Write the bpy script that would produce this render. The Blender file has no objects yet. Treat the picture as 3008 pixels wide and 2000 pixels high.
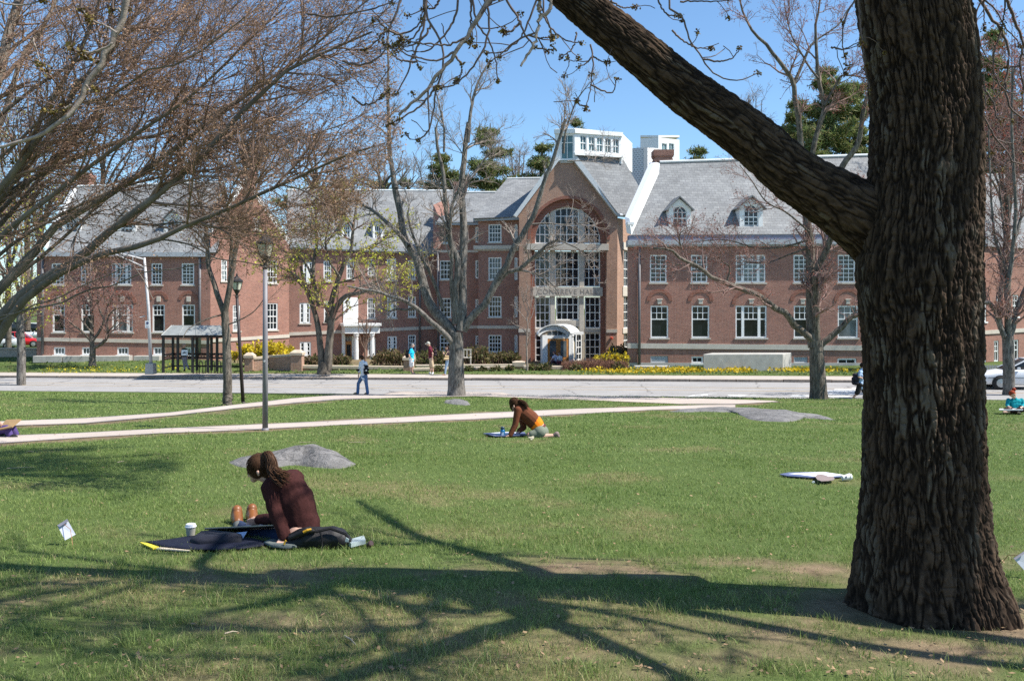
import bpy, bmesh, math, random
import numpy as np
from mathutils import Vector, Matrix, noise as mnoise
from mathutils.geometry import tessellate_polygon

SC = bpy.context.scene
R = math.radians
# ------------------------------------------------------------------ camera, light, exposure
CZ = 4.0                 # camera height over the road level
FPX, HOR = 2500.0, 905.0 # focal length and horizon row in pixels of the 3008 x 2000 photograph
cam_d = bpy.data.cameras.new("camera"); cam = bpy.data.objects.new("camera", cam_d)
SC.collection.objects.link(cam); SC.camera = cam
cam.location = (0, 0, CZ); cam.rotation_euler = (R(90), 0, 0)
cam_d.sensor_width = 36; cam_d.lens = FPX / 3008 * 36
cam_d.shift_y = (HOR - 1000) / 3008; cam_d.clip_start = 0.05; cam_d.clip_end = 6000

SUN_EL, SUN_AZ = 54.0, 10.0          # azimuth: degrees from +X towards the camera side (-Y)
tosun = Vector((math.cos(R(SUN_EL)) * math.cos(R(SUN_AZ)), -math.cos(R(SUN_EL)) * math.sin(R(SUN_AZ)), math.sin(R(SUN_EL))))
sd = bpy.data.lights.new("sun", 'SUN'); sun = bpy.data.objects.new("sun", sd); SC.collection.objects.link(sun)
sd.energy = 5.0; sd.angle = R(0.53); sd.color = (1.0, 0.955, 0.88)
sun.rotation_euler = tosun.to_track_quat('Z', 'Y').to_euler()
sun.location = tosun * 80
W = bpy.data.worlds.new("World"); SC.world = W; W.use_nodes = True
wn = W.node_tree.nodes; wn.clear()
sky = wn.new('ShaderNodeTexSky'); sky.sky_type = 'NISHITA'; sky.sun_disc = False
sky.sun_elevation = R(SUN_EL); sky.sun_rotation = math.atan2(tosun.x, tosun.y)
sky.air_density = 1.0; sky.dust_density = 0.25; sky.ozone_density = 3.0; sky.altitude = 50
bg = wn.new('ShaderNodeBackground'); bg.inputs[1].default_value = 0.105
wo = wn.new('ShaderNodeOutputWorld')
tint = wn.new('ShaderNodeMix'); tint.data_type = 'RGBA'; tint.blend_type = 'MULTIPLY'; tint.inputs[0].default_value = 1; tint.inputs[7].default_value = (.90, 1.06, 1.14, 1)
W.node_tree.links.new(sky.outputs[0], tint.inputs[6]); W.node_tree.links.new(tint.outputs[2], bg.inputs[0]); W.node_tree.links.new(bg.outputs[0], wo.inputs[0])
SC.view_settings.view_transform = 'Standard'; SC.view_settings.look = 'None'
SC.view_settings.exposure = 0.72; SC.view_settings.gamma = 1.0
SC.render.engine = 'CYCLES'
SC.cycles.max_bounces = 6; SC.cycles.diffuse_bounces = 3; SC.cycles.glossy_bounces = 3; SC.cycles.transparent_max_bounces = 8
SC.cycles.use_denoising = False

# ------------------------------------------------------------------ helpers
def P(px, py, d):
    return Vector(((px - 1504) / FPX * d, d, CZ + (HOR - py) / FPX * d))
MR = 0.2; CT, ST = 1 / math.sqrt(1 + MR * MR), MR / math.sqrt(1 + MR * MR)
def UV(x, y):
    return x * CT - y * ST, y * CT + x * ST
def XY(u, v):
    return u * CT + v * ST, -u * ST + v * CT
PV = np.array([-400, -30, 0, 3, 5.5, 7.3, 10, 15.5, 20, 25, 30, 35, 37.6, 38.7, 47, 48.9, 55, 57, 200, 3000], float)
PH = np.array([1.0, 1.1, 1.62, 1.72, 1.93, 2.03, 2.15, 2.42, 2.72, 3.05, 3.36, 3.72, 3.86, 3.96, 3.93, 3.80, 3.84, 3.84, 3.84, 3.84], float)
V_NEAR, V_FAR, V_WALK = 38.7, 46.4, 48.9
def vnoise(x, y, seed=0):
    x = np.asarray(x, float); y = np.asarray(y, float)
    xi = np.floor(x).astype(np.int64); yi = np.floor(y).astype(np.int64)
    fx = x - xi; fy = y - yi
    fx = fx * fx * (3 - 2 * fx); fy = fy * fy * (3 - 2 * fy)
    def h(a, b):
        n = (a * 374761393 + b * 668265263 + seed * 974711) & 0x7fffffff
        n = ((n ^ (n >> 13)) * 1274126177) & 0x7fffffff
        n = (n ^ (n >> 16)) & 0xffff
        return n / 65535.0
    return (h(xi, yi) * (1 - fx) + h(xi + 1, yi) * fx) * (1 - fy) + (h(xi, yi + 1) * (1 - fx) + h(xi + 1, yi + 1) * fx) * fy
def fbm(x, y, seed=0, oct=4):
    s = 0; a = 0.5; f = 1.0
    for i in range(oct):
        s = s + a * vnoise(np.asarray(x) * f, np.asarray(y) * f, seed + i * 17); a *= .5; f *= 2.03
    return s / (1 - .5 ** oct)
def sstep(a, b, x):
    t = np.clip((x - a) / (b - a), 0, 1); return t * t * (3 - 2 * t)
def gz(x, y):
    """height of the ground sheet"""
    x = np.asarray(x, float); y = np.asarray(y, float)
    u = x * CT - y * ST; v = y * CT + x * ST
    h = np.interp(v, PV, PH)
    uu = np.clip(u, -90, 60)
    h = h - 0.011 * uu * (sstep(26, 38.7, v) * (1 - sstep(48.5, 56, v)))
    dip = sstep(-36, -30, u) * (1 - sstep(-8, -2, u)) * sstep(52, 60, v)
    h = h + dip * (0.42 + .25 * sstep(-16, -26, u) * 0)
    lawn = 1 - sstep(36.5, 38.2, v)
    z = CZ - h + lawn * (fbm(x * .33, y * .33, 5, 3) - .5) * .10 + lawn * (fbm(x * 1.9, y * 1.9, 9, 2) - .5) * .022
    z = z - 0.10 * sstep(38.2, 38.6, v) * (1 - sstep(48.2, 48.8, v))
    return z
def roadz(u, v=0): return CZ - 3.93 + 0.011 * np.clip(u, -90, 60)
def g1(x, y): return float(gz(np.array([x]), np.array([y]))[0])
def gp(px, py):
    """point of the ground sheet seen at a pixel"""
    ds = np.linspace(3, 90, 3000); k = (px - 1504) / FPX
    zr = CZ + (HOR - py) / FPX * ds; zg = gz(k * ds, ds)
    i = int(np.argmax(zr <= zg)); d = float(ds[i]) if i > 0 else 60.
    return Vector((k * d, d, g1(k * d, d)))

COL = SC.collection
def tag(o, label=None, cat=None, group=None, kind=None):
    if label: o['label'] = label
    if cat: o['category'] = cat
    if group: o['group'] = group
    if kind: o['kind'] = kind
    return o
def empty(name, loc, label=None, cat=None, group=None):
    o = bpy.data.objects.new(name, None); COL.objects.link(o); o.location = loc; o.empty_display_size = .2
    bpy.context.view_layer.update()
    return tag(o, label, cat, group)
def attach(o, parent):
    if parent is not None:
        o.parent = parent
        m = Matrix.Translation(parent.location)
        if parent.parent is not None: m = Matrix.Identity(4) if parent.type == 'MESH' else m
        if parent.type == 'MESH': m = Matrix.Identity(4)
        o.matrix_parent_inverse = m.inverted()
    return o
def mesh_np(name, v, faces, mat, parent=None, smooth=False, uv=False, col=None, mats=None, fm=None):
    """faces: (k, n) int array or list of such arrays"""
    me = bpy.data.meshes.new(name)
    if isinstance(faces, np.ndarray): faces = [faces]
    faces = [f for f in faces if len(f)]
    v = np.asarray(v, np.float32)
    me.vertices.add(len(v)); me.vertices.foreach_set('co', v.ravel())
    nl = sum(f.size for f in faces); npoly = sum(len(f) for f in faces)
    me.loops.add(nl); me.polygons.add(npoly)
    me.loops.foreach_set('vertex_index', np.concatenate([f.ravel() for f in faces]).astype(np.int32))
    tot = np.concatenate([np.full(len(f), f.shape[1], np.int32) for f in faces])
    st = np.concatenate([[0], np.cumsum(tot)[:-1]]).astype(np.int32)
    me.polygons.foreach_set('loop_start', st); me.polygons.foreach_set('loop_total', tot)
    if smooth: me.polygons.foreach_set('use_smooth', np.ones(npoly, bool))
    for m in (mats or [mat]): me.materials.append(m)
    if fm is not None: me.polygons.foreach_set('material_index', np.asarray(fm, np.int32))
    if col is not None:
        a = me.attributes.new('col', 'FLOAT_COLOR', 'POINT')
        c = np.ones((len(v), 4), np.float32); c[:, :3] = col; a.data.foreach_set('color', c.ravel())
    me.update(calc_edges=True)
    if uv: boxuv(me)
    o = bpy.data.objects.new(name, me); COL.objects.link(o)
    return attach(o, parent)
def boxuv(me):
    ul = me.uv_layers.new(name='UVMap')
    for p in me.polygons:
        n = p.normal
        u = Vector((0, 0, 1)).cross(n)
        u = u.normalized() if u.length > 0.02 else Vector((1, 0, 0))
        w = n.cross(u)
        for li in p.loop_indices:
            c = me.vertices[me.loops[li].vertex_index].co
            ul.data[li].uv = (c.dot(u), c.dot(w))
class MB:
    """collects pieces of one mesh"""
    def __init__(s): s.v = []; s.f = []; s.m = []; s.cur = 0
    def add(s, vs, fs):
        b = len(s.v); s.v += [tuple(x) for x in vs]
        for f in fs: s.f.append([b + i for i in f]); s.m.append(s.cur)
        return s
    def poly(s, pts): return s.add(pts, [list(range(len(pts)))])
    def box8(s, p):  # 4 bottom (ccw from above), 4 top
        return s.add(p, [(3, 2, 1, 0), (4, 5, 6, 7), (0, 1, 5, 4), (1, 2, 6, 5), (2, 3, 7, 6), (3, 0, 4, 7)])
    def obox(s, o, a, b, c):
        o, a, b, c = Vector(o), Vector(a), Vector(b), Vector(c)
        if a.cross(b).dot(c) < 0: a, b = b, a
        return s.box8([o, o + a, o + a + b, o + b, o + c, o + a + c, o + a + b + c, o + b + c])
    def box(s, cx, cy, cz, sx, sy, sz, rot=0):
        a = Vector((math.cos(rot), math.sin(rot), 0)) * sx; b = Vector((-math.sin(rot), math.cos(rot), 0)) * sy
        return s.obox(Vector((cx, cy, cz)) - a / 2 - b / 2 - Vector((0, 0, sz / 2)), a, b, (0, 0, sz))
    def prism(s, pts, ext):
        """polygon pts extruded by vector ext"""
        pts = [Vector(p) for p in pts]; ext = Vector(ext); n = len(pts)
        nn = Vector((0, 0, 0))
        for i in range(n): nn += pts[i].cross(pts[(i + 1) % n])
        if nn.dot(ext) > 0: pts = pts[::-1]
        tri = tessellate_polygon([pts]); vs = pts + [p + ext for p in pts]
        fs = []
        for t in tri:
            a, b, c = t
            if (pts[b] - pts[a]).cross(pts[c] - pts[a]).dot(ext) > 0: a, b, c = c, b, a
            fs.append((a, b, c)); fs.append((c + n, b + n, a + n))
        for i in range(n):
            j = (i + 1) % n
            fs.append((j, i, i + n, j + n))
        return s.add(vs, fs)
    def tube(s, pts, rad, sides=8, cap=True, flat=None):
        pts = [Vector(p) for p in pts]; n = len(pts)
        if not hasattr(rad, '__len__'): rad = [rad] * n
        b = len(s.v); up = Vector((0, 0, 1)); last = None
        for i, p in enumerate(pts):
            t = (pts[min(i + 1, n - 1)] - pts[max(i - 1, 0)]).normalized()
            x = (last - t * last.dot(t)) if last is not None else t.cross(up if abs(t.z) < .9 else Vector((1, 0, 0)))
            x.normalize(); last = x; y = t.cross(x)
            for k in range(sides):
                a = 2 * math.pi * k / sides
                s.v.append(tuple(p + x * math.cos(a) * rad[i] + y * math.sin(a) * rad[i]))
        for i in range(n - 1):
            for k in range(sides):
                k2 = (k + 1) % sides
                s.f.append([b + i * sides + k, b + i * sides + k2, b + (i + 1) * sides + k2, b + (i + 1) * sides + k]); s.m.append(s.cur)
        if cap:
            s.f.append([b + k for k in range(sides)][::-1]); s.m.append(s.cur)
            s.f.append([b + (n - 1) * sides + k for k in range(sides)]); s.m.append(s.cur)
        return s
    def lathe(s, c, prof, sides=16, axis=None):
        """profile [(r, z)] turned about a vertical (or given) axis through c"""
        c = Vector(c); ax = Vector(axis).normalized() if axis is not None else Vector((0, 0, 1))
        x = ax.cross(Vector((0, 1, 0)) if abs(ax.y) < .9 else Vector((1, 0, 0))).normalized(); y = ax.cross(x)
        b = len(s.v)
        for r, z in prof:
            for k in range(sides):
                a = 2 * math.pi * k / sides
                s.v.append(tuple(c + ax * z + (x * math.cos(a) + y * math.sin(a)) * r))
        for i in range(len(prof) - 1):
            for k in range(sides):
                k2 = (k + 1) % sides
                s.f.append([b + i * sides + k, b + i * sides + k2, b + (i + 1) * sides + k2, b + (i + 1) * sides + k]); s.m.append(s.cur)
        s.f.append([b + k for k in range(sides)][::-1]); s.m.append(s.cur)
        e = b + (len(prof) - 1) * sides
        s.f.append([e + k for k in range(sides)]); s.m.append(s.cur)
        return s
    def split(s, name, mat, parent=None, **k):
        """every connected piece becomes an object of its own"""
        par = list(range(len(s.v)))
        def find(a):
            while par[a] != a: par[a] = par[par[a]]; a = par[a]
            return a
        for f in s.f:
            for b in f[1:]: par[find(b)] = find(f[0])
        g = {}
        for f in s.f: g.setdefault(find(f[0]), []).append(f)
        for fs in g.values():
            ids = sorted({i for f in fs for i in f}); mp = {i: n for n, i in enumerate(ids)}; m = MB(); m.v = [s.v[i] for i in ids]; m.f = [[mp[i] for i in f] for f in fs]; m.m = [0] * len(fs); m.build(name, mat, parent, **k)
    def build(s, name, mat, parent=None, smooth=False, uv=False, bevel=0, sub=0):
        me = bpy.data.meshes.new(name); me.from_pydata(s.v, [], s.f)
        mats = mat if isinstance(mat, list) else [mat]
        for m in mats: me.materials.append(m)
        if len(mats) > 1: me.polygons.foreach_set('material_index', s.m)
        if smooth: me.polygons.foreach_set('use_smooth', [True] * len(me.polygons))
        me.update()
        if uv: boxuv(me)
        o = bpy.data.objects.new(name, me); COL.objects.link(o)
        if bevel:
            b = o.modifiers.new('bevel', 'BEVEL'); b.width = bevel; b.segments = 2; b.limit_method = 'ANGLE'; b.angle_limit = R(40)
        if sub:
            b = o.modifiers.new('sub', 'SUBSURF'); b.levels = sub; b.render_levels = sub
        return attach(o, parent)

# ------------------------------------------------------------------ materials
def mat_base(name):
    m = bpy.data.materials.new(name); m.use_nodes = True
    nt = m.node_tree; b = nt.nodes['Principled BSDF']; return m, nt, b
def N(nt, t, **k):
    n = nt.nodes.new(t)
    for a, v in k.items(): setattr(n, a, v)
    return n
def ramp(nt, src, stops):
    r = N(nt, 'ShaderNodeValToRGB'); e = r.color_ramp.elements
    while len(e) < len(stops): e.new(.5)
    for i, (p, c) in enumerate(stops): e[i].position = p; e[i].color = (*c, 1) if len(c) == 3 else c
    nt.links.new(src, r.inputs[0]); return r
def mixc(nt, fac, a, b, mode='MIX'):
    n = N(nt, 'ShaderNodeMix', data_type='RGBA', blend_type=mode)
    for s, v in ((n.inputs[0], fac), (n.inputs[6], a), (n.inputs[7], b)):
        if hasattr(v, 'links'): nt.links.new(v, s)
        elif isinstance(v, (int, float)): s.default_value = v
        else: s.default_value = (*v, 1)
    return n.outputs[2]
def noise(nt, scale, detail=4, rough=.6, vec=None, dim='3D'):
    n = N(nt, 'ShaderNodeTexNoise'); n.inputs['Scale'].default_value = scale
    n.inputs['Detail'].default_value = detail; n.inputs['Roughness'].default_value = rough
    if vec is not None: nt.links.new(vec, n.inputs['Vector'])
    return n
def geo_pos(nt): return N(nt, 'ShaderNodeNewGeometry').outputs['Position']
def bump(nt, b, h, s=.3, d=.02):
    n = N(nt, 'ShaderNodeBump'); n.inputs['Strength'].default_value = s; n.inputs['Distance'].default_value = d
    nt.links.new(h, n.inputs['Height']); nt.links.new(n.outputs[0], b.inputs['Normal'])
def simple(name, c, rough=.6, var=.18, scale=6., bmp=0, metal=0, spec=.4, scale2=None):
    m, nt, b = mat_base(name)
    pos = N(nt, 'ShaderNodeTexCoord').outputs['Object']
    n = noise(nt, scale, 5, .65, pos)
    lo = tuple(x * (1 - var) for x in c); hi = tuple(min(1, x * (1 + var)) for x in c)
    r = ramp(nt, n.outputs[0], [(.3, lo), (.7, hi)])
    nt.links.new(r.outputs[0], b.inputs['Base Color'])
    b.inputs['Roughness'].default_value = rough; b.inputs['Metallic'].default_value = metal
    b.inputs['Specular IOR Level'].default_value = spec
    if bmp: bump(nt, b, n.outputs[0], bmp, .02)
    return m
def brickmat(name, c1, c2, mortar, bw=.21, rh=.072, ms=.011, rough=.85, big=.25):
    m, nt, b = mat_base(name)
    uvn = N(nt, 'ShaderNodeUVMap')
    t = N(nt, 'ShaderNodeTexBrick'); nt.links.new(uvn.outputs[0], t.inputs['Vector'])
    t.inputs['Scale'].default_value = 1; t.inputs['Brick Width'].default_value = bw; t.inputs['Row Height'].default_value = rh
    t.inputs['Mortar Size'].default_value = ms; t.inputs['Mortar Smooth'].default_value = .2; t.inputs['Bias'].default_value = -.1
    t.inputs['Color1'].default_value = (*c1, 1); t.inputs['Color2'].default_value = (*c2, 1); t.inputs['Mortar'].default_value = (*mortar, 1)
    pos = geo_pos(nt)
    n = noise(nt, .55, 6, .7, pos)
    f = ramp(nt, n.outputs[0], [(.25, (1 - big,) * 3), (.75, (1 + big * .4,) * 3)])
    n2 = noise(nt, 9, 3, .7, uvn.outputs[0])
    f2 = ramp(nt, n2.outputs[0], [(.3, (.78,) * 3), (.7, (1.18,) * 3)])
    c = mixc(nt, 1, t.outputs[0], f.outputs[0], 'MULTIPLY'); c = mixc(nt, 1, c, f2.outputs[0], 'MULTIPLY')
    nt.links.new(c, b.inputs['Base Color']); b.inputs['Roughness'].default_value = rough
    b.inputs['Specular IOR Level'].default_value = .2
    bump(nt, b, t.outputs['Fac'], -.25, .01)
    return m
def attrmat(name, rough=.6, transl=0., spec=.2, mul=1.0):
    m, nt, b = mat_base(name)
    a = N(nt, 'ShaderNodeAttribute', attribute_name='col')
    nt.links.new(a.outputs[0], b.inputs['Base Color']); b.inputs['Roughness'].default_value = rough
    b.inputs['Specular IOR Level'].default_value = spec
    if transl:
        tr = N(nt, 'ShaderNodeBsdfTranslucent'); nt.links.new(a.outputs[0], tr.inputs[0])
        mx = N(nt, 'ShaderNodeMixShader'); mx.inputs[0].default_value = transl
        out = nt.nodes['Material Output']
        nt.links.new(b.outputs[0], mx.inputs[1]); nt.links.new(tr.outputs[0], mx.inputs[2]); nt.links.new(mx.outputs[0], out.inputs[0])
    return m
MT = {}
MT['brick'] = brickmat('brick', (.355, .14, .098), (.235, .088, .066), (.40, .305, .25))
MT['brick_tan'] = brickmat('brick_tan', (.44, .225, .14), (.30, .14, .09), (.47, .39, .32))
MT['brick_arch'] = brickmat('brick_arch', (.30, .10, .06), (.22, .075, .05), (.30, .2, .16), bw=.07, rh=.22)
MT['slate'] = brickmat('slate', (.27, .275, .275), (.195, .20, .205), (.14, .14, .145), bw=.42, rh=.24, ms=.014, rough=.65, big=.3)
MT['stone'] = simple('stone', (.52, .47, .40), .8, .1, 3)
MT['concrete'] = simple('concrete', (.40, .385, .35), .85, .16, 2.2, .2)
MT['white'] = simple('white_paint', (.80, .80, .78), .45, .05, 4)
MT['pipe'] = simple('downspout_metal', (.13, .125, .13), .5, .15, 3)
MT['gutter'] = simple('gutter_metal', (.36, .38, .40), .5, .15, 3)
MT['flash'] = simple('flashing', (.20, .20, .27), .5, .2, 4)
MT['louver'] = simple('louver', (.45, .46, .46), .5, .1)
MT['wood'] = simple('door_wood', (.48, .21, .065), .4, .25, 5)
MT['granite'] = simple('granite', (.42, .40, .37), .8, .2, 25)
def glassmat(name, c, rough=.04):
    m, nt, b = mat_base(name)
    pos = geo_pos(nt); n = noise(nt, .9, 3, .6, pos)
    r = ramp(nt, n.outputs[0], [(.35, tuple(x * .5 for x in c)), (.7, tuple(x * 1.5 for x in c))])
    nt.links.new(r.outputs[0], b.inputs['Base Color']); b.inputs['Roughness'].default_value = rough
    b.inputs['Specular IOR Level'].default_value = .5
    bump(nt, b, noise(nt, 1.3, 1, .5, pos).outputs[0], .04, .05)
    return m
MT['glass'] = glassmat('glass_dark', (.018, .022, .026))
MT['glass2'] = glassmat('glass_blind', (.12, .14, .15), .08)
MT['glass3'] = glassmat('glass_teal', (.10, .19, .20), .08)
# ------------------------------------------------------------------ the setting
def lawnmat():
    m, nt, b = mat_base('lawn_ground')
    pos = geo_pos(nt)
    a = N(nt, 'ShaderNodeAttribute', attribute_name='col')     # x: bare soil, y: dry grass
    sx = N(nt, 'ShaderNodeSeparateColor'); nt.links.new(a.outputs[0], sx.inputs[0])
    n1 = noise(nt, 26, 5, .75, pos); n2 = noise(nt, .8, 4, .6, pos); n3 = noise(nt, 5, 5, .7, pos)
    g = ramp(nt, n1.outputs[0], [(.3, (.035, .055, .014)), (.5, (.072, .108, .030)), (.72, (.135, .165, .058))])
    g2 = mixc(nt, n2.outputs[0], g.outputs[0], (.095, .135, .04))
    dry = ramp(nt, n1.outputs[0], [(.3, (.09, .085, .035)), (.7, (.24, .21, .10))])
    mm = N(nt, 'ShaderNodeMath', operation='MULTIPLY_ADD'); nt.links.new(n3.outputs[0], mm.inputs[0]); mm.inputs[1].default_value = 1.6; mm.inputs[2].default_value = -.8
    ad = N(nt, 'ShaderNodeMath', operation='ADD', use_clamp=True); nt.links.new(mm.outputs[0], ad.inputs[0]); nt.links.new(sx.outputs[1], ad.inputs[1])
    m2 = N(nt, 'ShaderNodeMath', operation='MULTIPLY', use_clamp=True); nt.links.new(ad.outputs[0], m2.inputs[0]); nt.links.new(sx.outputs[1], m2.inputs[1])
    c = mixc(nt, m2.outputs[0], g2, dry.outputs[0])
    soil = ramp(nt, n3.outputs[0], [(.3, (.12, .085, .055)), (.7, (.27, .20, .125))])
    c = mixc(nt, sx.outputs[0], c, soil.outputs[0])
    nt.links.new(c, b.inputs['Base Color']); b.inputs['Roughness'].default_value = .95; b.inputs['Specular IOR Level'].default_value = .1
    bump(nt, b, n1.outputs[0], .7, .03)
    return m
MT['lawn'] = lawnmat()
def soilmask(x, y):
    """bare, trodden soil: under the big tree, a worn band before it and along the paths"""
    n = fbm(x * 1.3, y * 2.2, 31, 4); n2 = fbm(x * 5, y * 5, 77, 3)
    r = np.hypot(x - 2.75, (y - 5.3) * 1.25)
    a = sstep(1.6, .5, r)
    band = np.exp(-((y - 6.35 - .12 * x) / .42) ** 2) * sstep(-4.5, -1.5, x) * .75
    band2 = np.exp(-((y - 4.75) / .5) ** 2) * sstep(.2, 1.6, x) * .75
    gen = sstep(7.5, 4.0, y) * .42
    s = np.maximum(np.maximum(a, band), np.maximum(band2, gen))
    return np.clip((s * 1.0 + (n - .62) * 1.9 + (n2 - .5) * .9) * sstep(.03, .3, s), 0, 1)
def drymask(x, y):
    n = fbm(x * .7 + 40, y * .9, 13, 4)
    near = sstep(12, 4, y)
    return np.clip(sstep(.5, .8, n) * .8 + near * .45 * fbm(x * 2, y * 2, 3, 3), 0, 1)
PATH_LO = ([(-60, 1285), (0, 1281.5), (250, 1272), (500, 1258.5), (698, 1250), (1000, 1236), (1200, 1225), (1400, 1214), (1700, 1201), (1900, 1195), (2060, 1190), (2160, 1189)],
           [(-60, 1309), (0, 1304), (250, 1287), (500, 1273), (698, 1266), (1000, 1250), (1200, 1241), (1400, 1233), (1700, 1217), (1900, 1206), (2060, 1201), (2160, 1197)])
PATH_UP = ([(-60, 1243), (0, 1240), (250, 1230), (500, 1213), (698, 1189), (860, 1171), (1000, 1160), (1200, 1157.5), (1400, 1160), (1700, 1165), (2000, 1170), (2150, 1174), (2270, 1178)],
           [(-60, 1259), (0, 1254.5), (250, 1246), (500, 1223.5), (698, 1201), (860, 1186), (1000, 1175), (1200, 1168), (1400, 1164.5), (1700, 1175), (2000, 1188), (2150, 1189), (2290, 1181)])
def dens(line, k=8):
    out = []
    for a, b in zip(line[:-1], line[1:]):
        for i in range(k): t = i / k; out.append((a[0] + (b[0] - a[0]) * t, a[1] + (b[1] - a[1]) * t))
    return out + [line[-1]]
def strip(name, top, bot, mat, lift, kind='structure', n=7):
    top, bot = dens(top), dens(bot); v = []; f = []
    T = [gp(*p) for p in top]; B = [gp(*p) for p in bot]
    for a, b in zip(T, B):
        for j in range(n):
            q = a.lerp(b, j / (n - 1)); z = g1(q.x, q.y) + lift; u_, v_ = UV(q.x, q.y)
            if v_ > 37.6: z = max(z, float(roadz(u_)) + .008 + lift * .2)
            v.append((q.x, q.y, z))
    for i in range(len(T) - 1):
        for j in range(n - 1):
            a = i * n + j; f.append((a, a + 1, a + n + 1, a + n))
    # skirts so that the sheet has an edge
    for row in ([i * n for i in range(len(T))], [i * n + n - 1 for i in range(len(T))]):
        b0 = len(v); v += [(v[i][0], v[i][1], v[i][2] - .1) for i in row]
        for k in range(len(row) - 1): f.append((row[k], row[k + 1], b0 + k + 1, b0 + k))
    o = mesh_np(name, v, np.array(f), mat, smooth=True); tag(o, kind=kind)
    return [(p.x, p.y) for p in T] + [(p.x, p.y) for p in B][::-1]
def inpoly(x, y, poly):
    c = np.zeros(len(x), bool); n = len(poly)
    for i in range(n):
        x1, y1 = poly[i]; x2, y2 = poly[i - 1]
        k = ((y1 > y) != (y2 > y))
        c ^= k & (x < (x2 - x1) * (y - y1) / (y2 - y1 + 1e-12) + x1)
    return c
def pathmat(name, c, crack=True):
    m, nt, b = mat_base(name); pos = geo_pos(nt)
    n1 = noise(nt, 40, 4, .7, pos); n2 = noise(nt, .5, 5, .6, pos)
    f = ramp(nt, n1.outputs[0], [(.3, (.86,) * 3), (.7, (1.1,) * 3)]); f2 = ramp(nt, n2.outputs[0], [(.3, (.86,) * 3), (.75, (1.06,) * 3)])
    cc = mixc(nt, 1, f.outputs[0], f2.outputs[0], 'MULTIPLY'); cc = mixc(nt, 1, cc, c, 'MULTIPLY')
    if crack:
        vo = N(nt, 'ShaderNodeTexVoronoi', feature='DISTANCE_TO_EDGE'); vo.inputs['Scale'].default_value = .22
        w = N(nt, 'ShaderNodeVectorMath', operation='ADD'); nt.links.new(pos, w.inputs[0]); nn = noise(nt, 1.2, 4, .6, pos); nt.links.new(nn.outputs[1], w.inputs[1])
        nt.links.new(w.outputs[0], vo.inputs['Vector'])
        cr = ramp(nt, vo.outputs[0], [(0, (.45,) * 3), (.012, (1,) * 3)]); cc = mixc(nt, 1, cc, cr.outputs[0], 'MULTIPLY')
    nt.links.new(cc, b.inputs['Base Color']); b.inputs['Roughness'].default_value = .9; b.inputs['Specular IOR Level'].default_value = .2
    bump(nt, b, n1.outputs[0], .2, .01)
    return m
MT['path'] = pathmat('path_concrete', (.47, .40, .345), False)
MT['road'] = pathmat('road_asphalt', (.325, .312, .30))
MT['walk'] = pathmat('walk_concrete', (.44, .39, .34), False)
MT['paint'] = simple('road_paint_white', (.62, .62, .60), .7, .2, 9)
MT['paint_y'] = simple('road_paint_yellow', (.46, .33, .16), .7, .25, 3)
MT['curb'] = simple('kerb_granite', (.30, .24, .19), .85, .3, 5)

POLY_LO = strip('footpath', *PATH_LO, MT['path'], .014)
POLY_UP = strip('footpath', *PATH_UP, MT['path'], .022)

EDGE = np.array([(p.x, p.y) for line, w in ((PATH_LO[1], 0), (PATH_UP[1], 0), (PATH_LO[0], 0)) for p in [gp(*q_) for q_ in dens(line, 14)]])
_soil = soilmask
def soilmask(x, y):
    s = _soil(x, y); y = np.asarray(y); x = np.asarray(x); m = np.where((y > 13) & (y < 40) & (np.abs(x) < 26))[0]
    for a in range(0, len(m), 20000):
        q = m[a:a + 20000]; d = np.min((x[q, None] - EDGE[None, :, 0]) ** 2 + (y[q, None] - EDGE[None, :, 1]) ** 2, axis=1) ** .5
        n = fbm(x[q] * .8, y[q] * .8, 61, 4); s[q] = np.maximum(s[q], np.clip((1 - d / (.15 + 1.1 * n * n)) * 1.5, 0, .95) * sstep(.3, .6, n))
    return s
def build_ground():
    def axis(segs):
        out = []
        for a, b, s in segs: out += list(np.arange(a, b, s))
        return np.array(out + [segs[-1][1]])
    xs = axis([(-2500, -300, 200), (-300, -60, 30), (-60, -14, .8), (-14, -6, .3), (-6, 6, .11), (6, 14, .3), (14, 60, .8), (60, 300, 30), (300, 2500, 200)])
    ys = axis([(-300, -20, 40), (-20, 3, 1.5), (3, 9.5, .075), (9.5, 20, .16), (20, 62, .33), (62, 110, 2), (110, 300, 20), (300, 4000, 300)])
    X, Y = np.meshgrid(xs, ys); Z = gz(X, Y)
    v = np.stack([X, Y, Z], -1).reshape(-1, 3); nx = len(xs)
    i = np.arange(len(ys) - 1)[:, None] * nx + np.arange(nx - 1)[None]
    f = np.stack([i, i + 1, i + nx + 1, i + nx], -1).reshape(-1, 4)
    c = np.zeros((len(v), 3)); c[:, 0] = soilmask(v[:, 0], v[:, 1]); c[:, 1] = drymask(v[:, 0], v[:, 1])
    uu, vv = v[:, 0] * CT - v[:, 1] * ST, v[:, 1] * CT + v[:, 0] * ST
    edge = np.exp(-((vv - 49.1) / .35) ** 2) + np.exp(-((vv - 38.5) / .3) ** 2)
    c[:, 0] = np.maximum(c[:, 0], np.clip(edge * fbm(v[:, 0], v[:, 1], 4, 3) * 1.4, 0, 1))
    court = sstep(-36, -32, uu) * (1 - sstep(-3, 1, uu)) * sstep(56, 58, vv); c[:, 0] = np.maximum(c[:, 0], court * .8)
    tag(mesh_np('ground', v, f, MT['lawn'], smooth=True, col=c), kind='structure')
build_ground()
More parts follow.
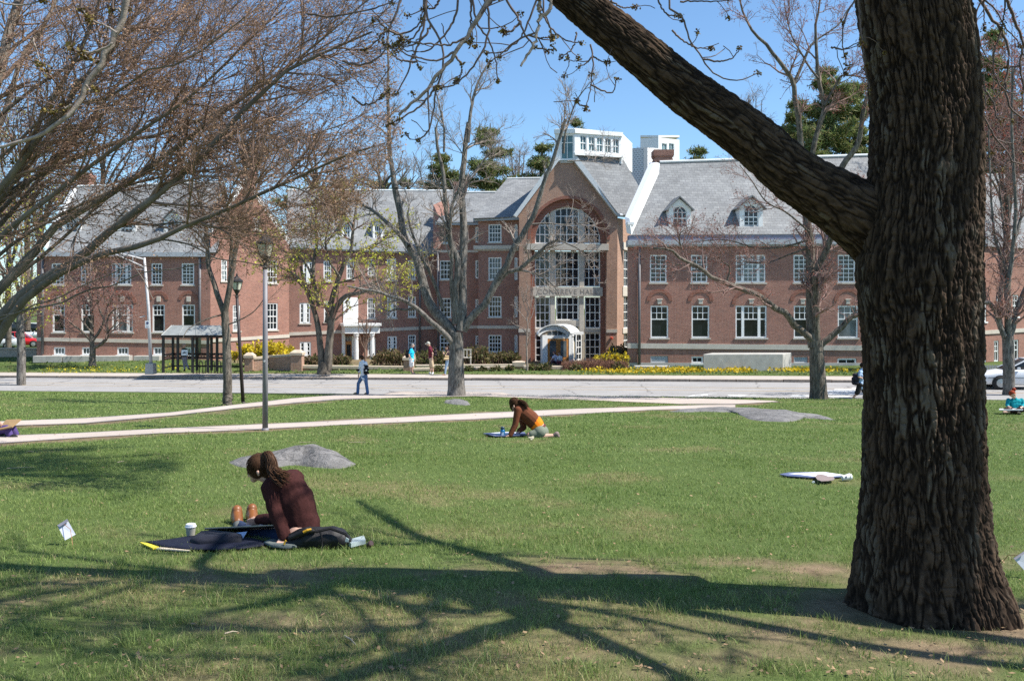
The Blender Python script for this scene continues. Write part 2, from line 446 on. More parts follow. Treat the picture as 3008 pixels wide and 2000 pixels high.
def road_strip(name, v0, v1, mat, lift, u0=-110, u1=80, kind='structure', n=60, prof=None):
    m = MB()
    us = np.linspace(u0, u1, n)
    for a, b in zip(us[:-1], us[1:]):
        q = []
        for (u, v) in ((a, v0), (b, v0), (b, v1), (a, v1)):
            x, y = XY(u, v); q.append((x, y, roadz(u) + lift))
        m.poly(q)
    o = m.build(name, mat); return tag(o, kind=kind)
road_strip('road', V_NEAR - .25, V_FAR, MT['road'], 0)
m = MB()
for a in np.arange(-110, 80, 2.4):
    q = []
    jz = random.Random(int(a * 10)).uniform(-.012, .012)
    for (u, v) in ((a, V_FAR), (a + 2.37, V_FAR), (a + 2.37, V_FAR + .16), (a, V_FAR + .16)):
        x, y = XY(u, v); q.append((x, y, roadz(u) - .1))
    m.box8(q + [(x, y, z + .24 + jz) for x, y, z in q])
tag(m.build('kerb', MT['curb'], bevel=.015), kind='structure')
road_strip('sidewalk', V_FAR + .16, V_WALK, MT['walk'], .135)
tag(road_strip('road_marking', 42.95, 43.07, MT['paint_y'], .005, kind=None), kind='structure')
tag(road_strip('road_marking', 41.45, 41.57, MT['paint_y'], .005, kind=None), kind='structure')
def marking(rects, mat):
    m = MB()
    for poly in rects:
        m.poly([(x, y, roadz(u) + .006) for (u, v) in poly for (x, y) in [XY(u, v)]])
    return tag(m.build('road_marking', mat), kind='structure')
def rpt(px, py):
    k = (px - 1504) / FPX; d = 40.
    for _ in range(20):
        u, v = UV(k * d, d); d = (CZ - roadz(u)) * FPX / (py - HOR)
    return UV(k * d, d)
marking([[rpt(1900 + x / 3.574, 1050 + y / 3.574) for x, y in q] for q in (
    [(1330, 438), (1660, 436), (1680, 424), (1380, 426)], [(1500, 408), (2110, 415), (2150, 402), (1530, 396)],
    [(1840, 384), (2190, 388), (2200, 376), (1850, 372)], [(1850, 362), (2200, 366), (2210, 350), (1870, 346)],
    [(1960, 340), (2205, 343), (2210, 331), (1980, 329)], [(2150, 325), (2230, 326), (2240, 316), (2160, 315)],
    [(1150, 472), (1330, 466), (1400, 455), (1200, 460)])], MT['paint'])
marking([[rpt(1900 + x / 3.574, 1050 + y / 3.574) for x, y in q] for q in (
    [(840, 392), (960, 396), (960, 404), (870, 404)], [(960, 390), (1080, 398), (960, 408)], [(1085, 397), (1150, 397), (1150, 401), (1085, 401)],
    [(410, 415), (450, 413), (520, 393), (490, 393)], [(490, 392), (740, 378), (760, 379), (520, 396)], [(470, 410), (590, 410), (600, 406), (480, 406)], [(560, 393), (640, 389), (640, 398), (580, 399)])], MT['paint'])

# ------------------------------------------------------------------ the brick hall
class Facade:
    def __init__(s, pa, da, pb, db):
        s.A = Vector(((pa - 1504) / FPX * da, da)); s.B = Vector(((pb - 1504) / FPX * db, db))
        s.L = (s.B - s.A).length; s.e = (s.B - s.A) / s.L; s.n = Vector((s.e.y, -s.e.x))
    def s_of(s, px):
        k = (px - 1504) / FPX   # A + e t = (k d, d)
        return (k * s.A.y - s.A.x) / (s.e.x - k * s.e.y)
    def d_of(s, px): return s.A.y + s.e.y * s.s_of(px)
    def z_of(s, px, py): return CZ + (HOR - py) / FPX * s.d_of(px)
    def sz(s, px, py): return (s.s_of(px), s.z_of(px, py))
    def pt(s, a, z, off=0):
        p = s.A + s.e * a + s.n * off; return Vector((p.x, p.y, z))
    def px(s, px, py, off=0): return s.pt(*s.sz(px, py), off)
    def rect(s, x0, x1, y0, y1):
        xm = (x0 + x1) / 2; return (s.s_of(x0), s.s_of(x1), s.z_of(xm, y1), s.z_of(xm, y0))
    def wall(s, m, outer, holes, depth=.16, thick=None):
        rings = [[Vector((a, z, 0)) for a, z in r] for r in [outer] + holes]
        flat = [q for r in rings for q in r]
        tri = tessellate_polygon(rings)
        vs = [s.pt(q.x, q.y) for q in flat]; fs = []
        n3 = Vector((s.n.x, s.n.y, 0))
        for t in tri:
            a, b, c = t
            if (vs[b] - vs[a]).cross(vs[c] - vs[a]).dot(n3) < 0: a, b, c = c, b, a
            fs.append((a, b, c))
        m.add(vs, fs)
        for r in holes:
            n = len(r)
            for i in range(n):
                a, b = r[i], r[(i + 1) % n]
                m.poly([s.pt(*a), s.pt(*b), s.pt(*b, -depth), s.pt(*a, -depth)])
    def bar(s, m, x0, y0, x1, y1, hpx, off, back=-.05):
        """horizontal member between two pixels (its top edge), hpx high"""
        a0, z0 = s.sz(x0, y0); a1, z1 = s.sz(x1, y1); b0 = s.z_of(x0, y0 + hpx); b1 = s.z_of(x1, y1 + hpx)
        m.box8([s.pt(a0, b0, off), s.pt(a1, b1, off), s.pt(a1, b1, back), s.pt(a0, b0, back),
                s.pt(a0, z0, off), s.pt(a1, z1, off), s.pt(a1, z1, back), s.pt(a0, z0, back)])
    def lbox(s, m, a0, a1, z0, z1, o0, o1):
        m.box8([s.pt(a0, z0, o1), s.pt(a1, z0, o1), s.pt(a1, z0, o0), s.pt(a0, z0, o0),
                s.pt(a0, z1, o1), s.pt(a1, z1, o1), s.pt(a1, z1, o0), s.pt(a0, z1, o0)])
hall = empty('brick_hall', (0, 66, g1(0, 60)), 'red brick hall with slate roofs and a tall arched gable entrance', 'building')
RNG = random.Random(7)
def rectring(r): return [(r[0], r[2]), (r[1], r[2]), (r[1], r[3]), (r[0], r[3])]
def win(F, r, cols=3, rows=(2, 2), meet=.5, sill=True, triple=False, glass=None, dep=.13, fw=.09, mw=.042, sillw=.1, bars_low=True, name='window', parent=None):
    """sash window in hole r: frame with bars (window), panes and sill below it"""
    a0, a1, z0, z1 = r; m = MB(); f0, f1 = -dep, -dep + .07
    lb = lambda *q: F.lbox(m, *q)
    lb(a0, a0 + fw, z0, z1, f0, f1 + .02); lb(a1 - fw, a1, z0, z1, f0, f1 + .02)
    lb(a0 + fw, a1 - fw, z1 - fw, z1, f0, f1 + .02); lb(a0 + fw, a1 - fw, z0, z0 + fw, f0, f1 + .02)
    segs = [(a0 + fw, a1 - fw, cols)]
    if triple:
        w = (a1 - a0); q = .24 * w
        for c in (a0 + q, a1 - q): lb(c - .09, c + .09, z0 + fw, z1 - fw, f0, f1 + .02)
        segs = [(a0 + fw, a0 + q - .09, 1), (a0 + q + .09, a1 - q - .09, cols), (a1 - q + .09, a1 - fw, 1)]
    zm = z0 + (z1 - z0) * meet
    for (s0, s1, c) in segs:
        lb(s0, s1, zm - .035, zm + .035, f0, f1)
        zr = [(zm + .035, z1 - fw, rows[0])] + ([(z0 + fw, zm - .035, rows[1])] if rows[1] else [])
        for (q0, q1, nr) in zr:
            for i in range(1, c): x = s0 + (s1 - s0) * i / c; lb(x - mw / 2, x + mw / 2, q0, q1, f0, f1 - .02)
            for j in range(1, nr): z = q0 + (q1 - q0) * j / nr; lb(s0, s1, z - mw / 2, z + mw / 2, f0, f1 - .021)
    o = m.build(name, MT['white'], parent or hall)
    g = MB(); g.poly([F.pt(a0 + .02, z0 + .02, -dep + .012), F.pt(a1 - .02, z0 + .02, -dep + .012), F.pt(a1 - .02, z1 - .02, -dep + .012), F.pt(a0 + .02, z1 - .02, -dep + .012)])
    g.build('pane', glass or MT[RNG.choice(['glass', 'glass', 'glass', 'glass2'])], o)
    if sill:
        k = MB(); F.lbox(k, a0 - .08, a1 + .08, z0 - sillw, z0, -dep, .07); k.build('sill', MT['stone'] if sill == 'stone' else MT['white'], o)
    return o
def roofpoly(m, pts, th=.12):
    pts = [Vector(p) for p in pts]; n = (pts[1] - pts[0]).cross(pts[2] - pts[0]).normalized()
    if n.z < 0: n = -n
    m.prism(pts, -n * th)

# --- right wing
wall = MB(); wall_r = []
FR = Facade(1850, 56, 2890, 57.6)
z7 = lambda x, y: (1800 + x / 2.091, 500 + y / 2.091)
def zr7(x0, x1, y0, y1): a = z7(x0, y0); b = z7(x1, y1); return FR.rect(a[0], b[0], a[1], b[1])
up = [(228, 332, 0), (480, 582, 0), (755, 938, 1), (1110, 1212, 0), (1382, 1490, 0), (1655, 1760, 0), (1930, 2115, 1)]
lo = [(232, 342, 0), (484, 594, 0), (754, 946, 1), (1112, 1220, 0), (1382, 1506, 0), (1660, 1770, 0), (1935, 2120, 1)]
bs = [(232, 340, 1140, 1194, 1), (484, 556, 1143, 1185, 0), (1112, 1198, 1146, 1210, 1), (1380, 1497, 1155, 1200, 0), (1660, 1770, 1155, 1200, 0)]
holes = []; jobs = []
for a, b, t in up: r = zr7(a, b, 520, 690); holes.append(rectring(r)); jobs.append((r, t, 3, (3, 3), .5))
for a, b, t in lo: r = zr7(a, b, 832, 1030); holes.append(rectring(r)); jobs.append((r, t, 3, (2, 0), .58))
for a, b, c, d, l in bs: r = zr7(a, b, c, d); holes.append(rectring(r))
za = FR.z_of(1850, 722); zb = FR.z_of(1850, 1110)
FR.wall(wall, [(FR.s_of(1843), zb), (FR.L, zb), (FR.L, FR.z_of(2890, 716)), (FR.s_of(1843), za)], holes)
for r, t, c, rows, meet in jobs: win(FR, r, c, rows, meet, 'stone', triple=bool(t), glass=None)
for a, b, c, d, l in bs:
    r = zr7(a, b, c, d)
    if l:
        m = MB(); nl = 5
        FR.lbox(m, r[0], r[0] + .08, r[2], r[3], -.14, -.03)
        for i in range(nl):
            z = r[2] + (r[3] - r[2]) * (i + .15) / nl
            m.box8([FR.pt(r[0] + .08, z, -.05), FR.pt(r[1], z, -.05), FR.pt(r[1], z + .03, -.14), FR.pt(r[0] + .08, z + .03, -.14),
                    FR.pt(r[0] + .08, z + .09, -.06), FR.pt(r[1], z + .09, -.06), FR.pt(r[1], z + .14, -.15), FR.pt(r[0] + .08, z + .14, -.15)])
        m.build('louver_vent', MT['louver'], hall)
        g = MB(); g.poly([FR.pt(r[0], r[2], -.158), FR.pt(r[1], r[2], -.158), FR.pt(r[1], r[3], -.158), FR.pt(r[0], r[3], -.158)]); g.build('louver_back', MT['glass'], hall)
    else: win(FR, r, 2, (1, 0), .02, True, glass=MT['glass'], fw=.1, name='basement_window')
# returns of the wing
def sidewall(F, atB, back, z0, z1, m=None):
    a = F.L if atB else 0
    p, q = F.pt(a, z0), F.pt(a, z0, -back)
    (m or wall).poly([p, q, (q.x, q.y, z1), (p.x, p.y, z1)])
aL = FR.s_of(1843)
wb = P(1861, 905, 65); wt = P(1935, 500, 60.4)
wall.poly([FR.pt(aL, zb), Vector((wb.x, wb.y, zb)), Vector((wb.x, wb.y, za + 2)), wt, FR.pt(aL, za)])
sidewall(FR, True, 9, zb, FR.z_of(2890, 716))
# arches over the lower windows
for a, b, t in lo:
    m = MB(); r = zr7(a, b, 832, 1030); c = (r[0] + r[1]) / 2; w = (r[1] - r[0]) / 2; zt = r[3] + .32 if not t else r[3] + .1
    n = 10
    for i in range(n):
        t0, t1 = math.pi * i / n, math.pi * (i + 1) / n
        for (ra, rb) in ((w + .02, w + .26),):
            q = [(c + ra * math.cos(x), zt + ra * (.9 if not t else .8) * math.sin(x)) for x in (t0, t1)] + [(c + rb * math.cos(x), zt + rb * (.9 if not t else .8) * math.sin(x)) for x in (t1, t0)]
            m.prism([FR.pt(x, z, .0) for x, z in q], FR.n.to_3d() * .035)
    m.build('brick_arch', MT['brick_arch'], hall, uv=True)
for a, b, t in lo:
    m = MB(); r = zr7(a, b, 832, 1030); c = (r[0] + r[1]) / 2; FR.lbox(m, c - .14, c + .14, r[3] + .1, r[3] + .45, -.02, .06); FR.lbox(m, c - .2, c + .2, r[3] + .37, r[3] + .45, -.02, .09)
    m.build('keystone', MT['stone'], hall, bevel=.02)
m = MB(); FR.bar(m, *z7(90, 1062), 2890, 1018, 15, .07); m.split('belt_course', MT['stone'], hall)
m = MB(); FR.bar(m, *z7(90, 1182), 2890, 1066, 20, .05); m.build('plinth', MT['granite'], hall)
m = MB(); FR.bar(m, *z7(85, 433), 2890, 702, 14, .42, -.2); FR.bar(m, *z7(85, 462), 2890, 715, 5, .26, -.2); m.split('gutter', MT['gutter'], hall)
m = MB(); FR.bar(m, *z7(95, 402), 2890, 688, 15, .30, -.3); m.build('flashing', MT['flash'], hall)
RIDGE_OFF = 5.2
def FRd(px, py, dd): return P(px, py, FR.d_of(px) + dd)
roof = MB()
eL, eR = FRd(1855, 690, -.35), FRd(2890, 686, -.35)
rR, rL = FRd(2890, 447, 4.3), FRd(1938, 479, 4.3)
roofpoly(roof, [eL, eR, rR, rL])
roofpoly(roof, [rL, rR, rR + Vector((0, 5, -6)), rL + Vector((0, 5, -6))])
ridge = MB(); ridge.tube([rL + Vector((0, 0, .06)), rR + Vector((0, 0, .06))], .11, 8)
rake = MB()
a, b, c, d_, e_ = [P(*q) for q in ((1850, 643, 56.1), (1921, 483, 60.2), (1938, 480, 60.2), (1936, 508, 59.7), (1855, 690, 55.55))]
rake.prism([a, b, c, d_, e_, P(1852, 664, 55.6)], (-.25, 0.5, .18))
FR.lbox(rake, FR.s_of(1841), FR.s_of(1860), FR.z_of(1850, 662), FR.z_of(1850, 654), -.4, .35)
# dormers of the right wing
def slant(FRd_, px, py, ea, eb):
    pass
def dormer(F, x0, x1, xp, ye, yp, yb, wx0, wx1, wyt, wyb, dfront, back, arch=True):
    """gabled dormer: front wall at depth offset dfront behind facade plane F"""
    G = Facade(x0, F.d_of(x0) + dfront, x1, F.d_of(x1) + dfront)
    m = MB(); z0 = G.z_of(x0, yb); ze = G.z_of(x0, ye); zp = G.z_of(xp, yp)
    aw0, aw1 = G.s_of(wx0), G.s_of(wx1); zt = G.z_of((wx0 + wx1) / 2, wyt); zl = G.z_of((wx0 + wx1) / 2, wyb)
    c = (aw0 + aw1) / 2; w = (aw1 - aw0) / 2; zs = zt - w
    ring = [(aw0, zl), (aw1, zl)] + [(c + w * math.cos(t), zs + w * math.sin(t)) for t in np.linspace(0, math.pi, 11)]
    G.wall(m, [(0, z0), (G.L, z0), (G.L, ze), (G.s_of(xp), zp - .1), (0, ze)], [ring], .1)
    n3 = -G.n.to_3d()
    for a in (0, G.L):
        q = [G.pt(a, z0), G.pt(a, ze), G.pt(a, ze, -back), G.pt(a, z0, -back * .1)]
        m.poly(q)
    o = m.build('dormer', MT['white'], hall)
    f = MB()
    for k in range(len(ring)):
        p, q = ring[k], ring[(k + 1) % len(ring)]
        cx = lambda s_, f_: (c + (s_[0] - c) * f_, (zl + zt) / 2 + (s_[1] - (zl + zt) / 2) * f_)
        f.prism([G.pt(*p, -.06), G.pt(*q, -.06), G.pt(*cx(q, .88), -.06), G.pt(*cx(p, .88), -.06)], n3 * .05)
    zm = zl + (zs - zl) * .62
    G.lbox(f, aw0, aw1, zm - .04, zm + .04, -.11, -.05)
    for i in (1, 2): x = aw0 + 2 * w * i / 3; G.lbox(f, x - .025, x + .025, zl, zs + w * .3, -.1, -.06)
    for z in (zs, (zl + zm) / 2): G.lbox(f, aw0, aw1, z - .022, z + .022, -.1, -.06)
    for sgn in (-1, 1):   # the crossing arcs of the arched sash
        for off in (.33, 1.0):
            pts = []
            for t in np.linspace(0, 1.25, 7):
                x = c + sgn * (w * off - 1.33 * w * (1 - math.cos(t))); z = zs + 1.33 * w * math.sin(t) * .75
                if (x - c) ** 2 + max(0, z - zs) ** 2 < (w * .98) ** 2: pts.append(G.pt(x, z, -.085))
            if len(pts) > 1: f.tube(pts, .02, 4)
    wo_ = f.build('window', MT['white'], o)
    g = MB(); g.poly([G.pt(x, z, -.095) for x, z in ring]); g.build('pane', MT['glass'], o)
    r = MB(); ov = .22
    pk = G.pt(G.s_of(xp), zp + .06, ov); pkb = pk - G.n.to_3d() * (back + ov)
    for a, sg in ((0, -1), (G.L, 1)):
        q = G.pt(a + sg * .22, ze - .1, ov); qb = q - G.n.to_3d() * (back + ov)
        roofpoly(r, [q, pk, pkb, qb], .07)
    r.build('dormer_roof', MT['slate'], o, uv=True)
z7d = lambda x0, x1, xp, ye, yp, yb, a, b, t, l: [z7(x0, 0)[0], z7(x1, 0)[0], z7(xp, 0)[0], z7(0, ye)[1], z7(0, yp)[1], z7(0, yb)[1], z7(a, 0)[0], z7(b, 0)[0], z7(0, t)[1], z7(0, l)[1]]
dormer(FR, *z7d(345, 480, 408, 236, 165, 368, 370, 456, 216, 354), .12, 2.6)
dormer(FR, *z7d(780, 921, 852, 226, 160, 362, 807, 895, 208, 345), .12, 2.6)
dormer(FR, *z7d(1660, 1800, 1730, 226, 160, 362, 1687, 1775, 208, 345), .12, 2.6)
dormer(FR, *z7d(2100, 2240, 2170, 226, 160, 362, 2127, 2215, 208, 345), .12, 2.6)
def chimney(x0, x1, y0, y1, d, depth=1.0, cap=True, nm='chimney'):
    m = MB(); a = P(x0, y1, d); b = P(x1, y1, d); h = (y1 - y0) / FPX * d; w = (b - a).length
    cx, cy = (a.x + b.x) / 2, d + depth / 2
    m.box(cx, cy, a.z + h * .42, w * .86, depth * .86, h * 1.1)
    if cap:
        m.box(cx, cy, a.z + h * .62, w * .92, depth * .92, h * .08); m.box(cx, cy, a.z + h * .88, w, depth, h * .2); m.box(cx, cy, a.z + h * .76, w * .95, depth * .95, h * .06)
    return m.build(nm, MT['brick'], hall, uv=True)
chimney(1921, 1980, 438, 520, 60.5, 1.2)

wall.build('wall', MT['brick'], hall, uv=True); wall = MB()
# --- left wing
FL = Facade(108, 62, 618, 63.6)
z4 = lambda x, y: (x / 2.4125, 500 + y / 2.4125)
def zr4(x0, x1, y0, y1): a = z4(x0, y0); b = z4(x1, y1); return FL.rect(a[0], b[0], a[1], b[1])
up = [(364, 456, 0), (572, 650, 0), (790, 930, 1), (1072, 1150, 0), (1287, 1376, 0)]
lo = [(372, 460, 0), (575, 660, 0), (793, 942, 1), (1080, 1168, 0), (1290, 1382, 0)]
bs = [(380, 462), (580, 660), (830, 912), (1086, 1170), (1300, 1380)]
holes = []; jobs = []
for a, b, t in up: r = zr4(a, b, 660, 812); holes.append(rectring(r)); jobs.append((r, t, 3, (3, 3), .5))
for a, b, t in lo: r = zr4(a, b, 952, 1148); holes.append(rectring(r)); jobs.append((r, t, 3, (2, 0), .62))
bj = [zr4(a, b, 1254, 1308) for a, b in bs]
holes += [rectring(r) for r in bj]
za = FL.z_of(300, 752); zb = FL.z_of(300, 1062)
FL.wall(wall, [(0, zb), (FL.L, zb), (FL.L, za), (0, za)], holes)
for r, t, c, rows, meet in jobs: win(FL, r, c, rows, meet, 'stone', triple=bool(t))
for r in bj: win(FL, r, 3, (1, 0), .02, True, glass=MT['glass2'], fw=.1, name='basement_window')
sidewall(FL, False, 9, zb, za)
for a, b, t in lo:
    m = MB(); r = zr4(a, b, 952, 1148); c = (r[0] + r[1]) / 2; w = (r[1] - r[0]) / 2; zt = r[3] + (.35 if not t else .1)
    for i in range(10):
        t0, t1 = math.pi * i / 10, math.pi * (i + 1) / 10; ra, rb = w + .02, w + .26; k = .9
        q = [(c + ra * math.cos(x), zt + ra * k * math.sin(x)) for x in (t0, t1)] + [(c + rb * math.cos(x), zt + rb * k * math.sin(x)) for x in (t1, t0)]
        m.prism([FL.pt(x, z) for x, z in q], FL.n.to_3d() * .035)
    m.build('brick_arch', MT['brick_arch'], hall, uv=True)
for a, b, t in lo:
    m = MB(); r = zr4(a, b, 952, 1148); c = (r[0] + r[1]) / 2; FL.lbox(m, c - .15, c + .15, r[3] + .2, r[3] + .6, -.02, .06)
    m.build('keystone', MT['stone'], hall, bevel=.02)
m = MB(); FL.bar(m, 108, 991, 618, 1000, 10.5, .07); m.split('belt_course', MT['stone'], hall)
m = MB(); FL.bar(m, 104, 741, 618, 742, 13, .4, -.2); m.split('gutter', MT['gutter'], hall)
m = MB()
for x0, x1 in ((265, 470), (474, 690), (705, 940), (968, 1150)):
    a = FL.s_of(x0 / 2.4125); b = FL.s_of(x1 / 2.4125); FL.lbox(m, a, b, FL.z_of(300, 1062), FL.z_of(x0 / 2.4125, 1044), -.05, .8)
m.split('window_well', MT['concrete'], hall, bevel=.02)
eL, eR = P(134, 740, 62 - .3), P(640, 741, 63.4)
rL, rR = P(219, 548, 66.5), P(660, 536, 68)
roofpoly(roof, [eL, eR, rR, rL]); roofpoly(roof, [rL, rR, rR + Vector((0, 5, -6)), rL + Vector((0, 5, -6))])
ridge.tube([rL, rR], .1, 8)
rake.prism([P(124, 660 + 60, 61.7), P(219, 548, 66.5), P(232, 548, 66.5), P(150, 690, 62.5), P(140, 730, 61.8)], (-.3, .4, .2))
chimney(221, 262, 508, 560, 66.6, 1.2)
for (xc, nm) in ((210, 0), (372, 0), (508, 0)):
    dormer(FL, xc - 27, xc + 27, xc, 645, 615, 700, xc - 17, xc + 17, 640, 694, 1.0, 2.2)

wall.build('wall', MT['brick'], hall, uv=True); wall = MB()
# --- inner gable of the left court (A)
FA = Facade(618, 63.6, 849, 69.5)
rA = [FA.rect(784, 816, 890, 969), FA.rect(650, 668, 763, 826), FA.rect(745, 767, 640, 676), FA.rect(786, 814, 764, 832), FA.rect(684, 706, 896, 972)]
FA.wall(wall, [FA.sz(618, 1060), FA.sz(849, 1060), FA.sz(849, 718), FA.sz(722, 540), FA.sz(618, 690)], [rectring(r) for r in rA])
for i, r in enumerate(rA): win(FA, r, 3, (2, 2), .5, 'stone', glass=MT['glass3'] if i == 1 else None)
m = MB(); FA.bar(m, 618, 996, 849, 982, 9.5, .07); m.split('belt_course', MT['stone'], hall)
n3 = FA.n.to_3d()
rake.prism([FA.px(622, 672), FA.px(720, 522), FA.px(724, 540), FA.px(624, 692)], n3 * -.45)
rake.prism([FA.px(720, 522), FA.px(851, 700), FA.px(848, 720), FA.px(724, 540)], n3 * -.45)
pk = FA.px(721, 532, -.3)
bk = Vector((-.15, 1, 0)) * 9
roofpoly(roof, [pk, pk + bk, FA.px(622, 690, -.3) + bk, FA.px(622, 690, -.3)])
roofpoly(roof, [FA.px(849, 712, -.3), FA.px(849, 712, -.3) + bk, pk + bk, pk])
chimney(700, 742, 500, 545, 66, 1.0)

wall.build('wall', MT['brick'], hall, uv=True); wall = MB()
# --- long court front (B) with the portico
FB = Facade(849, 70.0, 1232, 74.0)
z5 = lambda x, y: (600 + x / 2.4125, 500 + y / 2.4125)
def zr5(x0, x1, y0, y1): a = z5(x0, y0); b = z5(x1, y1); return FB.rect(a[0], b[0], a[1], b[1])
wB = [(678, 757, 1216, 1345, 2), (1158, 1215, 1188, 1312, 3), (1298, 1365, 1176, 1290, 2), (1445, 1500, 1166, 1282, 3),
      (676, 752, 940, 1085, 2), (848, 892, 925, 1075, 3), (1000, 1048, 912, 1046, 3), (1155, 1212, 906, 1052, 3), (1296, 1363, 896, 1048, 2), (1445, 1500, 894, 1042, 3),
      (700, 770, 650, 800, 2), (845, 902, 642, 786, 3), (1008, 1062, 626, 772, 3), (1158, 1208, 632, 748, 3), (1294, 1360, 626, 780, 2), (1443, 1497, 640, 776, 3)]
rs = [zr5(*q[:4]) for q in wB]
FB.wall(wall, [FB.sz(849, 1078), FB.sz(1285, 1078), FB.sz(1285, 740), FB.sz(849, 728)], [rectring(r) for r in rs])
for r, q in zip(rs, wB): win(FB, r, q[4] + (q[4] == 2) * 2, (2, 2), .5, 'stone', triple=False, fw=.1 if q[4] == 3 else .12)
m = MB()
for r, q in zip(rs, wB):
    if q[4] == 2: c = (r[0] + r[1]) / 2; FB.lbox(m, c - .13, c + .13, r[2] + .05, r[3] - .05, -.12, -.02)
m.split('mullion', MT['white'], hall)
m = MB(); FB.bar(m, 849, 976.5, 1285, 957, 9.3, .07); m.split('belt_course', MT['stone'], hall)
m = MB(); FB.bar(m, 849, 716, 1285, 733, 12, .45, -.2); FB.bar(m, 849, 727, 1285, 744, 5, .25, -.2); m.split('gutter', MT['gutter'], hall)
eL, eR = P(845, 716, 69.6), P(1290, 735, 74.2); rL, rR = P(845, 558, 76), P(1345, 561, 80)
roofpoly(roof, [eL, eR, rR, rL]); roofpoly(roof, [rL, rR, rR + Vector((0, 5, -6)), rL + Vector((0, 5, -6))]); ridge.tube([rL, rR], .1, 8)
for x0, x1, y0, y1 in ((735, 810, 368, 492), (975, 1045, 355, 490), (1195, 1266, 362, 500)):
    a, b = z5(x0, y0), z5(x1, y1)
    dormer(FB, a[0], b[0], (a[0] + b[0]) / 2, a[1] + 12, a[1] - 8, b[1], a[0] + 6, b[0] - 6, a[1] + 6, b[1] - 3, .7, 2.6)
# stepped fire wall between the courts
m = MB(); m.prism([P(1272, 730, 71.2), P(1300, 660, 71.4), P(1300, 590, 73.5), P(1273, 602, 73)], (.55, .1, 0)); m.build('fire_wall', MT['brick'], hall, uv=True)
chimney(1331, 1374, 533, 572, 75.5, 1.0)
# portico
po = MB(); q = lambda x, y, o=0: FB.px(x, y, o)
OUT = 1.5
def fbox(m, x0, x1, y0, y1, o0, o1): r = FB.rect(x0, x1, y0, y1); FB.lbox(m, r[0], r[1], r[2], r[3], o0, o1)
fbox(po, 998, 1108, 949, 957, 0, OUT + .25); fbox(po, 1003, 1104, 957, 978, 0, OUT + .05)
fbox(po, 1003, 1012, 978, 1062, 0, .3); fbox(po, 1008, 1052, 874, 948, 0, .06)
port = po.build('portico', MT['white'], hall, bevel=.02)
for xc, yt, yb in ((1037, 978, 1064), (1083, 977, 1060)):
    c = FB.px(xc, yb, OUT - .1); h = FB.z_of(xc, yt) - c.z
    l = MB(); l.lathe(c, [(.30, -.7), (.30, .0), (.24, .05), (.24, .18), (.2, .2), (.205, h * .4), (.17, h - .3), (.21, h - .24), (.23, h - .1), (.27, h)], 14)
    l.build('column', MT['white'], port, smooth=False)
d = MB(); fbox(d, 1014, 1033, 1003, 1076, -.02, .05); dd = d.build('door', MT['wood'], port, bevel=.02)
d = MB(); fbox(d, 1018, 1030, 1012, 1046, .04, .062); d.build('door_window', MT['glass'], dd)
d = MB(); fbox(d, 1013, 1036, 988, 1000, -.02, .03); d.build('transom', MT['glass'], port)
d = MB(); 
for i in range(5): fbox(d, 1013 + i * 5.6, 1014.4 + i * 5.6, 987, 1001, 0, .06)
fbox(d, 1010, 1014, 986, 1078, 0, .1); fbox(d, 1033, 1040, 986, 1078, 0, .1); d.build('door_frame', MT['white'], port)
d = MB(); fbox(d, 996, 1114, 1063, 1082, 0, OUT + .5); d.build('portico_step', MT['stone'], port, bevel=.02)

wall.build('wall', MT['brick'], hall, uv=True); wall = MB()
# --- recess, main court front (D) and bay (E)
FC = Facade(1285, 71.6, 1412, 71.4); FE = Facade(1405, 69.6, 1534, 69.2)
z6 = lambda x, y: (1200 + x / 1.96, 350 + y / 1.96)
rows = [(622, 716), (814, 924), (1030, 1142), (1242, 1338)]
hC = [FC.rect(z6(180, 0)[0], z6(245, 0)[0], z6(0, a)[1], z6(0, b)[1]) for a, b in rows]
hN = [FC.rect(1396, 1408, z6(0, a)[1], z6(0, b)[1]) for a, b in [(620, 712), (812, 918), (1035, 1096), (1245, 1316)]]
FC.wall(wall, [FC.sz(1285, 1085), FC.sz(1412, 1085), FC.sz(1412, 655), FC.sz(1285, 655)], [rectring(r) for r in hC + hN])
for i, r in enumerate(hC): win(FC, r, 3, (2, 2), .52, 'stone', bars_low=i > 0)
for r in hN: win(FC, r, 1, (2, 1), .5, False, fw=.12)
rows2 = [(606, 710), (796, 926), (1020, 1140), (1242, 1342)]
wall.build('wall', MT['brick'], hall, uv=True); wall = MB()
hE = [FE.rect(z6(460, 0)[0], z6(535, 0)[0], z6(0, a)[1], z6(0, b)[1]) for a, b in rows2]
hE2 = [FE.rect(1511, 1520, z6(0, a)[1], z6(0, b)[1]) for a, b in rows2]
FE.wall(wall, [FE.sz(1405, 1085), FE.sz(1534, 1085), FE.sz(1534, 643), FE.sz(1405, 643)], [rectring(r) for r in hE + hE2])
for i, r in enumerate(hE): win(FE, r, 4, (2, 2), .52, 'stone')
for r in hE2: win(FE, r, 1, (2, 1), .5, False, fw=.1)
wall.poly([FE.px(1405, 1085), FE.px(1405, 1085, -2.6), FE.pt(0, FE.z_of(1405, 643), -2.6), FE.px(1405, 643)])
m = MB(); FC.bar(m, 1285, 957, 1408, 956, 9, .06); FE.bar(m, 1403, 956, 1528, 957, 9, .07); m.split('belt_course', MT['stone'], hall)
m = MB(); FC.bar(m, 1285, 735, 1408, 735, 7, .05); FE.bar(m, 1392, 722, 1524, 721, 11, .25); FE.bar(m, 1394, 733, 1524, 733, 4, .12); m.split('cornice', MT['stone'], hall)
m = MB(); FC.bar(m, 1280, 652, 1408, 652, 10, .35, -.1); FE.bar(m, 1392, 642, 1527, 638, 9, .4, -.1); m.split('gutter', MT['gutter'], hall)
m = MB()
